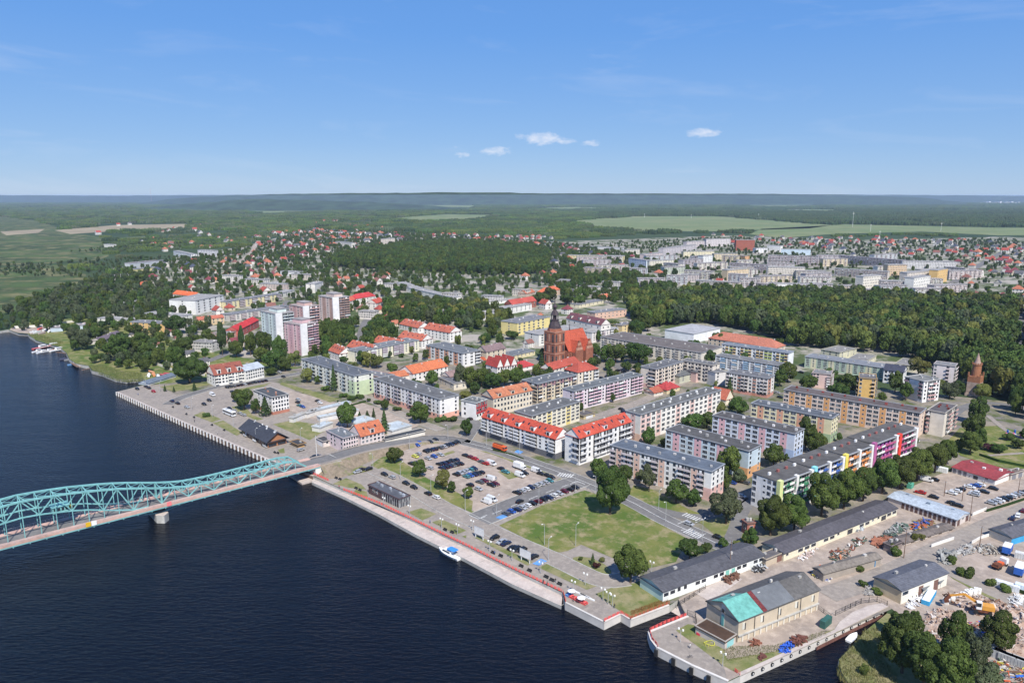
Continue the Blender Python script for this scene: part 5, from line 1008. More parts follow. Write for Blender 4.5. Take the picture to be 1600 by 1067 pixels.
for poly,n in (([(385,374),(470,358),(640,366),(600,389),(520,399),(440,416),(400,424)],70),([(1490,392),(1600,384),(1740,400),(1740,486),(1560,480),(1490,456)],60),([(1200,378),(1300,372),(1560,376),(1560,396),(1380,404),(1240,394)],60),([(250,412),(420,398),(450,440),(430,480),(290,470),(180,440)],26),([(640,366),(860,370),(900,388),(760,390)],45),([(860,385),(1000,395),(1140,430),(1000,440),(880,430)],30),([(200,372),(380,362),(420,380),(260,400)],20),([(470,345),(640,350),(640,362),(480,356)],30)):
    pw=[tuple(P(*p)[:2]) for p in poly]
    for (x,y) in rnd_in(pw,n,g):
        if blocked(x,y,7): continue
        rz=EA+g.choice((0,math.pi/2))+g.uniform(-.2,.2); s_=g.uniform(.8,1.2); HS.append((x,y,rz,s_)); foot((x,y),rz,11*s_,9*s_)
def house_mesh(nm,wc,rc,kind):
    mb=MB(); L_,W_,h,rh=11,9,5.5,4
    if kind=='gable': wall_gable(mb,L_,W_,h,rh,wallm(wc))
    else: mb.box(0,L_,0,W_,0,h,wallm(wc))
    pyramid_roof(mb,L_,W_,h,rh,kind,roofm(rc),.4)
    for i in range(3):
        x=L_*(i+.5)/3
        for z in (1.1,3.6): mb.box(x-.6,x+.6,-.06,0,z,z+1.3,GLS)
    return mb.mesh(nm)
HM_=[house_mesh('far_house',(.56,.53,.48),rc,('gable','hip')[i%2]) for i,rc in enumerate(cols.values())]
FARHOUSES=lambda: instancer('far_houses',[(x,y,0) for x,y,_,_2 in HS],HM_,[g.choice((0,0,1,1,2,3,4,5)) for _ in HS],[(q[3],)*3 for q in HS],[q[2] for q in HS],'hundreds of small houses with red and dark roofs filling the far suburbs')
for k,(o,u_) in HP.items():
    if not u_:
        for c in list(o.children): bpy.data.objects.remove(c)
        bpy.data.objects.remove(o)
# ------------------------------------------------------------ trees
def leafm(name,a,b,rnd=.45):
    m=bpy.data.materials.new(name); m.use_nodes=True; t=m.node_tree; bs=t.nodes['Principled BSDF']; bs.inputs['Roughness'].default_value=.7; bs.inputs['Specular IOR Level'].default_value=.25
    at=N(t,'ShaderNodeAttribute',_attribute_name='tone'); mx=t.nodes.new('ShaderNodeMixRGB'); mx.inputs[1].default_value=(*a,1); mx.inputs[2].default_value=(*b,1); t.links.new(at.outputs['Fac'],mx.inputs[0])
    oi=t.nodes.new('ShaderNodeObjectInfo'); hs=N(t,'ShaderNodeHueSaturation')
    t.links.new(MATH(t,'ADD',MATH(t,'MULTIPLY',oi.outputs['Random'],.05),.472),hs.inputs['Hue']); t.links.new(MATH(t,'ADD',MATH(t,'MULTIPLY',MATH(t,'FRACT',MATH(t,'MULTIPLY',oi.outputs['Random'],9.7)),rnd),1-rnd*.5),hs.inputs['Value'])
    t.links.new(mx.outputs[0],hs.inputs['Color']); t.links.new(hs.outputs[0],bs.inputs['Base Color'])
    tr=t.nodes.new('ShaderNodeBsdfTranslucent'); t.links.new(hs.outputs[0],tr.inputs[0]); ms=N(t,'ShaderNodeMixShader',Fac=.18); t.links.new(bs.outputs[0],ms.inputs[1]); t.links.new(tr.outputs[0],ms.inputs[2]); t.links.new(ms.outputs[0],t.nodes['Material Output'].inputs[0])
    MC[name]=m; return m
LF=leafm('leaves_green',(.03,.058,.01),(.095,.14,.027),.55); LFY=leafm('leaves_yellow_green',(.085,.10,.02),(.17,.19,.045)); LFC=leafm('needles',(.024,.048,.014),(.065,.10,.028),.5); LFW=leafm('leaves_grey_green',(.045,.065,.028),(.10,.125,.06)); LFP=leafm('leaves_purple',(.03,.008,.012),(.06,.015,.02))
BARK=M('bark',(.09,.065,.045),.95,.3,3)
def crown(name,kind,n,leaf,seed,mat,lobes=14):
    """unit crown: radius ~1 in x,y, height 0..2 in z; many small leaf clumps over overlapping lobes"""
    g=np.random.default_rng(seed)
    if kind=='c':
        z=g.random(n)**.75; rr=(1-z)*1.0+.04; th=g.random(n)*2*math.pi; lay=.78+.22*np.cos(z*42)
        rad=rr*lay*(.75+.3*g.random(n)); c=np.stack([rad*np.cos(th),rad*np.sin(th),z*2.0],1); nr=np.stack([np.cos(th),np.sin(th),np.full(n,.9)],1)
        tone=g.random(n)*.7+.15
    else:
        cs=[]; 
        while len(cs)<lobes:
            v=g.normal(size=3); v/=np.linalg.norm(v); r=g.uniform(.35,.72); v=v*r; v[2]=v[2]*(.95 if kind!='p' else .98)
            if v[2]<-.55: continue
            cs.append(v)
        cs=np.array(cs+[[0,0,0.]]); R=np.append(g.uniform(.22,.44,lobes)*(16/lobes)**.33*g.uniform(.75,1.25,lobes),.5)
        k=n*4; i=g.choice(len(cs),k,p=R**2/np.sum(R**2)); v=g.normal(size=(k,3)); v/=np.linalg.norm(v,axis=1)[:,None]
        p=cs[i]+v*R[i][:,None]*(.9+.14*g.random((k,1)))
        d=np.linalg.norm(p[:,None,:]-cs[None],axis=2)/R[None]; d[np.arange(k),i]=9
        ok=(d.min(1)>.86)&(p[:,2]>-.80)&((v[:,2]>-.55)|(g.random(k)<.35)); p=p[ok][:n]; nr=v[ok][:n]; ii=i[ok][:n]
        lt=g.random(len(cs)); tone=np.clip(lt[ii]*.5+g.random(len(p))*.5,0,1)
        s=np.array([1,1,1]); c=p*s+np.array([0,0,.9]); c[:,2]=c[:,2]/1.75*2; n=len(p)
    nr=nr+g.normal(size=(n,3))*.45; nr/=np.linalg.norm(nr,axis=1)[:,None]
    a=np.cross(nr,g.normal(size=(n,3))); a/=np.linalg.norm(a,axis=1)[:,None]; b=np.cross(nr,a)
    sz=leaf*(.6+.8*g.random((n,1))); a=a*sz; b=b*sz*.8
    V=np.stack([c-a,c-b*.9+a*.15,c+a,c+b],1).reshape(-1,3)
    me=bpy.data.meshes.new(name); me.vertices.add(len(V)); me.vertices.foreach_set('co',V.ravel().astype('f'))
    me.loops.add(n*4); me.loops.foreach_set('vertex_index',np.arange(n*4)); me.polygons.add(n); me.polygons.foreach_set('loop_start',np.arange(n)*4)
    me.update(calc_edges=True); at=me.attributes.new('tone','FLOAT','FACE'); at.data.foreach_set('value',tone.astype('f')); me.materials.append(mat); return me
def trunk(name,limbs=5,seed=1):
    g=random.Random(seed); mb=MB(); mb.cyl(0,0,-.1,1.1,.085,.05,BARK,7)
    for k in range(limbs):
        a=g.uniform(0,6.28); z=g.uniform(.45,.9); mb.beam((0,0,z),(math.cos(a)*.5,math.sin(a)*.5,z+g.uniform(.3,.6)),.04,.04,BARK)
    return mb.mesh(name)
BR=[crown('crown_broad','b',4200,.058,s,LF,40) for s in (1,2,3,4,5)]
BIG=[crown('crown_large','b',11000,.04,s,LF,60) for s in (11,12,13)]
YEL=[crown('crown_light','b',3000,.062,s,LFY,24) for s in (21,22)]; WIL=[crown('crown_grey','b',3200,.065,s,LFW,26) for s in (31,32)]
CONI=[crown('crown_conifer','c',1400,.10,s,LFC) for s in (41,42)]; POP=[crown('crown_poplar','p',2200,.075,s,LFC,18) for s in (51,52)]; PUR=[crown('crown_purple','b',1500,.1,61,LFP,16)]
BUS=[crown('crown_bush','b',700,.14,s,LF,8) for s in (71,72,73)]
TRK=[trunk('trunk',5,s) for s in (1,2,3)]
KIND={'b':BR,'B':BIG,'y':YEL,'w':WIL,'c':CONI,'p':POP,'r':PUR,'s':BUS}
ADJ={'b':'round green','B':'large broad','y':'light yellow green','w':'grey green','c':'dark pointed conifer','p':'tall slim poplar','r':'dark purple leaved','s':'low green'}
NTREE=[0]
def tree(x,y,r,hh,kind,label,group=None,z=0):
    """x,y ground point; r crown radius; hh total height"""
    i=NTREE[0]; NTREE[0]+=1; g=random.Random(i*13+5)
    bush=kind=='s'; name='bush' if bush else ('conifer_tree' if kind=='c' else 'poplar_tree' if kind=='p' else 'leafy_tree')
    root=thing(name,(x,y,z),g.uniform(0,6.28),label,'bush' if bush else 'tree',group)
    z0=(.12 if kind in 'cp' else .13)*hh if not bush else -.1*hh
    c=link('crown',g.choice(KIND[kind]),root); c.location=(0,0,z0*.8); c.scale=(r*g.uniform(.95,1.08),r*g.uniform(.95,1.08),(hh-z0*.8)/2)
    t=link('trunk',g.choice(TRK),root); s=hh*.55; t.scale=(r*.8 if not bush else r*.3,r*.8 if not bush else r*.3,s)
    return root
def ptree(u,vb,w,hp,kind,label,group=None):
    s,p=PX(u,vb-1); r=w/2/s; hh=hgt(u,vb-1,hp); 
    # the lowest visible point is the crown's near edge: push the trunk back a little
    y=p.y+r*.35; x=p.x*y/p.y; tree(x,y,r*1.06,max(hh*1.02,1.2),kind,label,group)
HT=[('behind the blue roofed loggia block and parking lot',None),]
def trees(place,lst,group=None):
    n=len(lst); lst=sorted(lst)
    for i,(u,vb,w,hp,k) in enumerate(lst):
        tail=' '+place if n==1 else ', %s of those %s'%(nth(i,n),place)
        ptree(u,vb,w,hp,k,('%s %s%s'%(ADJ[k],'bush' if k=='s' else 'tree',tail)).replace('conifer tree','conifer'),group or ('trees '+place if n>1 else None))
trees('standing alone on the big lawn',[(953,809,58,73,'B')])
trees('along the parking lot verge',[(617,726,26,25,'b'),(656,748,25,27,'b'),(692,768,26,30,'y'),(706,772,16,18,'b'),(732,781,18,18,'b')])
trees('at the corner before the shop flats',[(729,683,21,27,'b')])
trees('in front of the blue roofed loggia block',[(935,750,30,32,'b'),(977,758,26,30,'b'),(1014,771,26,40,'w'),(1056,790,38,36,'b'),(1083,794,30,24,'b'),(1000,757,14,20,'w')])
trees('between the salmon panelled block and the pale blue blocks',[(1013,701,24,31,'b'),(1082,676,34,28,'b'),(1104,672,30,26,'b'),(1125,650,20,20,'y'),(1037,700,14,14,'b')])
trees('at the gables of the pale blue blocks',[(1138,750,38,50,'b'),(1154,757,26,22,'w'),(1208,732,36,34,'b'),(1258,706,34,48,'b'),(1274,712,28,36,'b'),(1240,690,16,20,'b')])
trees('at the road bend left of the colourful block',[(1134,824,58,50,'w'),(1168,856,24,22,'b')])
trees('around the red gabled house and yellow block',[(1152,652,32,28,'b'),(1181,656,14,22,'c'),(1139,624,16,32,'c'),(1148,640,14,18,'b'),(1108,572,22,24,'b'),(1132,571,24,20,'b')])
trees('in the dark row beside the colourful block',[(1203,842,54,60,'B'),(1240,836,50,56,'B'),(1283,812,58,66,'B'),(1318,800,50,62,'B'),(1348,787,46,54,'B'),(1378,776,48,56,'B'),(1405,767,48,52,'B'),(1432,754,48,50,'B'),(1460,742,42,46,'B'),(1478,729,34,40,'B')],'street trees beside the colourful block')
trees('on the lawn edge above the long green white shed',[(1077,878,40,33,'b'),(1103,868,18,19,'b'),(1129,859,18,16,'b'),(1172,857,28,28,'b'),(1150,858,14,12,'y')])
trees('by the turning circle near the green white shed',[(985,916,50,58,'b')])
trees('on the oval island',[(926,884,9,18,'c'),(932,890,11,9,'r'),(907,877,8,6,'s'),(941,880,10,7,'y')])
trees('on the reedy bank in the bottom corner',[(1408,1060,72,82,'B'),(1440,1090,80,90,'B'),(1481,1108,80,92,'B'),(1410,1003,46,44,'b'),(1429,978,18,22,'b'),(1490,1040,54,72,'B'),(1522,1062,46,66,'w'),(1560,1026,58,58,'B'),(1380,1008,18,14,'y'),(1540,1092,50,44,'w'),(1350,1055,16,14,'s')])
trees('in the yard corners by the scrap heaps',[(1347,918,14,10,'s'),(1370,930,16,9,'s'),(1395,865,14,14,'y'),(1428,848,14,13,'y'),(1439,846,12,10,'y'),(1310,896,12,12,'y'),(1340,893,20,12,'s'),(1487,882,14,12,'s'),(1500,900,14,12,'s'),(1515,905,16,14,'s'),(1548,918,16,10,'s'),(1570,926,16,10,'s'),(1398,870,18,12,'s')])
trees('on the lawn east of the car park',[(1515,713,38,36,'B'),(1531,700,20,28,'b'),(1545,706,18,10,'r'),(1560,710,22,14,'b'),(1590,703,22,14,'b'),(1575,690,18,12,'b'),(1520,690,34,42,'b'),(1525,665,36,40,'b'),(1600,688,18,16,'b'),(1500,705,18,16,'s')])
trees('among the small tower blocks by the brick tower',[(1325,620,44,32,'b'),(1308,628,34,26,'b'),(1295,602,26,24,'b'),(1398,616,24,34,'b'),(1415,628,22,28,'b'),(1378,630,14,16,'b'),(1434,590,30,30,'y'),(1465,610,20,18,'y'),(1483,625,28,26,'w'),(1498,618,24,20,'b'),(1535,625,26,22,'y'),(1550,618,22,24,'b'),(1230,600,30,32,'b'),(1218,606,24,26,'b'),(1262,612,30,24,'b')])
trees('by the mansion and white cube house',[(297,602,52,40,'B'),(382,643,28,34,'b'),(372,630,18,20,'b'),(415,652,20,30,'c'),(400,649,16,24,'b'),(304,612,8,14,'c'),(258,613,6,10,'c'),(272,614,5,9,'c'),(425,588,20,12,'b'),(323,652,14,5,'s')])
trees('in front of the pale green ended block',[(480,600,20,22,'y'),(522,613,13,40,'c'),(497,602,12,14,'b'),(537,622,14,6,'s'),(550,626,14,6,'s'),(562,624,14,6,'s'),(510,612,14,8,'s')])
trees('around the pink waterside house',[(543,671,30,40,'b'),(601,680,17,38,'c'),(584,656,8,17,'c'),(574,655,10,12,'c'),(562,655,8,11,'c')])
trees('before the white block with pink foot',[(657,664,34,32,'b'),(602,643,13,18,'b'),(576,629,7,6,'s'),(590,633,14,6,'s'),(620,643,14,6,'s'),(640,652,12,6,'s'),(690,660,20,7,'s'),(708,660,16,8,'s')])
trees('at the foot of the four tower blocks',[(348,557,19,54,'p'),(379,551,13,42,'p'),(392,557,22,34,'b'),(414,561,27,44,'b'),(438,574,23,48,'b'),(428,580,36,32,'b'),(461,574,22,24,'y'),(370,560,24,26,'b'),(333,546,16,24,'b'),(408,568,26,24,'b'),(446,582,24,22,'b'),(505,545,26,40,'b'),(520,540,26,34,'b'),(535,536,28,26,'b'),(512,560,16,28,'b')])
trees('in front of the cream and lilac balcony block',[(575,575,22,24,'y'),(589,577,20,22,'y'),(565,571,18,20,'b'),(537,571,15,14,'b'),(550,577,18,10,'y'),(628,560,8,7,'s'),(612,580,17,10,'s')])
trees('in the gardens left of the long white tenements',[(675,606,21,25,'b'),(705,596,22,14,'b'),(720,606,24,36,'w'),(735,608,26,34,'b'),(752,606,26,30,'b'),(770,610,28,26,'b'),(788,606,26,28,'b'),(806,606,26,30,'b'),(742,618,20,20,'b'),(760,600,22,22,'w'),(728,625,24,12,'y'),(650,605,22,8,'s'),(822,603,20,20,'b'),(845,600,22,22,'b')])
trees('on the church square',[(962,570,32,32,'b'),(945,568,24,24,'b'),(930,560,18,22,'b'),(998,570,36,32,'b'),(985,562,26,24,'b'),(953,580,16,18,'b'),(978,582,16,16,'b'),(996,583,16,14,'b'),(880,564,17,12,'b'),(846,578,14,26,'c'),(928,574,12,10,'b'),(960,590,20,8,'s'),(866,652,34,22,'b')])
ptree(866,664,34,22,'b','round green tree behind the red roofed flats')
trees('between the white blocks north of the church',[(935,536,12,18,'b'),(960,521,28,18,'b'),(995,524,26,22,'b'),(1012,520,22,24,'b'),(1078,552,18,18,'b'),(1125,548,22,24,'b'),(770,530,20,22,'b'),(757,538,18,16,'b'),(800,532,22,14,'b'),(845,478,26,20,'b'),(860,474,26,22,'b'),(885,478,22,18,'b'),(905,480,22,18,'b')])
trees('on the left riverbank',[(105,523,16,18,'b'),(118,536,22,22,'w'),(132,548,32,34,'w'),(150,535,24,24,'b'),(185,567,44,40,'b'),(205,560,30,34,'b'),(220,548,30,26,'b'),(230,562,26,24,'b'),(148,569,14,14,'b'),(228,583,20,22,'b'),(245,570,22,24,'b'),(268,572,22,26,'b'),(285,556,36,26,'b'),(275,524,34,30,'b'),(243,527,20,22,'b'),(210,527,26,20,'b'),(160,528,22,14,'w'),(325,535,18,20,'b'),(305,560,14,10,'y'),(320,576,10,8,'y')])
# scattered trees of the town: individuals nearest, the rest as woodland
def clear_of_roads(x,y,d):
    for (ax,ay,bx,by,w) in RSEG:
        dx,dy=bx-ax,by-ay; t_=max(0,min(1,((x-ax)*dx+(y-ay)*dy)/(dx*dx+dy*dy+1e-6)))
        if math.hypot(x-ax-dx*t_,y-ay-dy*t_)<w/2+d: return False
    return True
g=random.Random(3); NIND=NTREE[0]
WLIST=[] # (x,y,r,h,type) to be instanced
def fill(polypx,spacing,hr,types,where,prob=1.0,ind=False,pad=1.5,mask=None,px=True):
    poly=[tuple(P(*p)[:2]) for p in polypx] if px else polypx
    xs=[p[0] for p in poly]; ys=[p[1] for p in poly]; y=min(ys)
    while y<max(ys):
        x=min(xs)
        while x<max(xs):
            qx,qy=x+g.uniform(-.5,.5)*spacing,y+g.uniform(-.5,.5)*spacing; x+=spacing
            if g.random()>prob or not inside((qx,qy),poly) or blocked(qx,qy,pad) or not clear_of_roads(qx,qy,1.5): continue
            if mask and not mask(qx,qy): continue
            h_=g.uniform(*hr); k=g.choice(types)
            WLIST.append((qx,qy,h_*g.uniform(.28,.36),h_,k))
        y+=spacing
def lowf(x,y,s=1.0): return math.sin(x*.011*s+math.sin(y*.007*s)*2)+math.sin(y*.013*s+1.3*math.sin(x*.005*s))
fill([(985,474),(1100,466),(1250,466),(1400,474),(1600,484),(1800,500),(1850,650),(1700,672),(1600,655),(1560,640),(1540,606),(1500,596),(1440,568),(1400,556),(1330,549),(1270,545),(1246,545),(1215,532),(1140,512),(1080,505),(1030,512),(1000,517),(985,500)],8.6,(12,23),'bbbbbbddwy','park')
fill([(515,410),(560,397),(620,388),(720,381),(830,388),(860,402),(850,428),(790,431),(700,427),(600,422),(520,418)],10,(14,20),'bbd','wood')
fill([(600,482),(640,472),(700,482),(745,475),(800,505),(760,520),(700,512),(640,505),(600,508)],8.5,(11,16),'bbbdwy','hospital',.78)
fill([(500,520),(560,510),(612,515),(622,545),(575,548),(540,540),(500,565)],8,(10,15),'bbd','terrace',.85)
fill([(850,440),(900,430),(990,430),(1060,455),(1000,480),(960,478),(900,470),(860,462)],10,(10,15),'bbbd','mid',.55)
fill([(880,395),(1000,405),(1060,420),(1130,440),(1000,440),(870,440)],12,(9,14),'bbd','mid',.3)
fill([(130,445),(200,430),(240,445),(330,470),(300,500),(230,520),(120,505),(80,520),(20,500),(30,480)],10,(8,15),'bwwbd','left',.62)
fill([(120,500),(330,505),(330,575),(250,585),(150,570),(110,545)],9,(6,12),'bbwd','left',.55)
fill([(-40,490),(60,486),(100,505),(40,518),(-40,512)],10,(5,9),'bw','left',.7)
fill([(470,575),(700,560),(1000,560),(1260,600),(1440,650),(1440,700),(1100,780),(960,750),(900,700),(720,660)],15,(4,9),'bbbdy','town',.22)
fill([(330,545),(470,500),(600,480),(800,500),(1000,520),(1250,550),(1000,610),(750,590),(600,560),(470,580)],13,(5,11),'bbbdy','town',.38)
fill([(170,425),(380,390),(480,362),(620,364),(860,380),(1000,400),(870,445),(740,480),(600,480),(450,500),(330,470)],15,(6,12),'bbbdw','suburb',.8)
fill([(860,385),(1140,372),(1350,378),(1560,374),(1800,388),(1800,482),(1400,468),(1130,455),(1000,440)],17,(5,10),'bbdw','suburb',.55)
fill([(-500,500),(-40,490),(20,480),(30,488),(-40,515),(-500,510)],14,(6,12),'bw','left',.5)
fill([(-100,420),(150,390),(170,372),(240,380),(380,380),(330,410),(180,430),(60,470)],14,(3,9),'wwbd','marshbush',.6,mask=lambda x,y:lowf(x,y,.8)>.1)
# the nearest of them become trees of their own
WLIST.sort(key=lambda q:q[1]*1.0+abs(q[0])*.2)
n_ind=max(0,300-NTREE[0]); own=WLIST[:n_ind]; WLIST=WLIST[n_ind:]
def spot(x,y):
    # name the nearest building for the label
    b=min(BLAB,key=lambda q:(q[0]-x)**2+(q[1]-y)**2); return b[2]
TCOL={'b':'green','d':'dark green','w':'grey green','y':'light green'}
BLAB=[(o.location.x,o.location.y,o['label']) for o in COL.objects if o.get('category') in('apartment block','tower block','terrace','house','town house','shed','hall','school building','church','tower','warehouse','mansion','office building','block','building')]
use={}
for (x,y,r,h_,k) in own:
    lb=spot(x,y); w_=' '.join(lb.split()[:7]).rstrip(',').replace(',',''); 
    sz='tall' if h_>14 else ('small' if h_<7 else 'medium'); key='%s %s tree near the %s'%(sz,TCOL[k],w_)
    for bad in (' with',' and',' of',' in',' the',' by',' before',' behind',' beside',' near',' a',' two',' to'): 
        if key.endswith(bad): key=key[:-len(bad)]
    tree(x,y,r,h_,'b' if k in'bd' else k,key,'town trees between the buildings' if y<620 else 'trees of the park wood and gardens')
# instanced woodland
def instancer(name,pts,protos,kind_idx,sc_,rot,label):
    me=bpy.data.meshes.new(name); me.from_pydata([(p[0],p[1],p[2] if len(p)>2 else 0) for p in pts],[],[])
    for nm,ar,ty in (('idx',kind_idx,'INT'),('rotz',rot,'FLOAT')):
        a=me.attributes.new(nm,ty,'POINT'); a.data.foreach_set('value',np.array(ar,dtype='i' if ty=='INT' else 'f'))
    a=me.attributes.new('scl','FLOAT_VECTOR','POINT'); a.data.foreach_set('vector',np.array(sc_,dtype='f').ravel())
    o=bpy.data.objects.new(name,me); COL.objects.link(o); c=bpy.data.collections.new(name+'_kinds')
    for i,pm in enumerate(protos): q=bpy.data.objects.new('%s_kind_%02d'%(name,i),pm); c.objects.link(q)
    ng=bpy.data.node_groups.new(name+'_nodes','GeometryNodeTree'); ng.interface.new_socket('Geometry',in_out='INPUT',socket_type='NodeSocketGeometry'); ng.interface.new_socket('Geometry',in_out='OUTPUT',socket_type='NodeSocketGeometry')
    gi=ng.nodes.new('NodeGroupInput'); go=ng.nodes.new('NodeGroupOutput'); ip=ng.nodes.new('GeometryNodeInstanceOnPoints'); ci=ng.nodes.new('GeometryNodeCollectionInfo'); ci.inputs['Collection'].default_value=c; ci.inputs['Separate Children'].default_value=True; ci.inputs['Reset Children'].default_value=True
    na=lambda n,ty:(lambda q:(setattr(q,'data_type',ty),q.inputs['Name'].__setattr__('default_value',n),q)[2])(ng.nodes.new('GeometryNodeInputNamedAttribute'))
    a1=na('idx','INT'); a2=na('rotz','FLOAT'); a3=na('scl','FLOAT_VECTOR'); cx=ng.nodes.new('ShaderNodeCombineXYZ')
    K=ng.links.new; K(gi.outputs[0],ip.inputs['Points']); K(ci.outputs[0],ip.inputs['Instance']); ip.inputs['Pick Instance'].default_value=True
    K(a1.outputs['Attribute'],ip.inputs['Instance Index']); K(a2.outputs['Attribute'],cx.inputs[2]); K(cx.outputs[0],ip.inputs['Rotation']); K(a3.outputs['Attribute'],ip.inputs['Scale']); K(ip.outputs[0],go.inputs[0])
    md=o.modifiers.new('scatter','NODES'); md.node_group=ng; tag(o,label,kind='stuff'); return o
FARHOUSES()
LIGHT=[crown('wood_crown','b',900,.115,s,LF,18) for s in (81,82,83)]+[crown('wood_crown_dark','b',900,.115,s,LFC,18) for s in (84,85)]+[crown('wood_crown_grey','b',650,.15,86,LFW,9),crown('wood_crown_light','b',650,.15,87,LFY,9)]
def widx(k): return {'b':g.choice((0,1,2)),'d':g.choice((3,4,0)),'w':5,'y':6}[k]
instancer('woodland',[(x,y,h_*.1) for x,y,r,h_,k in WLIST],LIGHT,[widx(q[4]) for q in WLIST],[(r*1.12,r*1.12,h_*.46) for x,y,r,h_,k in WLIST],[g.uniform(0,6.28) for _ in WLIST],'leafy trees filling the park wood, gardens and suburbs')
# far canopy patches out to the horizon
def grove(name,n,seed,mat,R=30,hh=13):
    g_=np.random.default_rng(seed); mb=MB()
    for k in range(n):
        a=g_.uniform(0,6.28); r=R*math.sqrt(g_.random()); x,y=r*math.cos(a),r*math.sin(a); h_=hh*g_.uniform(.65,1.05); w=g_.uniform(3,5.2)
        m1=[(x+w*math.cos(q)*g_.uniform(.8,1.2),y+w*math.sin(q)*g_.uniform(.8,1.2),h_*.25) for q in np.arange(5)*1.257]; m2=[(x+w*.75*math.cos(q+.6)*g_.uniform(.8,1.2),y+w*.75*math.sin(q+.6),h_*g_.uniform(.7,.85)) for q in np.arange(5)*1.257]; tp=(x,y,h_)
        for i in range(5):
            j=(i+1)%5; mb.face([(m1[i][0],m1[i][1],0),(m1[j][0],m1[j][1],0),m1[j],m1[i]],mat); mb.face([m1[i],m1[j],m2[i]],mat); mb.face([m1[j],m2[j],m2[i]],mat); mb.face([m2[i],m2[j],tp],mat)
    me=mb.mesh(name); at=me.attributes.new('tone','FLOAT','FACE'); at.data.foreach_set('value',g_.random(len(me.polygons)).astype('f')); return me
GV=[grove('grove',42,1,LF),grove('grove',38,2,LFC),grove('grove',30,3,LFW),grove('grove',44,4,LFC,32,17)]
OPEN=[[tuple(P(*p)[:2]) for p in pg] for pg in ([(-1400,420),(-500,360),(0,338),(60,345),(120,365),(170,372),(170,400),(120,420),(150,440),(95,470),(20,488),(-100,505),(-500,490)],[(170,440),(200,418),(380,388),(430,368),(480,357),(620,361),(860,376),(1000,366),(1140,364),(1350,372),(1560,368),(1900,380),(1900,640),(1000,560),(170,520)],
 [(893,345),(1000,338),(1120,338),(1300,352),(1265,358),(1100,364),(985,362),(930,356)],[(1190,359),(1320,350),(1420,352),(1560,355),(1900,356),(1900,369),(1560,371),(1440,366),(1300,369),(1200,375),(1160,368)],[(600,342),(700,334),(770,336),(762,343),(660,347)],[(470,320.5),(600,318),(750,321),(740,326),(620,325),(500,326)],[(380,331),(440,321),(520,325),(500,331),(420,334)],[(80,361),(180,351),(292,349),(302,359),(200,362),(110,367)],[(-20,363),(70,357),(60,365)],
 [(800,326),(900,323.5),(960,325),(880,328)],[(1150,321),(1250,320),(1300,322),(1200,324)],[(1180,330),(1240,327),(1330,328),(1300,332)],[(1330,320),(1420,319),(1430,321),(1340,322)],[(950,317.5),(1020,316.5),(1060,318),(980,319)])]
OB=[(min(p[0] for p in o),max(p[0] for p in o),min(p[1] for p in o),max(p[1] for p in o),o) for o in OPEN]
def isopen(x,y):
    return any(a<x<b and c<y<d and inside((x,y),o) for a,b,c,d,o in OB)
pts=[];idx=[];scl=[];rot=[]
for (y0,y1,st,s0) in ((1100,2600,34,.62),(2600,6000,52,1.0),(6000,13500,125,2.1)):
    y=y0
    while y<y1:
        xm=y*.76; x=-xm
        while x<xm:
            qx,qy=x+g.uniform(-.5,.5)*st,y+g.uniform(-.5,.5)*st; x+=st
            if isopen(qx,qy): continue
            f=lowf(qx,qy,.45)
            left=qx<-.18*qy
            if f>(.95 if left else 1.5) and g.random()<.85: continue
            if left and y0<2500 and g.random()<.45: continue
            pts.append((qx,qy,0)); k=(1 if f<-.2 else 0) if not left else (0,2,0,1)[g.randrange(4)]
            if qx>.12*qy and 3000<qy<7000: k=3
            if g.random()<.15: k=g.randrange(4)
            idx.append(k); s=s0*g.uniform(.85,1.15); scl.append((s,s,min(s,1.15)*g.uniform(.8,1.15))); rot.append(g.uniform(0,6.28))
        y+=st
instancer('far_woods',pts,GV,idx,scl,rot,'distant forests and thickets reaching the horizon')
# distant hills
def hills(name,y,prof,dep,mat):
    mb=MB(); n=len(prof)
    rows=[(0,0.0),(.25,.55),(.5,1.0),(.75,.8),(1,.3)]
    P_=[]
    for fr,hf in rows:
        P_.append([(px*1.0*(y+fr*dep)/y,y+fr*dep,max(-1,hz_*hf)) for px,hz_ in prof])
    for r in range(len(rows)-1):
        for i in range(n-1): mb.face([P_[r][i],P_[r][i+1],P_[r+1][i+1],P_[r+1][i]],mat)
    tag(mb.build(name),kind='structure')
gh_=random.Random(9)
def prof(y,pts_,dx=160):
    out=[]; x=(pts_[0][0]-800)/F*y*1.02
    x1=(pts_[-1][0]-800)/F*y*1.02
    while x<x1:
        u=x/(y*1.02)*F+800; v=pts_[0][1]
        for (a,va),(b,vb) in zip(pts_,pts_[1:]):
            if a<=u<=b: v=va+(vb-va)*(u-a)/(b-a)
        hgt_=ZAT(y,v); out.append((x,max(0,hgt_+gh_.uniform(-5,5)))); x+=dx
    return out
FORF=M('far_forest',(.035,.058,.03),.95,.45,.006)
hills('hills',10500,prof(10500,[(230,320),(300,310),(380,305.5),(420,304),(500,302),(600,301.5),(700,300),(780,300),(860,303),(1000,303.5),(1130,305),(1200,304.5),(1300,306),(1400,308),(1500,320)]),2600,FORF)
hills('hills',16000,prof(16000,[(-500,307),(0,305),(200,306),(330,305),(800,302),(1150,302.5),(1350,304.5),(1600,306.5),(2200,307)],300),4000,FORF)
hills('hills',6500,prof(6500,[(230,329),(330,318),(390,313),(440,312),(520,314),(640,320),(760,329)],90),1200,FORF)
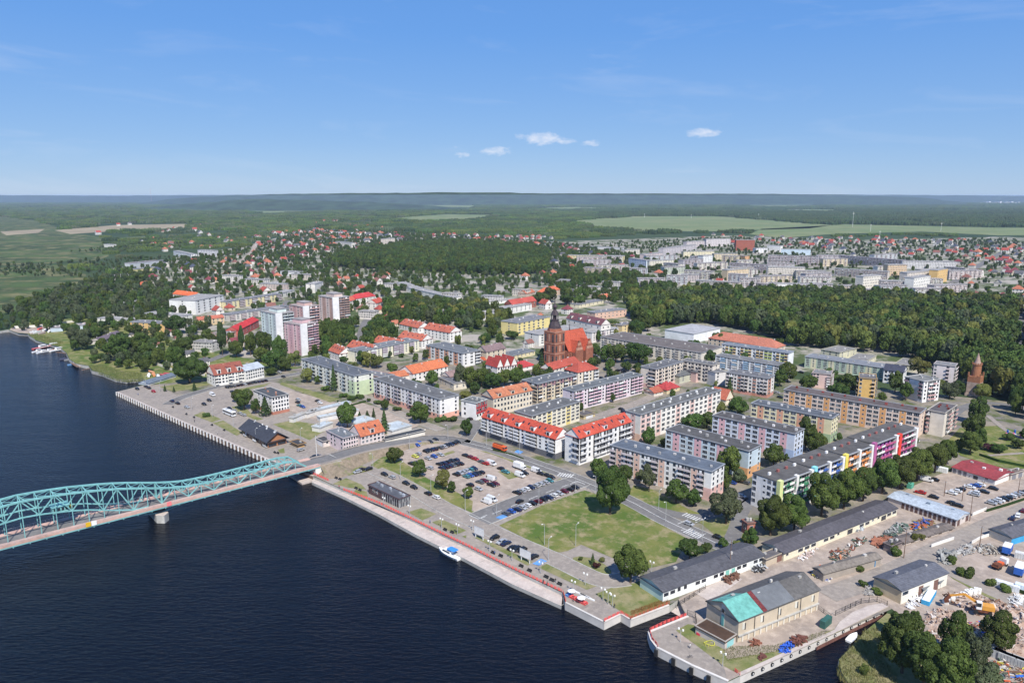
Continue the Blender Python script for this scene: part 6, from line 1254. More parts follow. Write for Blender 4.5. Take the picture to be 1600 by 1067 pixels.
# ------------------------------------------------------------ vehicles
def carpaint(n,c): return M('car_paint_'+n,c,.25,.02,.5,.2,spec=.6)
CC={'k':('black',(.012,.012,.014)),'g':('grey',(.10,.105,.11)),'s':('silver',(.38,.39,.40)),'w':('white',(.72,.72,.71)),'r':('red',(.40,.02,.02)),'b':('blue',(.03,.09,.35)),'d':('dark blue',(.012,.02,.06)),'m':('maroon',(.12,.01,.02)),'y':('yellow',(.62,.60,.10)),'t':('teal',(.06,.22,.24)),'o':('orange',(.6,.18,.03))}
TYRE=M('tyre_rubber',(.02,.02,.02),.9,.1); CGL=M('car_glass',(.02,.025,.03),.08,.1,spec=.7); HDL=M('headlight',(.7,.7,.65),.2,.05); TLL=M('tail_light',(.35,.02,.02),.4,.05)
def carproto(kind,mat):
    prof={'hatch':([(-2.0,.35),(2.0,.35),(2.05,.75),(1.15,.95),(-1.95,.98),(-2.05,.7)],[(1.1,.93),(.45,1.45),(-1.35,1.5),(-1.9,.96)],.87),
          'saloon':([(-2.3,.35),(2.3,.35),(2.35,.72),(1.3,.9),(-1.6,.95),(-2.3,.9)],[(1.2,.88),(.5,1.4),(-.95,1.42),(-1.7,.94)],.88),
          'van':([(-2.7,.4),(2.6,.4),(2.65,.95),(1.9,1.2),(-2.7,1.2)],[(1.95,1.18),(1.3,2.2),(-2.6,2.3),(-2.7,1.18)],.98)}[kind]
    low,cab,w=prof
    def ext(mb,pr,w0,w1,m):
        n=len(pr); zs=[p[1] for p in pr]; z0,z1=min(zs),max(zs); ww=lambda z:w0+(w1-w0)*(z-z0)/(z1-z0)
        L_=[(x,ww(z),z) for x,z in pr]; R_=[(x,-ww(z),z) for x,z in pr]
        mb.face(L_[::-1],m); mb.face(R_,m)
        for i in range(n): j=(i+1)%n; mb.face([R_[j],R_[i],L_[i],L_[j]],m)
    b=MB(); ext(b,low,w,w*.97,mat); ext(b,cab,w*.93,w*.76,mat)
    gl=MB(); 
    def ins(k):
        cx=sum(p[0] for p in cab)/4; z0=cab[0][1]; z1=max(p[1] for p in cab); return k
    # side windows and screens
    (xa,za),(xb,zb),(xc,zc),(xd,zd)=cab
    W0,W1=w*.93,w*.76
    for s in (1,-1):
        f=lambda x,z:(x,s*(W0+(W1-W0)*(z-za)/(zc-za)+.015),z)
        x1=xd+.25 if kind!='van' else xb-.5
        q=[f(xa-.18,za+.06),f(xb-.02,zb-.08),f(max(xc+.12,x1),zb-.07),f(x1,za+.06)]
        gl.face(q if s<0 else q[::-1],CGL)
    gl.face([(xa+.02,-W0*.92,za+.06),(xa+.02,W0*.92,za+.06),(xb+.02,W1*.95,zb-.05),(xb+.02,-W1*.95,zb-.05)],CGL)
    if kind!='van': gl.face([(xd-.02,W0*.92,zd+.06),(xd-.02,-W0*.92,zd+.06),(xc-.02,-W1*.95,zc-.06),(xc-.02,W1*.95,zc-.06)],CGL)
    wh=MB(); 
    import math as m_
    n=10
    ring=[(.32*m_.cos(6.283*i/n),.32*m_.sin(6.283*i/n)) for i in range(n)]
    L_=[(x,.1,z) for x,z in ring]; R_=[(x,-.1,z) for x,z in ring]; wh.face(L_[::-1],TYRE); wh.face(R_,TYRE)
    for i in range(n): j=(i+1)%n; wh.face([L_[j],L_[i],R_[i],R_[j]][::-1],TYRE)
    lt=MB(); tl=MB(); xf=low[2][0]; 
    for s in (1,-1): lt.box(xf-.12,xf+.03,s*w*.8-.16,s*w*.8+.16,.6,.74,HDL); tl.box(low[-1][0]-.03,low[-1][0]+.1,s*w*.82-.12,s*w*.82+.12,.68,.85,TLL)
    return b.mesh('car_body'),gl.mesh('car_glass'),wh.mesh('car_wheel'),lt.mesh('headlight'),tl.mesh('tail_light'),(1.28 if kind!='van' else 1.7,w-.08)
CP={}
def car(x,y,rz,kind,ck,label,group=None,z=.17,sc_=1.0):
    if (kind,ck) not in CP: CP[(kind,ck)]=carproto(kind,carpaint(*CC[ck]))
    b,gl,wh,lt,tl,(wx,wy)=CP[(kind,ck)]
    r=thing('parked_car' if kind!='van' else 'parked_van',(x,y,z),rz,label,'van' if kind=='van' else 'car',group,sc_)
    link('body',b,r); link('window',gl,r)
    for sx in (1,-1):
        for sy in (1,-1): o=link('wheel',wh,r); o.location=(wx*sx,wy*sy,.32)
    link('headlight',lt,r); link('tail_light',tl,r)
PD=(P(968,968)-P(490,750)).normalized(); PANG=math.atan2(PD.y,PD.x)       # along the quay
def cars(where,lst,ang,z=.17,jit=.05):
    n=len(lst); lst=sorted(lst,key=lambda q:q[0]); gg=random.Random(len(where))
    for i,q in enumerate(lst):
        u,v,c=q[:3]; k='van' if c.isupper() else gg.choice(('hatch','saloon','hatch')); cc=c.lower()
        p=P(u,v); an=q[3] if len(q)>3 else ang
        lab='%s %s %s'%(CC[cc][0],'van' if k=='van' else 'car',where)
        if n>1: lab+=', '+nth(i,n)
        car(p.x,p.y,an+gg.uniform(-jit,jit)+(math.pi if gg.random()<.5 else 0),k,cc,lab,('vehicles '+where) if n>1 else None,z)
def row(u0,v0,u1,v1,s): return [(u0+(u1-u0)*i/(len(s)-1),v0+(v1-v0)*i/(len(s)-1),c) for i,c in enumerate(s)]
cars('in the lot row nearest the shop street corner',row(688,701,715,692.5,'gskdkk'),PANG)
cars('in the upper left row of the dusty lot',row(666,707,679,703,'kkdk')+[(672,692,'k'),(681,689,'k')],PANG)
cars('at the upper edge of the dusty lot',[(651,697,'b'),(656,694,'b'),(649,715,'y'),(654,711,'s'),(643,726,'k'),(650,725,'k'),(672,733,'s')],PANG)
cars('in the short row beside the parking grass strip',row(669,718,688,712,'sbs'),PANG)
cars('in the upper dark cluster of the lot',row(687,727,713,720.5,'kdkkd'),PANG); cars('in the lower dark cluster of the lot',row(691,733,719,726,'dkdgkk'),PANG)
cars('in the upper middle row of the lot',row(713,743,741,734,'kssstd'),PANG); cars('in the lower middle row of the lot',row(729,746.5,752,740,'tbdkk'),PANG)
cars('in the far row of the lot',[(728,713.5,'k'),(736.5,716.6,'m'),(743,719,'r'),(753,723.5,'g'),(759,726,'r'),(768,726.5,'W')],PANG)
cars('near the grassy island of the lot',[(782.5,734,'k'),(790,739,'t'),(812.5,745,'W'),(820,741,'k')],PANG)
cars('parked at the right end of the lot',[(838,738,'W'),(845,742,'k'),(853,744,'k'),(861,747,'k')],PANG)
cars('scattered in the middle of the lot',[(750,755,'g'),(757,753,'m'),(765,750,'W'),(770.5,749,'s'),(734.7,759.7,'k'),(748,766,'s'),(768,759.7,'k'),(774,757.5,'m')],PANG)
cars('in the lot row along the side street',row(807.8,771.5,859,753,'kswdssst'),PANG)
cars('by the bottom corner of the lot',[(760,786,'W'),(768.5,783,'W')],PANG)
cars('driving on the side street',[(812,785.5,'k')],PANG+math.pi/2)
cars('in the long row along the big lawn',row(791,804.5,899,763.5,'gbdswkmkdwsmkk'),PANG)
cars('parked along the promenade road',[(601,743,'k'),(613,747.5,'s'),(634.7,757,'k'),(647,763.4,'k'),(669,773,'k'),(682,779,'w')],PANG)
cars('at the parking loop below the ramp',[(558.7,739,'s'),(566,735.5,'k'),(575.6,734.5,'k')],PANG+1.5)
cars('in the bays by the white billboards',[(773,842,'k'),(784,848.5,'s'),(790.6,851,'d'),(801,858,'k'),(808,860,'k'),(816,861.5,'k'),(834,872,'k')],PANG+1.5)
cars('driving at the zebra crossing',[(1076.5,820.6,'s'),(1121.6,841.6,'k')],PANG)
cars('between the pale blue block and the loggia block',[(1144,756,'b'),(1165,756,'g'),(1158,777,'s'),(971,641,'k'),(975,645,'d')],PANG)
cars('on the edge of the car park by the red roofed shop',[(1448,752,'W'),(1459,751,'k'),(1438,771,'r'),(1459,778.5,'k'),(1488,788,'k'),(1496,791.5,'k')],PANG)
cars('in the middle of the car park by the red roofed shop',[(1486.5,772,'w'),(1494,769,'w'),(1501,766.5,'k'),(1515,762.5,'w'),(1524,760.5,'b'),(1532,759.5,'w'),(1523,747.5,'k'),(1544,754,'w'),(1552,765,'k'),(1537,770,'k'),(1522,774.5,'s'),(1523.5,771.5,'w')],PANG)
cars('in the front row of the car park by the yard road',row(1549,788,1600,771,'sswkkwssk'),PANG)
cars('by the blue fronted shed',[(1582,812,'d'),(1590,808,'w'),(1599,800,'m')],PANG+1.57)
cars('on the old quay near its end',[(214.7,609,'k'),(228,605.4,'k'),(232.5,607.5,'k'),(240,613,'r')],PANG)
cars('on the left promenade',[(269,628,'d'),(277.5,631.5,'k'),(292,637.5,'s'),(319,633,'k'),(327,627,'k'),(363.5,613.5,'d'),(358.5,640,'k'),(366,643,'s'),(375.5,647.5,'s'),(381,650,'s'),(332,618.5,'W')],PANG)
cars('in the row before the mansion',row(355,606.5,415,596,'kkgkkskkkdkk'),PANG)
cars('at the street corner beyond the mansion',[(443,590,'k'),(432,580,'k'),(425,577,'g'),(437,583,'s')],PANG)
cars('near the pavilion and ramp',[(470,704.5,'s'),(491,715.5,'k'),(497,714.5,'d')],PANG+1.57)
cars('on the dusty lot beyond the stalls',[(465,630,'k'),(468,635,'t'),(500,631,'w'),(466,626,'s'),(473,637,'b'),(496,628,'k')],PANG)
cars('in front of the red fronted office',[(734,656,'k')],PANG)
cars('on the church square',row(940,592,975,583,'kskgk')+row(965,580,1000,574,'ksdkw'),PANG)
cars('in the yards between the peach and yellow blocks',[(1214,615,'s'),(1219,622,'k'),(1425,688,'w'),(1430,690,'w'),(1240,585,'s'),(1252,583,'k')],PANG)
cars('on the long street through the far estate',row(1452,462,1475,452,'kskw'),PANG)
cars('in the lot before the white windowless hall',row(1050,545,1075,537,'kswgk')+row(1010,556,1030,552,'skw'),PANG)
# big vehicles
def boxes(name,u,v,ang,label,cat,parts,z=.17,group=None):
    p=P(u,v); r=thing(name,(p.x,p.y,z),ang,label,cat,group)
    for nm,bl in parts:
        mb=MB()
        for b in bl: mb.box(*b)
        mb.build(nm,r)
    return r
def wheels(r,xs,w,rad=.5):
    wm_=MB(); n=12; ring=[(rad*math.cos(6.283*i/n),rad*math.sin(6.283*i/n)) for i in range(n)]
    L_=[(x,.15,z) for x,z in ring]; R_=[(x,-.15,z) for x,z in ring]; wm_.face(L_[::-1],TYRE); wm_.face(R_,TYRE)
    for i in range(n): j=(i+1)%n; wm_.face([R_[i],R_[j],L_[j],L_[i]],TYRE)
    me=wm_.mesh('wheel')
    for x in xs:
        for s in (1,-1): o=link('wheel',me,r); o.location=(x,s*w,rad)
WH=M('vehicle_white',(.72,.72,.71),.4,.04); ORP=M('orange_paint',(.62,.11,.03),.45,.1); YOP=M('orange_yellow_paint',(.58,.28,.05),.5,.12); BLP=M('blue_paint',(.03,.12,.45),.5,.12,dirt=.2); BL2=M('blue_container_paint',(.05,.30,.58),.5,.12,dirt=.2); RST=M('rust',(.15,.055,.03),.9,.3,1.2,dirt=.3)
r=boxes('bus',358.5,648.5,PANG,'white bus with black roof gear parked on the left promenade','bus',[('body',[(-6,6,-1.25,1.25,.45,3.0,WH)]),('window',[(-5.7,5.9,-1.28,1.28,1.5,2.5,CGL),(5.9,6.03,-1.1,1.1,1.2,2.6,CGL)]),('roof_unit',[(-4,-1,-.7,.7,3.0,3.3,MET),(1.5,3.5,-.6,.6,3.0,3.25,MET)])]); wheels(r,(-3.8,3.9),1.15)
r=boxes('tanker_truck',781,704,PANG,'orange truck with tank body on the street before the shop flats','truck',[('cab',[(2.0,4.2,-1.15,1.15,.9,2.9,ORP)]),('window',[(4.15,4.25,-1,1,1.8,2.7,CGL),(3.0,4.0,-1.18,1.18,1.8,2.6,CGL)]),('body',[(-4.2,1.8,-1.15,1.15,1.3,3.1,ORP),(-4.2,1.8,-.5,.5,3.1,3.4,RST)]),('chassis',[(-4.2,4,-.8,.8,.6,1.3,DRK)])]); wheels(r,(-3,-1.8,3),1.05)
r=boxes('box_truck',812,733,PANG,'white box van with large cargo body in the lot','truck',[('cargo_body',[(-3.2,1.6,-1.2,1.2,.9,3.3,WH)]),('cab',[(1.7,3.4,-1.05,1.05,.6,2.2,WH)]),('window',[(3.0,3.45,-.95,.95,1.4,2.1,CGL)])]); wheels(r,(-2,2.4),.95,.4)
r=boxes('blue_truck',1573.5,864,PANG+1.57,'blue covered truck with white roof in the scrap yard','truck',[('cargo_body',[(-3.4,1.7,-1.3,1.3,1,3.4,BLP),(-3.4,1.7,-1.3,1.3,3.4,3.55,WH)]),('cab',[(1.8,3.8,-1.2,1.2,.8,2.6,BLP)]),('window',[(3.3,3.85,-1.05,1.05,1.6,2.4,CGL)])]); wheels(r,(-2.2,2.7),1.1)
r=boxes('blue_truck',1592,897,PANG+1.57,'dark blue box truck with white roof at the right edge','truck',[('cargo_body',[(-3.2,3.2,-1.3,1.3,.9,3.4,BLP),(-3.2,3.2,-1.3,1.3,3.4,3.5,WH)]),('cab',[(3.3,4.8,-1.2,1.2,.6,2.3,WH)]),('window',[(4.5,4.85,-1,1,1.4,2.2,CGL)])]); wheels(r,(-2,2),1.1)
r=boxes('flatbed_truck',1562,886,EA-.2,'flatbed truck with white cab and rusty load in the scrap yard','truck',[('flatbed',[(-4,1.5,-1.2,1.2,.9,1.2,RST)]),('load',[(-3.6,-1,-1,1,1.2,2.0,RST),(-.6,1.2,-.8,.9,1.2,1.8,ORP)]),('cab',[(1.8,3.6,-1.15,1.15,.8,2.7,WH)]),('window',[(3.2,3.65,-1,1,1.6,2.5,CGL)])]); wheels(r,(-2.8,-1.6,2.6),1.1)
# excavator
def excavator():
    r=boxes('excavator',1534,962,math.radians(158),'orange yellow wheeled excavator with white cab working on the rubble heap','excavator',[('engine_deck',[(-3.0,.4,-1.3,1.3,1.5,2.9,YOP)]),('cab',[(.5,2.0,.0,1.3,1.5,3.9,WH)]),('window',[(.7,2.05,.1,1.35,2.4,3.6,CGL),(.6,1.9,-.03,.1,2.4,3.6,CGL)]),('undercarriage',[(-2.4,2.4,-1.1,1.1,.6,1.5,RST)])],z=1.2)
    wheels(r,(-1.9,1.9),1.2,.6); mb=MB(); mb.beam((1,-.5,2.4),(5.2,-.5,5.0),.5,.7,YOP); mb.build('boom',r); mb=MB(); mb.beam((5.2,-.5,5.0),(9.2,-.5,3.6),.4,.6,YOP); mb.beam((3,-.5,3.4),(4.9,-.5,4.9),.2,.2,MET); mb.build('stick',r); mb=MB(); mb.beam((9.2,-.5,3.7),(10.4,-.5,1.8),.9,1.0,RST); mb.beam((9.3,-.5,1.9),(10.6,-.5,1.4),1.0,.8,RST); mb.build('bucket',r)
excavator()
# containers, skips, stacked goods
def container(u,v,ang,L_,W_,h,c,label,cat='container',name='container',lid=None,z=.1):
    p=P(u,v); r=thing(name,(p.x,p.y,z),ang,label,cat); m_=M('paint_%d_%d_%d'%tuple(int(x*100) for x in c),c,.6,.12,.8,dirt=.25); mb=MB(); mb.box(-L_/2,L_/2,-W_/2,W_/2,0,h,m_); mb.build('body',r)
    mb=MB(); 
    for k in range(int(L_/.8)): x=-L_/2+.4+k*.8; mb.box(x-.08,x+.08,-W_/2-.05,W_/2+.05,.1,h-.1,m_)
    mb.build('rib',r,True); mb=MB(); mb.box(-L_/2+.1,L_/2-.1,-W_/2+.1,W_/2-.1,h,h+.05,lid or m_); mb.build('lid',r); return r
container(1451,936,EA+.1,9.5,2.4,1.5,(.05,.33,.60),'bright blue open skip beside the white rubbish at the ochre shed','skip','skip',lid=WH)
container(1365,880,EA+.05,5.5,2.6,2.2,(.10,.28,.48),'blue tarpaulin covered crate stack beside the road'); container(1290,977,EA,5,1.6,2.4,(.04,.12,.10),'dark green container near the basin edge')
container(1573,920,PANG,7,2.2,2.2,(.72,.74,.76),'white wrapped pallet row by the yard hedge'); container(1596,925,PANG,4,2,2.8,(.62,.70,.76),'pale tall tank box at the right edge')
container(1412,792,EA,3.5,2,2.3,(.70,.70,.68),'white box trailer beside the garage row'); container(1422,762,EA,3.2,2,2.2,(.10,.36,.26),'green storage box at the end of the tree row')
container(1471,737,PANG,5,2.2,2.2,(.66,.68,.66),'white box trailer beside the red roofed shop'); container(1598,873,PANG,5,2.2,2.2,(.60,.60,.58),'light grey box by the blue truck')
JUNK=[(.03,.14,.55),(.55,.11,.04),(.5,.42,.08),(.20,.07,.04),(.30,.28,.25),(.08,.12,.09),(.55,.52,.48),(.16,.09,.06)]
def heap(name,label,cat,u,v,w,dpt,hgt_,n,cols,sz=(.4,1.4),seed=1,ang=EA,z=.1,mound=None):
    """pile of irregular slabs and lumps"""
    g_=random.Random(seed); p=P(u,v); r=thing(name,(p.x,p.y,z),ang,label,cat)
    mats=[M('junk_%d_%d_%d'%tuple(int(x*100) for x in c),c,.85,.25,1.2,dirt=.2) for c in cols]
    if mound:
        mb=MB(); N_=14; H_=[[0]*(N_+1) for _ in range(N_+1)]
        for i in range(N_+1):
            for j in range(N_+1):
                a,b=(i/N_*2-1),(j/N_*2-1); q=max(0,1-(a*a+b*b)); H_[i][j]=(q**.6)*hgt_*.8*g_.uniform(.5,1.15)
        for i in range(N_):
            for j in range(N_):
                f=lambda i,j:((i/N_-.5)*w,(j/N_-.5)*dpt,H_[i][j]-.3)
                mb.face([f(i,j),f(i+1,j),f(i+1,j+1),f(i,j+1)],mound)
        mb.build('mound',r)
    mb=MB()
    for k in range(n):
        a=g_.uniform(0,6.28); q=math.sqrt(g_.random()); x,y=math.cos(a)*q*w/2,math.sin(a)*q*dpt/2; zz=(max(0,1-q*q)**.6)*hgt_*g_.uniform(.3,1.0)
        s=g_.uniform(*sz); d1=Vector((g_.uniform(-1,1),g_.uniform(-1,1),g_.uniform(-.35,.35))).normalized()*s
        mb.beam((x-d1.x,y-d1.y,max(.1,zz-d1.z)),(x+d1.x,y+d1.y,max(.1,zz+d1.z)),s*g_.uniform(.2,.8),s*g_.uniform(.15,.5),g_.choice(mats))
    o=mb.build('debris',r,True); return r
RUB=gmat('rubble',[(.36,.25,.19),(.46,.37,.31),(.22,.14,.10)],[(0.25,.42,.58),(0.7,.5,.65)],bump=1.0)
WHJ=[(.55,.50,.46),(.5,.40,.33),(.42,.28,.21),(.34,.26,.2)]
heap('rubble_heap','wide pinkish rubble heap left of the excavator','rubble heap',1478,972,17,12,1.8,170,WHJ,(.3,.9),1,EA,.1,RUB)
heap('rubble_heap','long brown and pink rubble heap right of the excavator','rubble heap',1563,958,32,14,2.6,300,WHJ+[(.14,.08,.05),(.22,.12,.07)],(.3,1.0),2,PANG,.1,RUB)
heap('rubble_heap','pale demolition slope in the bottom right corner','rubble heap',1592,1006,22,22,2.0,170,WHJ,(.3,.9),3,EA,.1,RUB)
heap('rubble_heap','dark mixed scrap between the trees and the excavator','scrap heap',1530,990,16,9,1.6,120,JUNK,(.3,.9),4,EA,.1,RUB)
heap('rubble_heap','white and grey stone pile beside the concrete boards','rubble heap',1465,1000,12,9,1.5,90,WHJ,(.3,.8),5,EA,.1,RUB)
heap('scrap_heap','orange and rust scrap under the bottom right trees','scrap heap',1580,1052,14,9,1.5,110,JUNK,(.3,1),6)
heap('scrap_heap','blue plastic drums and rusty plates at the basin edge','scrap heap',1229,1013,7,3.4,1.4,70,[(.03,.10,.50),(.04,.14,.6)],(.3,.8),7)
heap('scrap_heap','rusty steel plates beside the blue drums','scrap heap',1247,1003,7,3,.9,30,[(.13,.05,.035),(.17,.07,.05)],(.6,1.5),8)
heap('scrap_heap','rusty frame left on the dusty pier ground','scrap heap',1180,1005,4.5,1.6,.6,14,[(.2,.08,.05)],(.6,1.4),9); heap('scrap_heap','small rusty sheet stack near the pier corner','scrap heap',1191,1028,3.5,1.5,.6,12,[(.13,.05,.04)],(.5,1.2),10)
heap('scrap_heap','orange, blue and yellow crates in the middle yard','crate pile',1441,822,15,6,2,90,[(.42,.12,.05),(.05,.10,.32),(.36,.30,.12),(.2,.1,.06)],(.5,1.4),11)
heap('scrap_heap','dark green and white material stacks in the middle yard','material pile',1398,831,20,5,1.6,110,[(.08,.13,.10),(.32,.32,.30),(.2,.21,.2),(.06,.08,.07)],(.5,1.4),12)
heap('scrap_heap','reddish timber stack in the middle yard','timber pile',1375,847,13,3.5,1,40,[(.3,.12,.07),(.24,.1,.06)],(.8,2.2),13); heap('scrap_heap','small brown scrap line at the yard middle','scrap heap',1340,850,14,4,1,50,JUNK[3:],(.3,1.2),14)
heap('scrap_heap','orange brown scrap near the plank roofed shed','scrap heap',1313,868,12,6,1.2,70,JUNK[3:]+[(.4,.18,.1)],(.3,1.1),15); heap('scrap_heap','loose scrap along the fence of the plank roofed shed','scrap heap',1283,893,12,4,1,60,JUNK,(.3,1.1),16)
heap('scrap_heap','white rubbish bags in front of the ochre shed','rubbish pile',1432,940,13,4,1.5,110,[(.74,.74,.74),(.66,.66,.68)],(.3,.9),17); heap('scrap_heap','grey boulders and boards left of the ochre shed','stone pile',1362,922,12,4,1.2,50,[(.3,.29,.27),(.4,.38,.35)],(.4,1.2),18)
heap('scrap_heap','white building stones on the grass by the yard road','stone pile',1510,860,13,5,1.0,70,[(.46,.45,.42),(.34,.33,.31)],(.3,1.1),19); heap('scrap_heap','grey concrete beams above the yard junction','stone pile',1478,871,12,6,1.8,60,[(.30,.30,.28)],(.5,1.8),20)
heap('scrap_heap','white blocks and timber left of the blue truck','stone pile',1547,860,11,8,1.4,80,[(.46,.44,.40),(.30,.26,.21)],(.3,1.2),21); heap('scrap_heap','white rubbish under the hedge at the right edge','rubbish pile',1588,938,9,4,1,60,[(.72,.72,.7)],(.3,.9),22)
heap('scrap_heap','silver tarpaulin bundle beside the yellow shed wall','material pile',1341,826,8,3,1.6,50,[(.45,.48,.50),(.35,.38,.4)],(.4,1.2),23); heap('scrap_heap','white bags along the white shed wall','rubbish pile',1262,866,14,3,1,60,[(.7,.68,.66),(.5,.4,.36)],(.3,.9),24)
heap('scrap_heap','dark and silver scrap by the awning of the green white shed','scrap heap',1186,890,8,3,1.6,60,[(.05,.05,.05),(.5,.52,.54)],(.3,1),25); heap('scrap_heap','rusty tank and pipes at the green white shed','scrap heap',1143,904,9,3,2.2,50,[(.13,.07,.05),(.2,.1,.07)],(.5,1.4),26)
heap('scrap_heap','blue black rag pile at the plank shed end','scrap heap',1287,902,6,5,1,50,[(.05,.08,.3),(.06,.06,.06),(.6,.58,.55)],(.3,.9),27); heap('scrap_heap','brown scrap boards in the bottom right yard','scrap heap',1545,1045,9,5,1.3,50,JUNK[3:],(.4,1.3),28)
for i,(u,v) in enumerate([(1478,942),(1487,939),(1496,936),(1505,933),(1512,929),(1520,928),(1527,926)]):
    p=P(u,v); mb=MB(); m_=M('junk_70_68_64',(.70,.68,.64)); mb.prism([(-1,-.9),(1,-.9),(1.1,.2),(.6,.95),(-.6,.95),(-1.1,.2)],0,1.5,m_); mb.box(-.5,.5,-.3,.3,1.5,1.8,m_); o=mb.build('bulk_bag'); o.location=(p.x,p.y,.1); o.rotation_euler=(0,0,EA+i*.3); tag(o,'white bulk bag, %s in the row behind the rubble'%nth(i,7),'bulk bag','white bulk bags behind the rubble')
for i,(u,v) in enumerate([(1556,1026),(1566,1030),(1574,1034),(1592,1040),(1600,1044)]): container(u,v,EA+1.57,4.5,2,2.4,(.45,.46,.46),'grey concrete panel stack, %s in the bottom right yard'%nth(i,5),'panel stack','panel_stack')
# awnings of the ochre shed, yard walls, fences
for i,(u,v) in enumerate([(1442,925),(1466,914)]):
    p=P(u,v); r=thing('awning',(p.x,p.y,.1),EA,'grey corrugated awning on the ochre shed, %s'%('left' if i==0 else 'right'),'awning'); mb=MB(); mb.hexa([(-3.4,-1.6,2.5),(3.4,-1.6,2.5),(3.4,1.6,3.1),(-3.4,1.6,3.1),(-3.4,-1.6,2.6),(3.4,-1.6,2.6),(3.4,1.6,3.2),(-3.4,1.6,3.2)],M('grey_corrugated',(.3,.3,.3))); mb.build('roof',r)
    for s in (-3.2,3.2): mb=MB(); mb.box(s-.06,s+.06,-1.5,-1.38,0,2.5,MET); mb.build('post',r)
def fence(pts,label,h=1.6,mat=None,st=2.5,solid=False,name='fence',z=.1):
    w=[P(*p) for p in pts]; rs=resample(w,st); mat=mat or MET; r=thing(name,(0,0,0),0,label,'wall' if solid else 'fence'); m=MB(); m2=MB()
    for i,(p,d) in enumerate(rs): m.box(p.x-.06,p.x+.06,p.y-.06,p.y+.06,z,z+h+.1,mat)
    for (a,_),(b,_2) in zip(rs,rs[1:]):
        if solid: m2.beam((a.x,a.y,z+h/2),(b.x,b.y,z+h/2),.22,h,mat)
        else:
            for q in (.15,h*.5,h): m2.beam((a.x,a.y,z+q),(b.x,b.y,z+q),.05,.05,mat)
            for k in range(6): c=a.lerp(b,(k+.5)/6); m2.box(c.x-.02,c.x+.02,c.y-.02,c.y+.02,z+.1,z+h,mat)
    m.build('post',r,True); m2.build('panel' if not solid else 'wall_panel',r,True)
fence([(1305,962),(1320,955),(1345,943),(1370,940),(1386,947)],'dark mesh fence around the grey slab by the basin',1.8,BLKP)
fence([(1276,950),(1298,966)],'low dark fence between warehouse corner and basin',1.4,BLKP)
fence([(1062,946),(1084,932),(1102,920)],'dark mesh fence along the concrete slipway',1.6,BLKP); fence([(1074,962),(1086,966),(1088,976)],'dark gate and fence at the pier entrance',2,BLKP)
fence([(1130,905),(1160,893),(1205,872)],'thin fence behind the yard of the green white shed',1.2,WOOD)
fence([(602,688.5),(640,679),(665,674)],'low cream wall beside the ramp road',1.3,wallm((.62,.57,.48)),3,True,'boundary_wall')
fence([(1519,806),(1531,801),(1541,797)],'broken white wall beside the garage row',1.3,wallm((.68,.66,.62)),3,True,'boundary_wall')
fence([(1518,850),(1532,842),(1545,838)],'white low wall near the blue fronted shed',1.2,wallm((.68,.66,.62)),3,True,'boundary_wall')
fence([(1455,855),(1475,848),(1490,843)],'white block wall below the mossy shed',1.2,wallm((.68,.66,.62)),3,True,'boundary_wall')
fence([(22,513),(60,511),(120,503)],'long white wall on the left bank',2.2,wallm((.68,.66,.6)),6,True,'boundary_wall'); fence([(242,560),(290,580),(320,588)],'cream wall between riverside gardens',2,wallm((.66,.62,.54)),6,True,'boundary_wall')
fence([(228,564),(262,577),(300,590)],'second cream wall between riverside gardens',2,wallm((.66,.62,.54)),6,True,'boundary_wall')
fence([(1530,712),(1560,722),(1600,730),(1640,738)],'clipped dark hedge line on the lawn east of the car park',1.3,LF,3,True,'hedge')
fence([(1541,800),(1575,790),(1620,775)],'green hedge between car park and yard road',1.2,LF,3,True,'hedge')
fence([(770,704),(800,711),(818,718)],'low green hedge at the lot edge along the shop street',.8,LF,3,True,'hedge')
fence([(1560,912),(1590,925),(1640,945)],'dark hedge under the white pallets',1.3,LF,3,True,'hedge')
fence([(527,628),(550,634),(572,628)],'dark green hedge before the pale green end',1.1,LF,3,True,'hedge')
# ------------------------------------------------------------ lamps, signs, benches, people
LH=M('lamp_glass',(.75,.74,.68),.3,.03)
def lamp(u,v,h,arms,label,grp,mat=None):
    p=P(u,v); mat=mat or MET; r=thing('street_lamp',(p.x,p.y,.12),PANG,label,'street lamp',grp); mb=MB(); mb.cyl(0,0,0,h,.11,.07,mat,6); mb.build('pole',r)
    if arms==0:
        for s in (-1,1): mb=MB(); mb.beam((0,0,h-.3),(s*.7,0,h),.06,.06,mat); mb.cyl(s*.7,0,h-.1,h+.35,.3,.3,LH,8); mb.build('globe',r)
    else: mb=MB(); mb.beam((0,0,h),(0,arms,h+.35),.09,.09,mat); mb.box(-.16,.16,arms-.5 if arms>0 else arms-.1,arms+.1 if arms>0 else arms+.5,h+.3,h+.45,LH); mb.build('lamp_head',r)
L1=[(626,751),(673.5,773),(727,798),(850.6,851.6),(899.5,853),(857,876),(583,735),(776,806),(842,790),(899,770),(1040,815),(1097,845),(1029,797),(930,772),(760,697),(812,710),(700,688),(640,703)]
for i,(u,v) in enumerate(sorted(L1)): lamp(u,v,8.5,1.6 if i%2 else -1.6,'tall grey street lamp along the roads of the lot and lawn, %s'%nth(i,len(L1)),'tall street lamps along the roads')
L2=[(845,896),(895.6,926),(914.5,914),(950,944),(957,948),(942,938),(738,829),(715,835),(765,862),(640,805),(600,792),(1018,895),(1063,1003),(1129,1041),(800,876),(690,826)]
for i,(u,v) in enumerate(sorted(L2)): lamp(u,v,4,0,'low twin globe lamp on the promenade, %s'%nth(i,len(L2)),'twin globe lamps on the promenade')
L3=[(300,640),(332,652),(250,612),(365,668),(400,690),(470,690),(228,604),(500,676)]
for i,(u,v) in enumerate(sorted(L3)): lamp(u,v,7,1.2,'slim lamp on the left promenade, %s'%nth(i,len(L3)),'slim lamps on the left promenade')
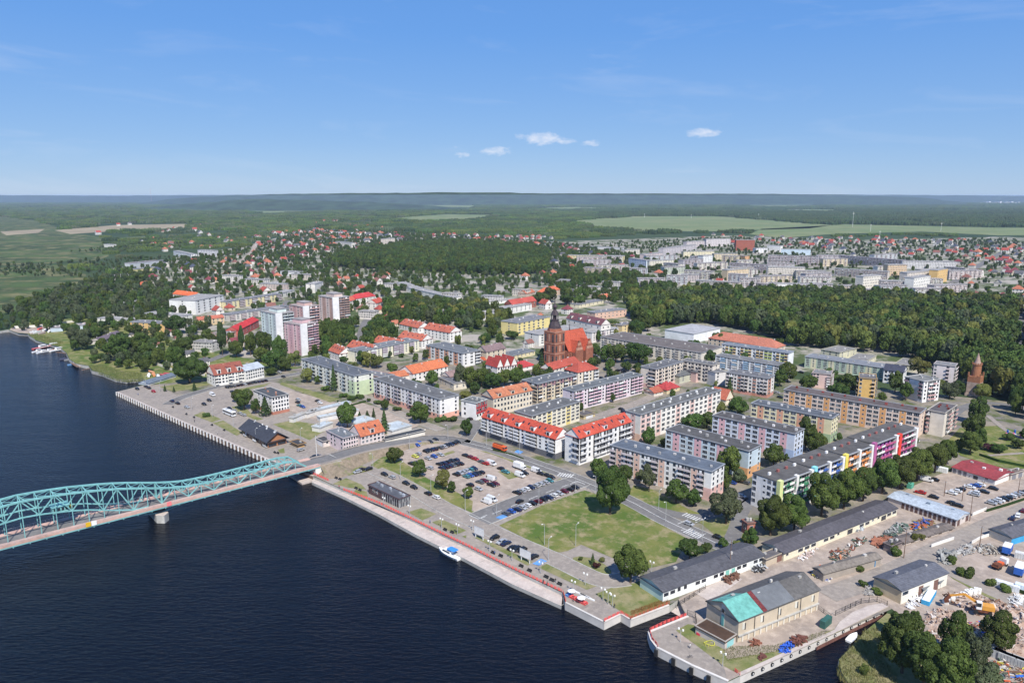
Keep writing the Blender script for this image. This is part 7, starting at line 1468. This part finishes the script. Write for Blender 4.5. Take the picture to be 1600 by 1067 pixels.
for i,(u,v,h) in enumerate([(1412,872,11),(1515,814,11),(1475,775,7),(1503,783,7),(1590,776,9),(1140,893,12),(495,716,12),(1530,857,9)]):
    p=P(u,v); r=thing('utility_pole',(p.x,p.y,.1),PANG,'plain pole '+('in the yard beside the road','at the corner of the garage row','on the car park edge, left','on the car park edge, middle','at the right end of the car park','in front of the green white shed','tall and white beside the bridge ramp','by the blue fronted shed')[i],'pole'); mb=MB(); mb.cyl(0,0,0,h,.16,.10,WHP if i==6 else WOOD,6); mb.build('pole',r); mb=MB(); mb.box(-.6,.6,-.06,.06,h-.6,h-.45,MET); mb.build('crossbar',r)
def billboard(u,v,label):
    p=P(u,v); r=thing('billboard',(p.x,p.y,.1),PANG,label,'billboard')
    for s in (-2,2): mb=MB(); mb.box(s-.14,s+.14,-.1,.1,0,4.6,WHP); mb.build('post',r)
    mb=MB(); mb.box(-2.6,2.6,-.16,-.1,1.8,4.7,WHP); mb.build('board',r); mb=MB(); mb.box(-2.7,2.7,-.2,-.08,1.7,1.8,MET); mb.box(-2.7,2.7,-.2,-.08,4.7,4.8,MET); mb.build('frame',r)
billboard(821,878,'white blank billboard between the promenade and the parking bays, nearer'); billboard(749,842,'white blank billboard at the start of the parking bays, farther')
for i,(u,v) in enumerate([(525,748),(531,750),(556,764),(562,767),(770,865),(782,870),(814,886),(827,893),(862,908),(874,914),(853,903),(695,829),(706,833),(291,648),(303,653),(331,665),(350,673),(429,708),(434,709),(270,637),(410,697)]):
    p=P(u,v); r=thing('bench',(p.x,p.y,.08),PANG,'dark bench %s on the %s promenade'%((nth(i,13),'river') if i<13 else (nth(i-13,8),'left')),'bench','dark benches on the promenade'); mb=MB(); mb.box(-1.0,1.0,-.3,.3,.4,.5,BLKP); mb.build('seat',r); mb=MB(); mb.box(-1.0,1.0,.3,.38,.5,1.0,BLKP); mb.build('backrest',r)
    for s in (-.8,.8): mb=MB(); mb.box(s-.06,s+.06,-.25,.3,0,.4,BLKP); mb.build('leg',r)
for i,(u,v) in enumerate([(907,929),(914,932),(921,936)]):
    p=P(u,v); mb=MB(); mb.box(-2,2,-.3,.3,0,.45,WHP); o=mb.build('stone_bench'); o.location=(p.x,p.y,.1); o.rotation_euler=(0,0,PANG); tag(o,'long pale stone bench near the terrace, %s'%nth(i,3),'bench','pale stone benches')
for i,(u,v) in enumerate([(1100,995),(1097,992)]): container(u,v,PANG,4.5 if i==0 else 3.5,1.1,.8,(.62,.05,.08),'red tilted playground boat, %s'%('nearer','farther')[i],'playground piece','play_boat')
mb=MB(); p=P(1108,1007); rr_=None
for k in range(10): a0,a1=6.283*k/10,6.283*(k+1)/10; mb.beam((1.6*math.cos(a0),1.1*math.sin(a0),.5+.3*math.sin(a0*2)),(1.6*math.cos(a1),1.1*math.sin(a1),.5+.3*math.sin(a1*2)),.1,.1,M('yellow_tube',(.6,.6,.06),.5,.05)); mb.box(1.6*math.cos(a0)-.04,1.6*math.cos(a0)+.04,1.1*math.sin(a0)-.04,1.1*math.sin(a0)+.04,0,.5,M('yellow_tube',(0,0,0)))
o=mb.build('climbing_frame'); o.location=(p.x,p.y,.13); tag(o,'yellow looped climbing frame on the pier lawn','climbing frame')
mb=MB(); p=P(1583,683); 
for k in range(5): mb.cyl(k*2-4,(k%2)*2,0,2.4+k%2,.5,.5,BLP if k%2 else M('parasol_7',(.7,.2,.3)),8)
mb.box(-4,4,.8,1.2,1.2,1.5,WHP); o=mb.build('playground_tower'); o.location=(p.x,p.y,.13); tag(o,'blue, white and pink playground climbing set at the right edge','playground')
# people
def person_mesh(top,leg,name):
    bm_v=[(0,0,.92),(0,0,1.15),(0,0,1.38),(0,0,1.50),(0,0,1.62),(.2,0,1.38),(.26,0,1.1),(.27,.06,.85),(-.2,0,1.38),(-.26,0,1.1),(-.27,-.06,.85),(.1,0,.85),(.11,.08,.48),(.11,.0,.06),(-.1,0,.85),(-.11,-.06,.48),(-.11,-.12,.06)]
    e=[(0,1),(1,2),(2,3),(3,4),(2,5),(5,6),(6,7),(2,8),(8,9),(9,10),(0,11),(11,12),(12,13),(0,14),(14,15),(15,16)]; rad=[.15,.15,.16,.06,.11,.07,.05,.04,.07,.05,.04,.1,.075,.055,.1,.075,.055]
    me=bpy.data.meshes.new('tmp'); me.from_pydata(bm_v,e,[]); o=bpy.data.objects.new('tmp',me); COL.objects.link(o); md=o.modifiers.new('s','SKIN'); me.skin_vertices.new() if not me.skin_vertices else None
    for i,r_ in enumerate(rad): me.skin_vertices[0].data[i].radius=(r_,r_*.75)
    me.skin_vertices[0].data[0].use_root=True; o.modifiers.new('b','SUBSURF').levels=1
    dg=bpy.context.evaluated_depsgraph_get(); m2=bpy.data.meshes.new_from_object(o.evaluated_get(dg)); m2.name=name; bpy.data.objects.remove(o)
    m2.materials.clear()
    for m_ in (M('cloth_'+top[0],top[1],.9),M('cloth_'+leg[0],leg[1],.9),M('skin',(.42,.27,.2),.6,.05)): m2.materials.append(m_)
    for f in m2.polygons: z=f.center.z; f.material_index=2 if z>1.47 or (abs(f.center.x)>.23 and z<.95) else (0 if z>.93 else 1)
    return m2
TOPS=[('black',(.03,.03,.03)),('white',(.6,.6,.6)),('red',(.4,.05,.05)),('blue',(.06,.12,.3))]
PM=[person_mesh(t_,('dark',(.03,.04,.07)),'body') for t_ in TOPS]; HM=MB(); HM.cyl(0,0,1.62,1.76,.10,.07,M('hair',(.04,.025,.02),.8),7); HAIR=HM.mesh('hair')
for i,(u,v,t_,w_) in enumerate([(849,912,0,'walking on the promenade by the red railing, left one'),(855,915,0,'walking on the promenade by the red railing, right one'),(868,910,0,'standing near the dark benches'),(773,867,3,'beside a promenade bench'),(896,940,2,'on the red terrace'),(905,938,1,'near the white parasol'),(712,832,0,'on the path before the lower lawn'),(530,763,2,'near the start of the red railing'),(1078,1013,1,'on the pier paving'),(672,818,3,'between two lawn diamonds'),(304,660,0,'strolling on the left quay'),(340,679,1,'strolling on the left quay near the benches'),(216,618,3,'strolling at the end of the left quay'),(742,838,1,'crossing near the billboard'),(960,950,0,'standing at the corner lamp posts')]):
    p=P(u,v); r=thing('person',(p.x,p.y,.09),i*1.3,'person in %s top and dark trousers %s'%(TOPS[t_][0],w_),'person'); link('body',PM[t_],r); link('hair',HAIR,r)
# bicycle on the pier
def bicycle(u,v,label):
    p=P(u,v); r=thing('bicycle',(p.x,p.y,.13),PANG+.9,label,'bicycle')
    for x in (-.52,.52):
        mb=MB()
        for k in range(12): a0,a1=6.283*k/12,6.283*(k+1)/12; mb.beam((x+.34*math.cos(a0),0,.35+.34*math.sin(a0)),(x+.34*math.cos(a1),0,.35+.34*math.sin(a1)),.04,.04,BLKP)
        mb.build('wheel',r)
    mb=MB()
    for a,b in (((-.52,0,.35),(-.12,0,.85)),((-.12,0,.85),(.38,0,.85)),((.38,0,.85),(-.02,0,.35)),((-.52,0,.35),(-.02,0,.35)),((.52,0,.35),(.38,0,.98)),((-.02,0,.35),(-.16,0,.95))): mb.beam(a,b,.04,.04,BLKP)
    mb.build('frame',r); mb=MB(); mb.box(-.28,-.04,-.06,.06,.95,1.0,BLKP); mb.build('saddle',r); mb=MB(); mb.box(.36,.4,-.28,.28,.97,1.01,MET); mb.build('handlebar',r)
bicycle(1078,1028,'black bicycle parked on the pier paving')
# ------------------------------------------------------------ boats
def boat(u,v,L_,W_,ang,hull,cab,label,canopy=None,name='motor_boat',cat='boat',fb=1.0,flat=False):
    p=P(u,v,WATER); r=thing(name,(p.x,p.y,WATER),ang,label,cat); hm_=M('hull_%d_%d_%d'%tuple(int(x*100) for x in hull),hull,.3,.05); mb=MB(); n=9; st=[]
    for i in range(n):
        t_=i/(n-1); w=W_/2*(1-max(0,(t_-.45)/.55)**2.2)*(.86+.14*min(1,t_*4)); x=-L_/2+L_*t_; zt=fb*(1+.35*t_*t_); st.append((x,max(w,.03),zt))
    for (x0,w0,z0),(x1,w1,z1) in zip(st,st[1:]):
        for s in (1,-1):
            q=[(x0,s*w0,z0),(x1,s*w1,z1),(x1-.1,s*w1*.62,-.35),(x0,s*w0*.7,-.35)]; mb.face(q if s<0 else q[::-1],hm_)
        mb.face([(x0,-w0,z0-.06),(x1,-w1,z1-.06),(x1,w1,z1-.06),(x0,w0,z0-.06)],hm_)
    x0,w0,z0=st[0]; mb.face([(x0,w0,z0),(x0,-w0,z0),(x0,-w0*.7,-.35),(x0,w0*.7,-.35)][::-1],hm_); mb.build('hull',r)
    if cab:
        c=M('cabin_white',(.74,.74,.73),.35,.04); mb=MB(); x0,x1=-L_*.15,L_*.24; w=W_*.34; mb.hexa([(x0,-w,fb*.95),(x1+L_*.1,-w*.7,fb*1.05),(x1+L_*.1,w*.7,fb*1.05),(x0,w,fb*.95),(x0+.1,-w*.9,fb+cab),(x1-.3,-w*.7,fb+cab*.9),(x1-.3,w*.7,fb+cab*.9),(x0+.1,w*.9,fb+cab)],c); mb.build('cabin',r)
        mb=MB(); mb.hexa([(x0+.3,-w-.02,fb+cab*.4),(x1,-w*.84-.02,fb+cab*.4),(x1,w*.84+.02,fb+cab*.4),(x0+.3,w+.02,fb+cab*.4),(x0+.3,-w*.95-.02,fb+cab*.8),(x1-.3,-w*.78-.02,fb+cab*.75),(x1-.3,w*.78+.02,fb+cab*.75),(x0+.3,w*.95+.02,fb+cab*.8)],CGL); mb.build('window',r)
    if canopy:
        mb=MB(); m_=M('canopy_blue',canopy,.7,.06); hh_=fb+cab+.75; x0,x1=-L_*.34,L_*.02; w=W_*.36
        mb.prism([(x0,-w*.8),(x0+.5,-w),(x1-.5,-w),(x1,-w*.7),(x1,w*.7),(x1-.5,w),(x0+.5,w),(x0,w*.8)],hh_,hh_+.15,m_); mb.build('canopy',r); mb=MB()
        for sx in (x0+.3,x1-.3):
            for s in (-1,1): mb.beam((sx,s*w*.9,fb),(sx,s*w*.85,hh_),.06,.06,MET)
        mb.build('canopy_post',r)
    return r
b_=P(704,867,WATER); boat(702,867,11.5,3.7,PANG+math.pi,(.76,.76,.75),1.2,'white motor cruiser with blue canopy moored at the landing walkway',(.04,.22,.60),'motor_cruiser')
boat(1332,997,6.2,2.2,EA,(.74,.73,.70),0,'small open white boat moored in the basin',name='rowing_boat',fb=.6)
for i,(u,v,l,c,cb) in enumerate([(66,544,16,(.5,.1,.08),2),(83,541,16,(.62,.55,.5),2),(60,550,10,(.75,.75,.75),1.5),(68,551,11,(.75,.75,.75),1.5),(77,549,9,(.6,.3,.2),1.4),(91,548,14,(.72,.72,.68),2),(119,570,12,(.15,.3,.5),1.2),(131,573,10,(.5,.4,.35),0),(108,563,7,(.3,.3,.3),0),(99,562,5,(.1,.1,.15),0)]):
    boat(u,v,l,l*.3,EA+.3 if i<6 else EA,c,cb,'moored boat with %s hull by the left bank jetties, %s'%(('red','beige','white','white','rusty','cream','blue and white','brown','grey','dark')[i],nth(sorted([66,83,60,68,77,91,119,131,108,99]).index(u),10)),name='moored_boat')
for i,(u,v,c) in enumerate([(53,520,(.72,.72,.72)),(58,521,(.7,.7,.7)),(66,522,(.5,.4,.35)),(72,517,(.7,.7,.7)),(63,515,(.6,.1,.1)),(78,519,(.7,.7,.66)),(233,588,(.7,.7,.7)),(240,587,(.6,.25,.1)),(247,590,(.7,.7,.7)),(236,583,(.6,.3,.15)),(255,588,(.5,.1,.1)),(262,586,(.5,.1,.1))]):
    r=boat(u,v,7,2.2,EA+.2*i,c,1.0 if c[0]>.65 else 0,'%s boat laid up ashore, %s on the left bank'%('white' if c[0]>.65 else 'red brown',nth(i,12)),name='laid_up_boat'); p=P(u,v,0); r.location=(p.x,p.y,.5)
T((275,586),(232,599),(226,594),602,'low blue grey boat house with white end wall at the quay root',(.55,.60,.66),fp='G_G',sp='w',nf=1,roofc=(.13,.16,.20),dep=9,chim=0,cat='boat house',name='boat_house',roof='gable',rh=1.5)
for k,(a,b) in enumerate((((103,551),(88,549)),((112,566),(122,572)),((141,574),(128,577)))):
    A,B=P(*a),P(*b); mb=MB(); mb.beam((A.x,A.y,-.6),(B.x,B.y,-.6),2,.2,WOOD)
    for q in range(4): c=A.lerp(B,(q+.3)/4); mb.box(c.x-.15,c.x+.15,c.y-.15,c.y+.15,-4,-.4,WOOD)
    tag(mb.build('jetty'),'narrow wooden jetty on the left bank, %s'%('farthest','middle','nearest')[k],'jetty')
# reeds along the banks
def reeds(name,poly,n,h,label,z=0.0,px=True,mat=None):
    g_=np.random.default_rng(len(name)+n); pw=[tuple(P(*p)[:2]) for p in poly]; xs=[p[0] for p in pw]; ys=[p[1] for p in pw]; V=[];k=0
    while k<n:
        x,y=g_.uniform(min(xs),max(xs)),g_.uniform(min(ys),max(ys))
        if not inside((x,y),pw): continue
        k+=1; a=g_.uniform(0,6.28); w=g_.uniform(.12,.3)*h*.4; hh_=h*g_.uniform(.5,1.1); dx,dy=math.cos(a)*w,math.sin(a)*w; lx,ly=g_.uniform(-.3,.3)*h,g_.uniform(-.3,.3)*h
        V+= [(x-dx,y-dy,z),(x+dx,y+dy,z),(x+dx*.3+lx,y+dy*.3+ly,z+hh_)]
    me=bpy.data.meshes.new(name); me.from_pydata(V,[],[(i,i+1,i+2) for i in range(0,len(V),3)]); at=me.attributes.new('tone','FLOAT','FACE'); at.data.foreach_set('value',g_.random(len(me.polygons)).astype('f')); me.materials.append(mat or LFY)
    o=bpy.data.objects.new(name,me); COL.objects.link(o); tag(o,label,kind='stuff')
RDM=leafm('reed_leaves',(.10,.12,.035),(.20,.20,.08),.2)
reeds('reeds',[(1350,985),(1331,1010),(1312,1030),(1309,1050),(1325,1075),(1370,1140),(1440,1130),(1400,1060),(1375,1010),(1372,980)],9000,2.2,'tall pale reeds on the basin bank',-1.2,mat=RDM)
reeds('reeds',[(139,572),(145,579),(160,584),(181,592.5),(198,595),(223,593),(222,583),(190,580),(160,570)],5000,2.5,'tall pale reeds on the left bank',-1.2,mat=RDM)
reeds('reeds',[(43,521),(56,531),(75,536),(92,541),(100,535),(70,525)],1500,1.5,'grassy edge of the left bank',0,mat=RDM)
reeds('tall_grass',[(1128,1010),(1136,1034),(1210,1020),(1280,999),(1300,988),(1290,985),(1210,1008)],4000,.5,'rough grass along the basin wall',.1,mat=RDM)
reeds('tall_grass',[(986,962),(1046,940),(1040,935),(985,955)],1500,.6,'orange brown weeds by the rusty railing',.1,mat=leafm('rusty_weeds',(.25,.09,.04),(.32,.15,.06),.2))
# weeds and clutter by walls
reeds('tall_grass',[(1040,935),(1120,905),(1125,898),(1045,928)],1800,.8,'weeds below the wall of the green white shed',.1,mat=RDM)
# antenna masts on the horizon
for i,(u,v,h,b) in enumerate([(237,312,190,'far')]):
    p=P(u,318); mb=MB(); mb.cyl(0,0,0,260,1.6,1.2,M('mast_red_white',(.5,.3,.3),.6,.1),5); o=mb.build('radio_mast'); o.location=(p.x,p.y,0); tag(o,'thin radio mast standing far away on the horizon','mast')
for i,(u,v,hp) in enumerate([(1332,355,24),(1517,415,18),(1374,375,14),(1007,340,6),(1080,341,6),(1185,341,7),(1360,362,12),(1470,362,14)]):
    h_=hgt(u,v,hp); p=P(u,v); w_=max(.25,p.y*.0002); mb=MB(); mb.cyl(0,0,0,h_,w_,w_*.6,WHP,5); mb.box(-3,3,-w_/2,w_/2,h_*.86,h_*.88,WHP); mb.box(-2,2,-w_/2,w_/2,h_*.94,h_*.96,WHP); o=mb.build('power_pole'); o.location=(p.x,p.y,0); tag(o,'thin pale pole with crossbars beyond the estate, %s'%nth(sorted([1332,1517,1374,1007,1080,1185,1360,1470]).index(u),8),'pole','far poles')
for i,u in enumerate((268,20,180,1545,1562,1580,930)):
    v=311.5 if u<400 else (318 if u>1000 else 316); p=P(u,v); mb=MB()
    for k in range(5): mb.box((k-2)*p.y*.0045,(k-1.4)*p.y*.0045,0,60,0,p.y*.0012*(1+(k*7%3)*.5),M('far_white',(.7,.7,.72),.8,.05))
    o=mb.build('far_factory'); o.location=(p.x,p.y,0); tag(o,'tiny white building group on the horizon, %s'%nth(sorted((268,20,180,1545,1562,1580,930)).index(u),7),'building','tiny white buildings on the horizon')
# ------------------------------------------------------------ every repeated label gets its place among its likes
from collections import defaultdict
dd=defaultdict(list)
for o in COL.objects:
    if o.parent is None and o.get('label') and o.get('kind') is None: dd[o['label']].append(o)
def img_u(o): return o.location.x/max(1,o.location.y)
for lb,os_ in dd.items():
    if 1<len(os_)<=20 and 'fender pile' not in lb:
        os_.sort(key=img_u); base=lb.split(); n=len(os_)
        for i,o in enumerate(os_):
            o['label']=' '.join(base[:12]).rstrip(',')+', '+nth(i,n)
            if not o.get('group'): o['group']=lb
for o in COL.objects:
    lb=o.get('label')
    if lb and len(lb.split())>16: o['label']=' '.join(lb.split()[:16]).rstrip(',')
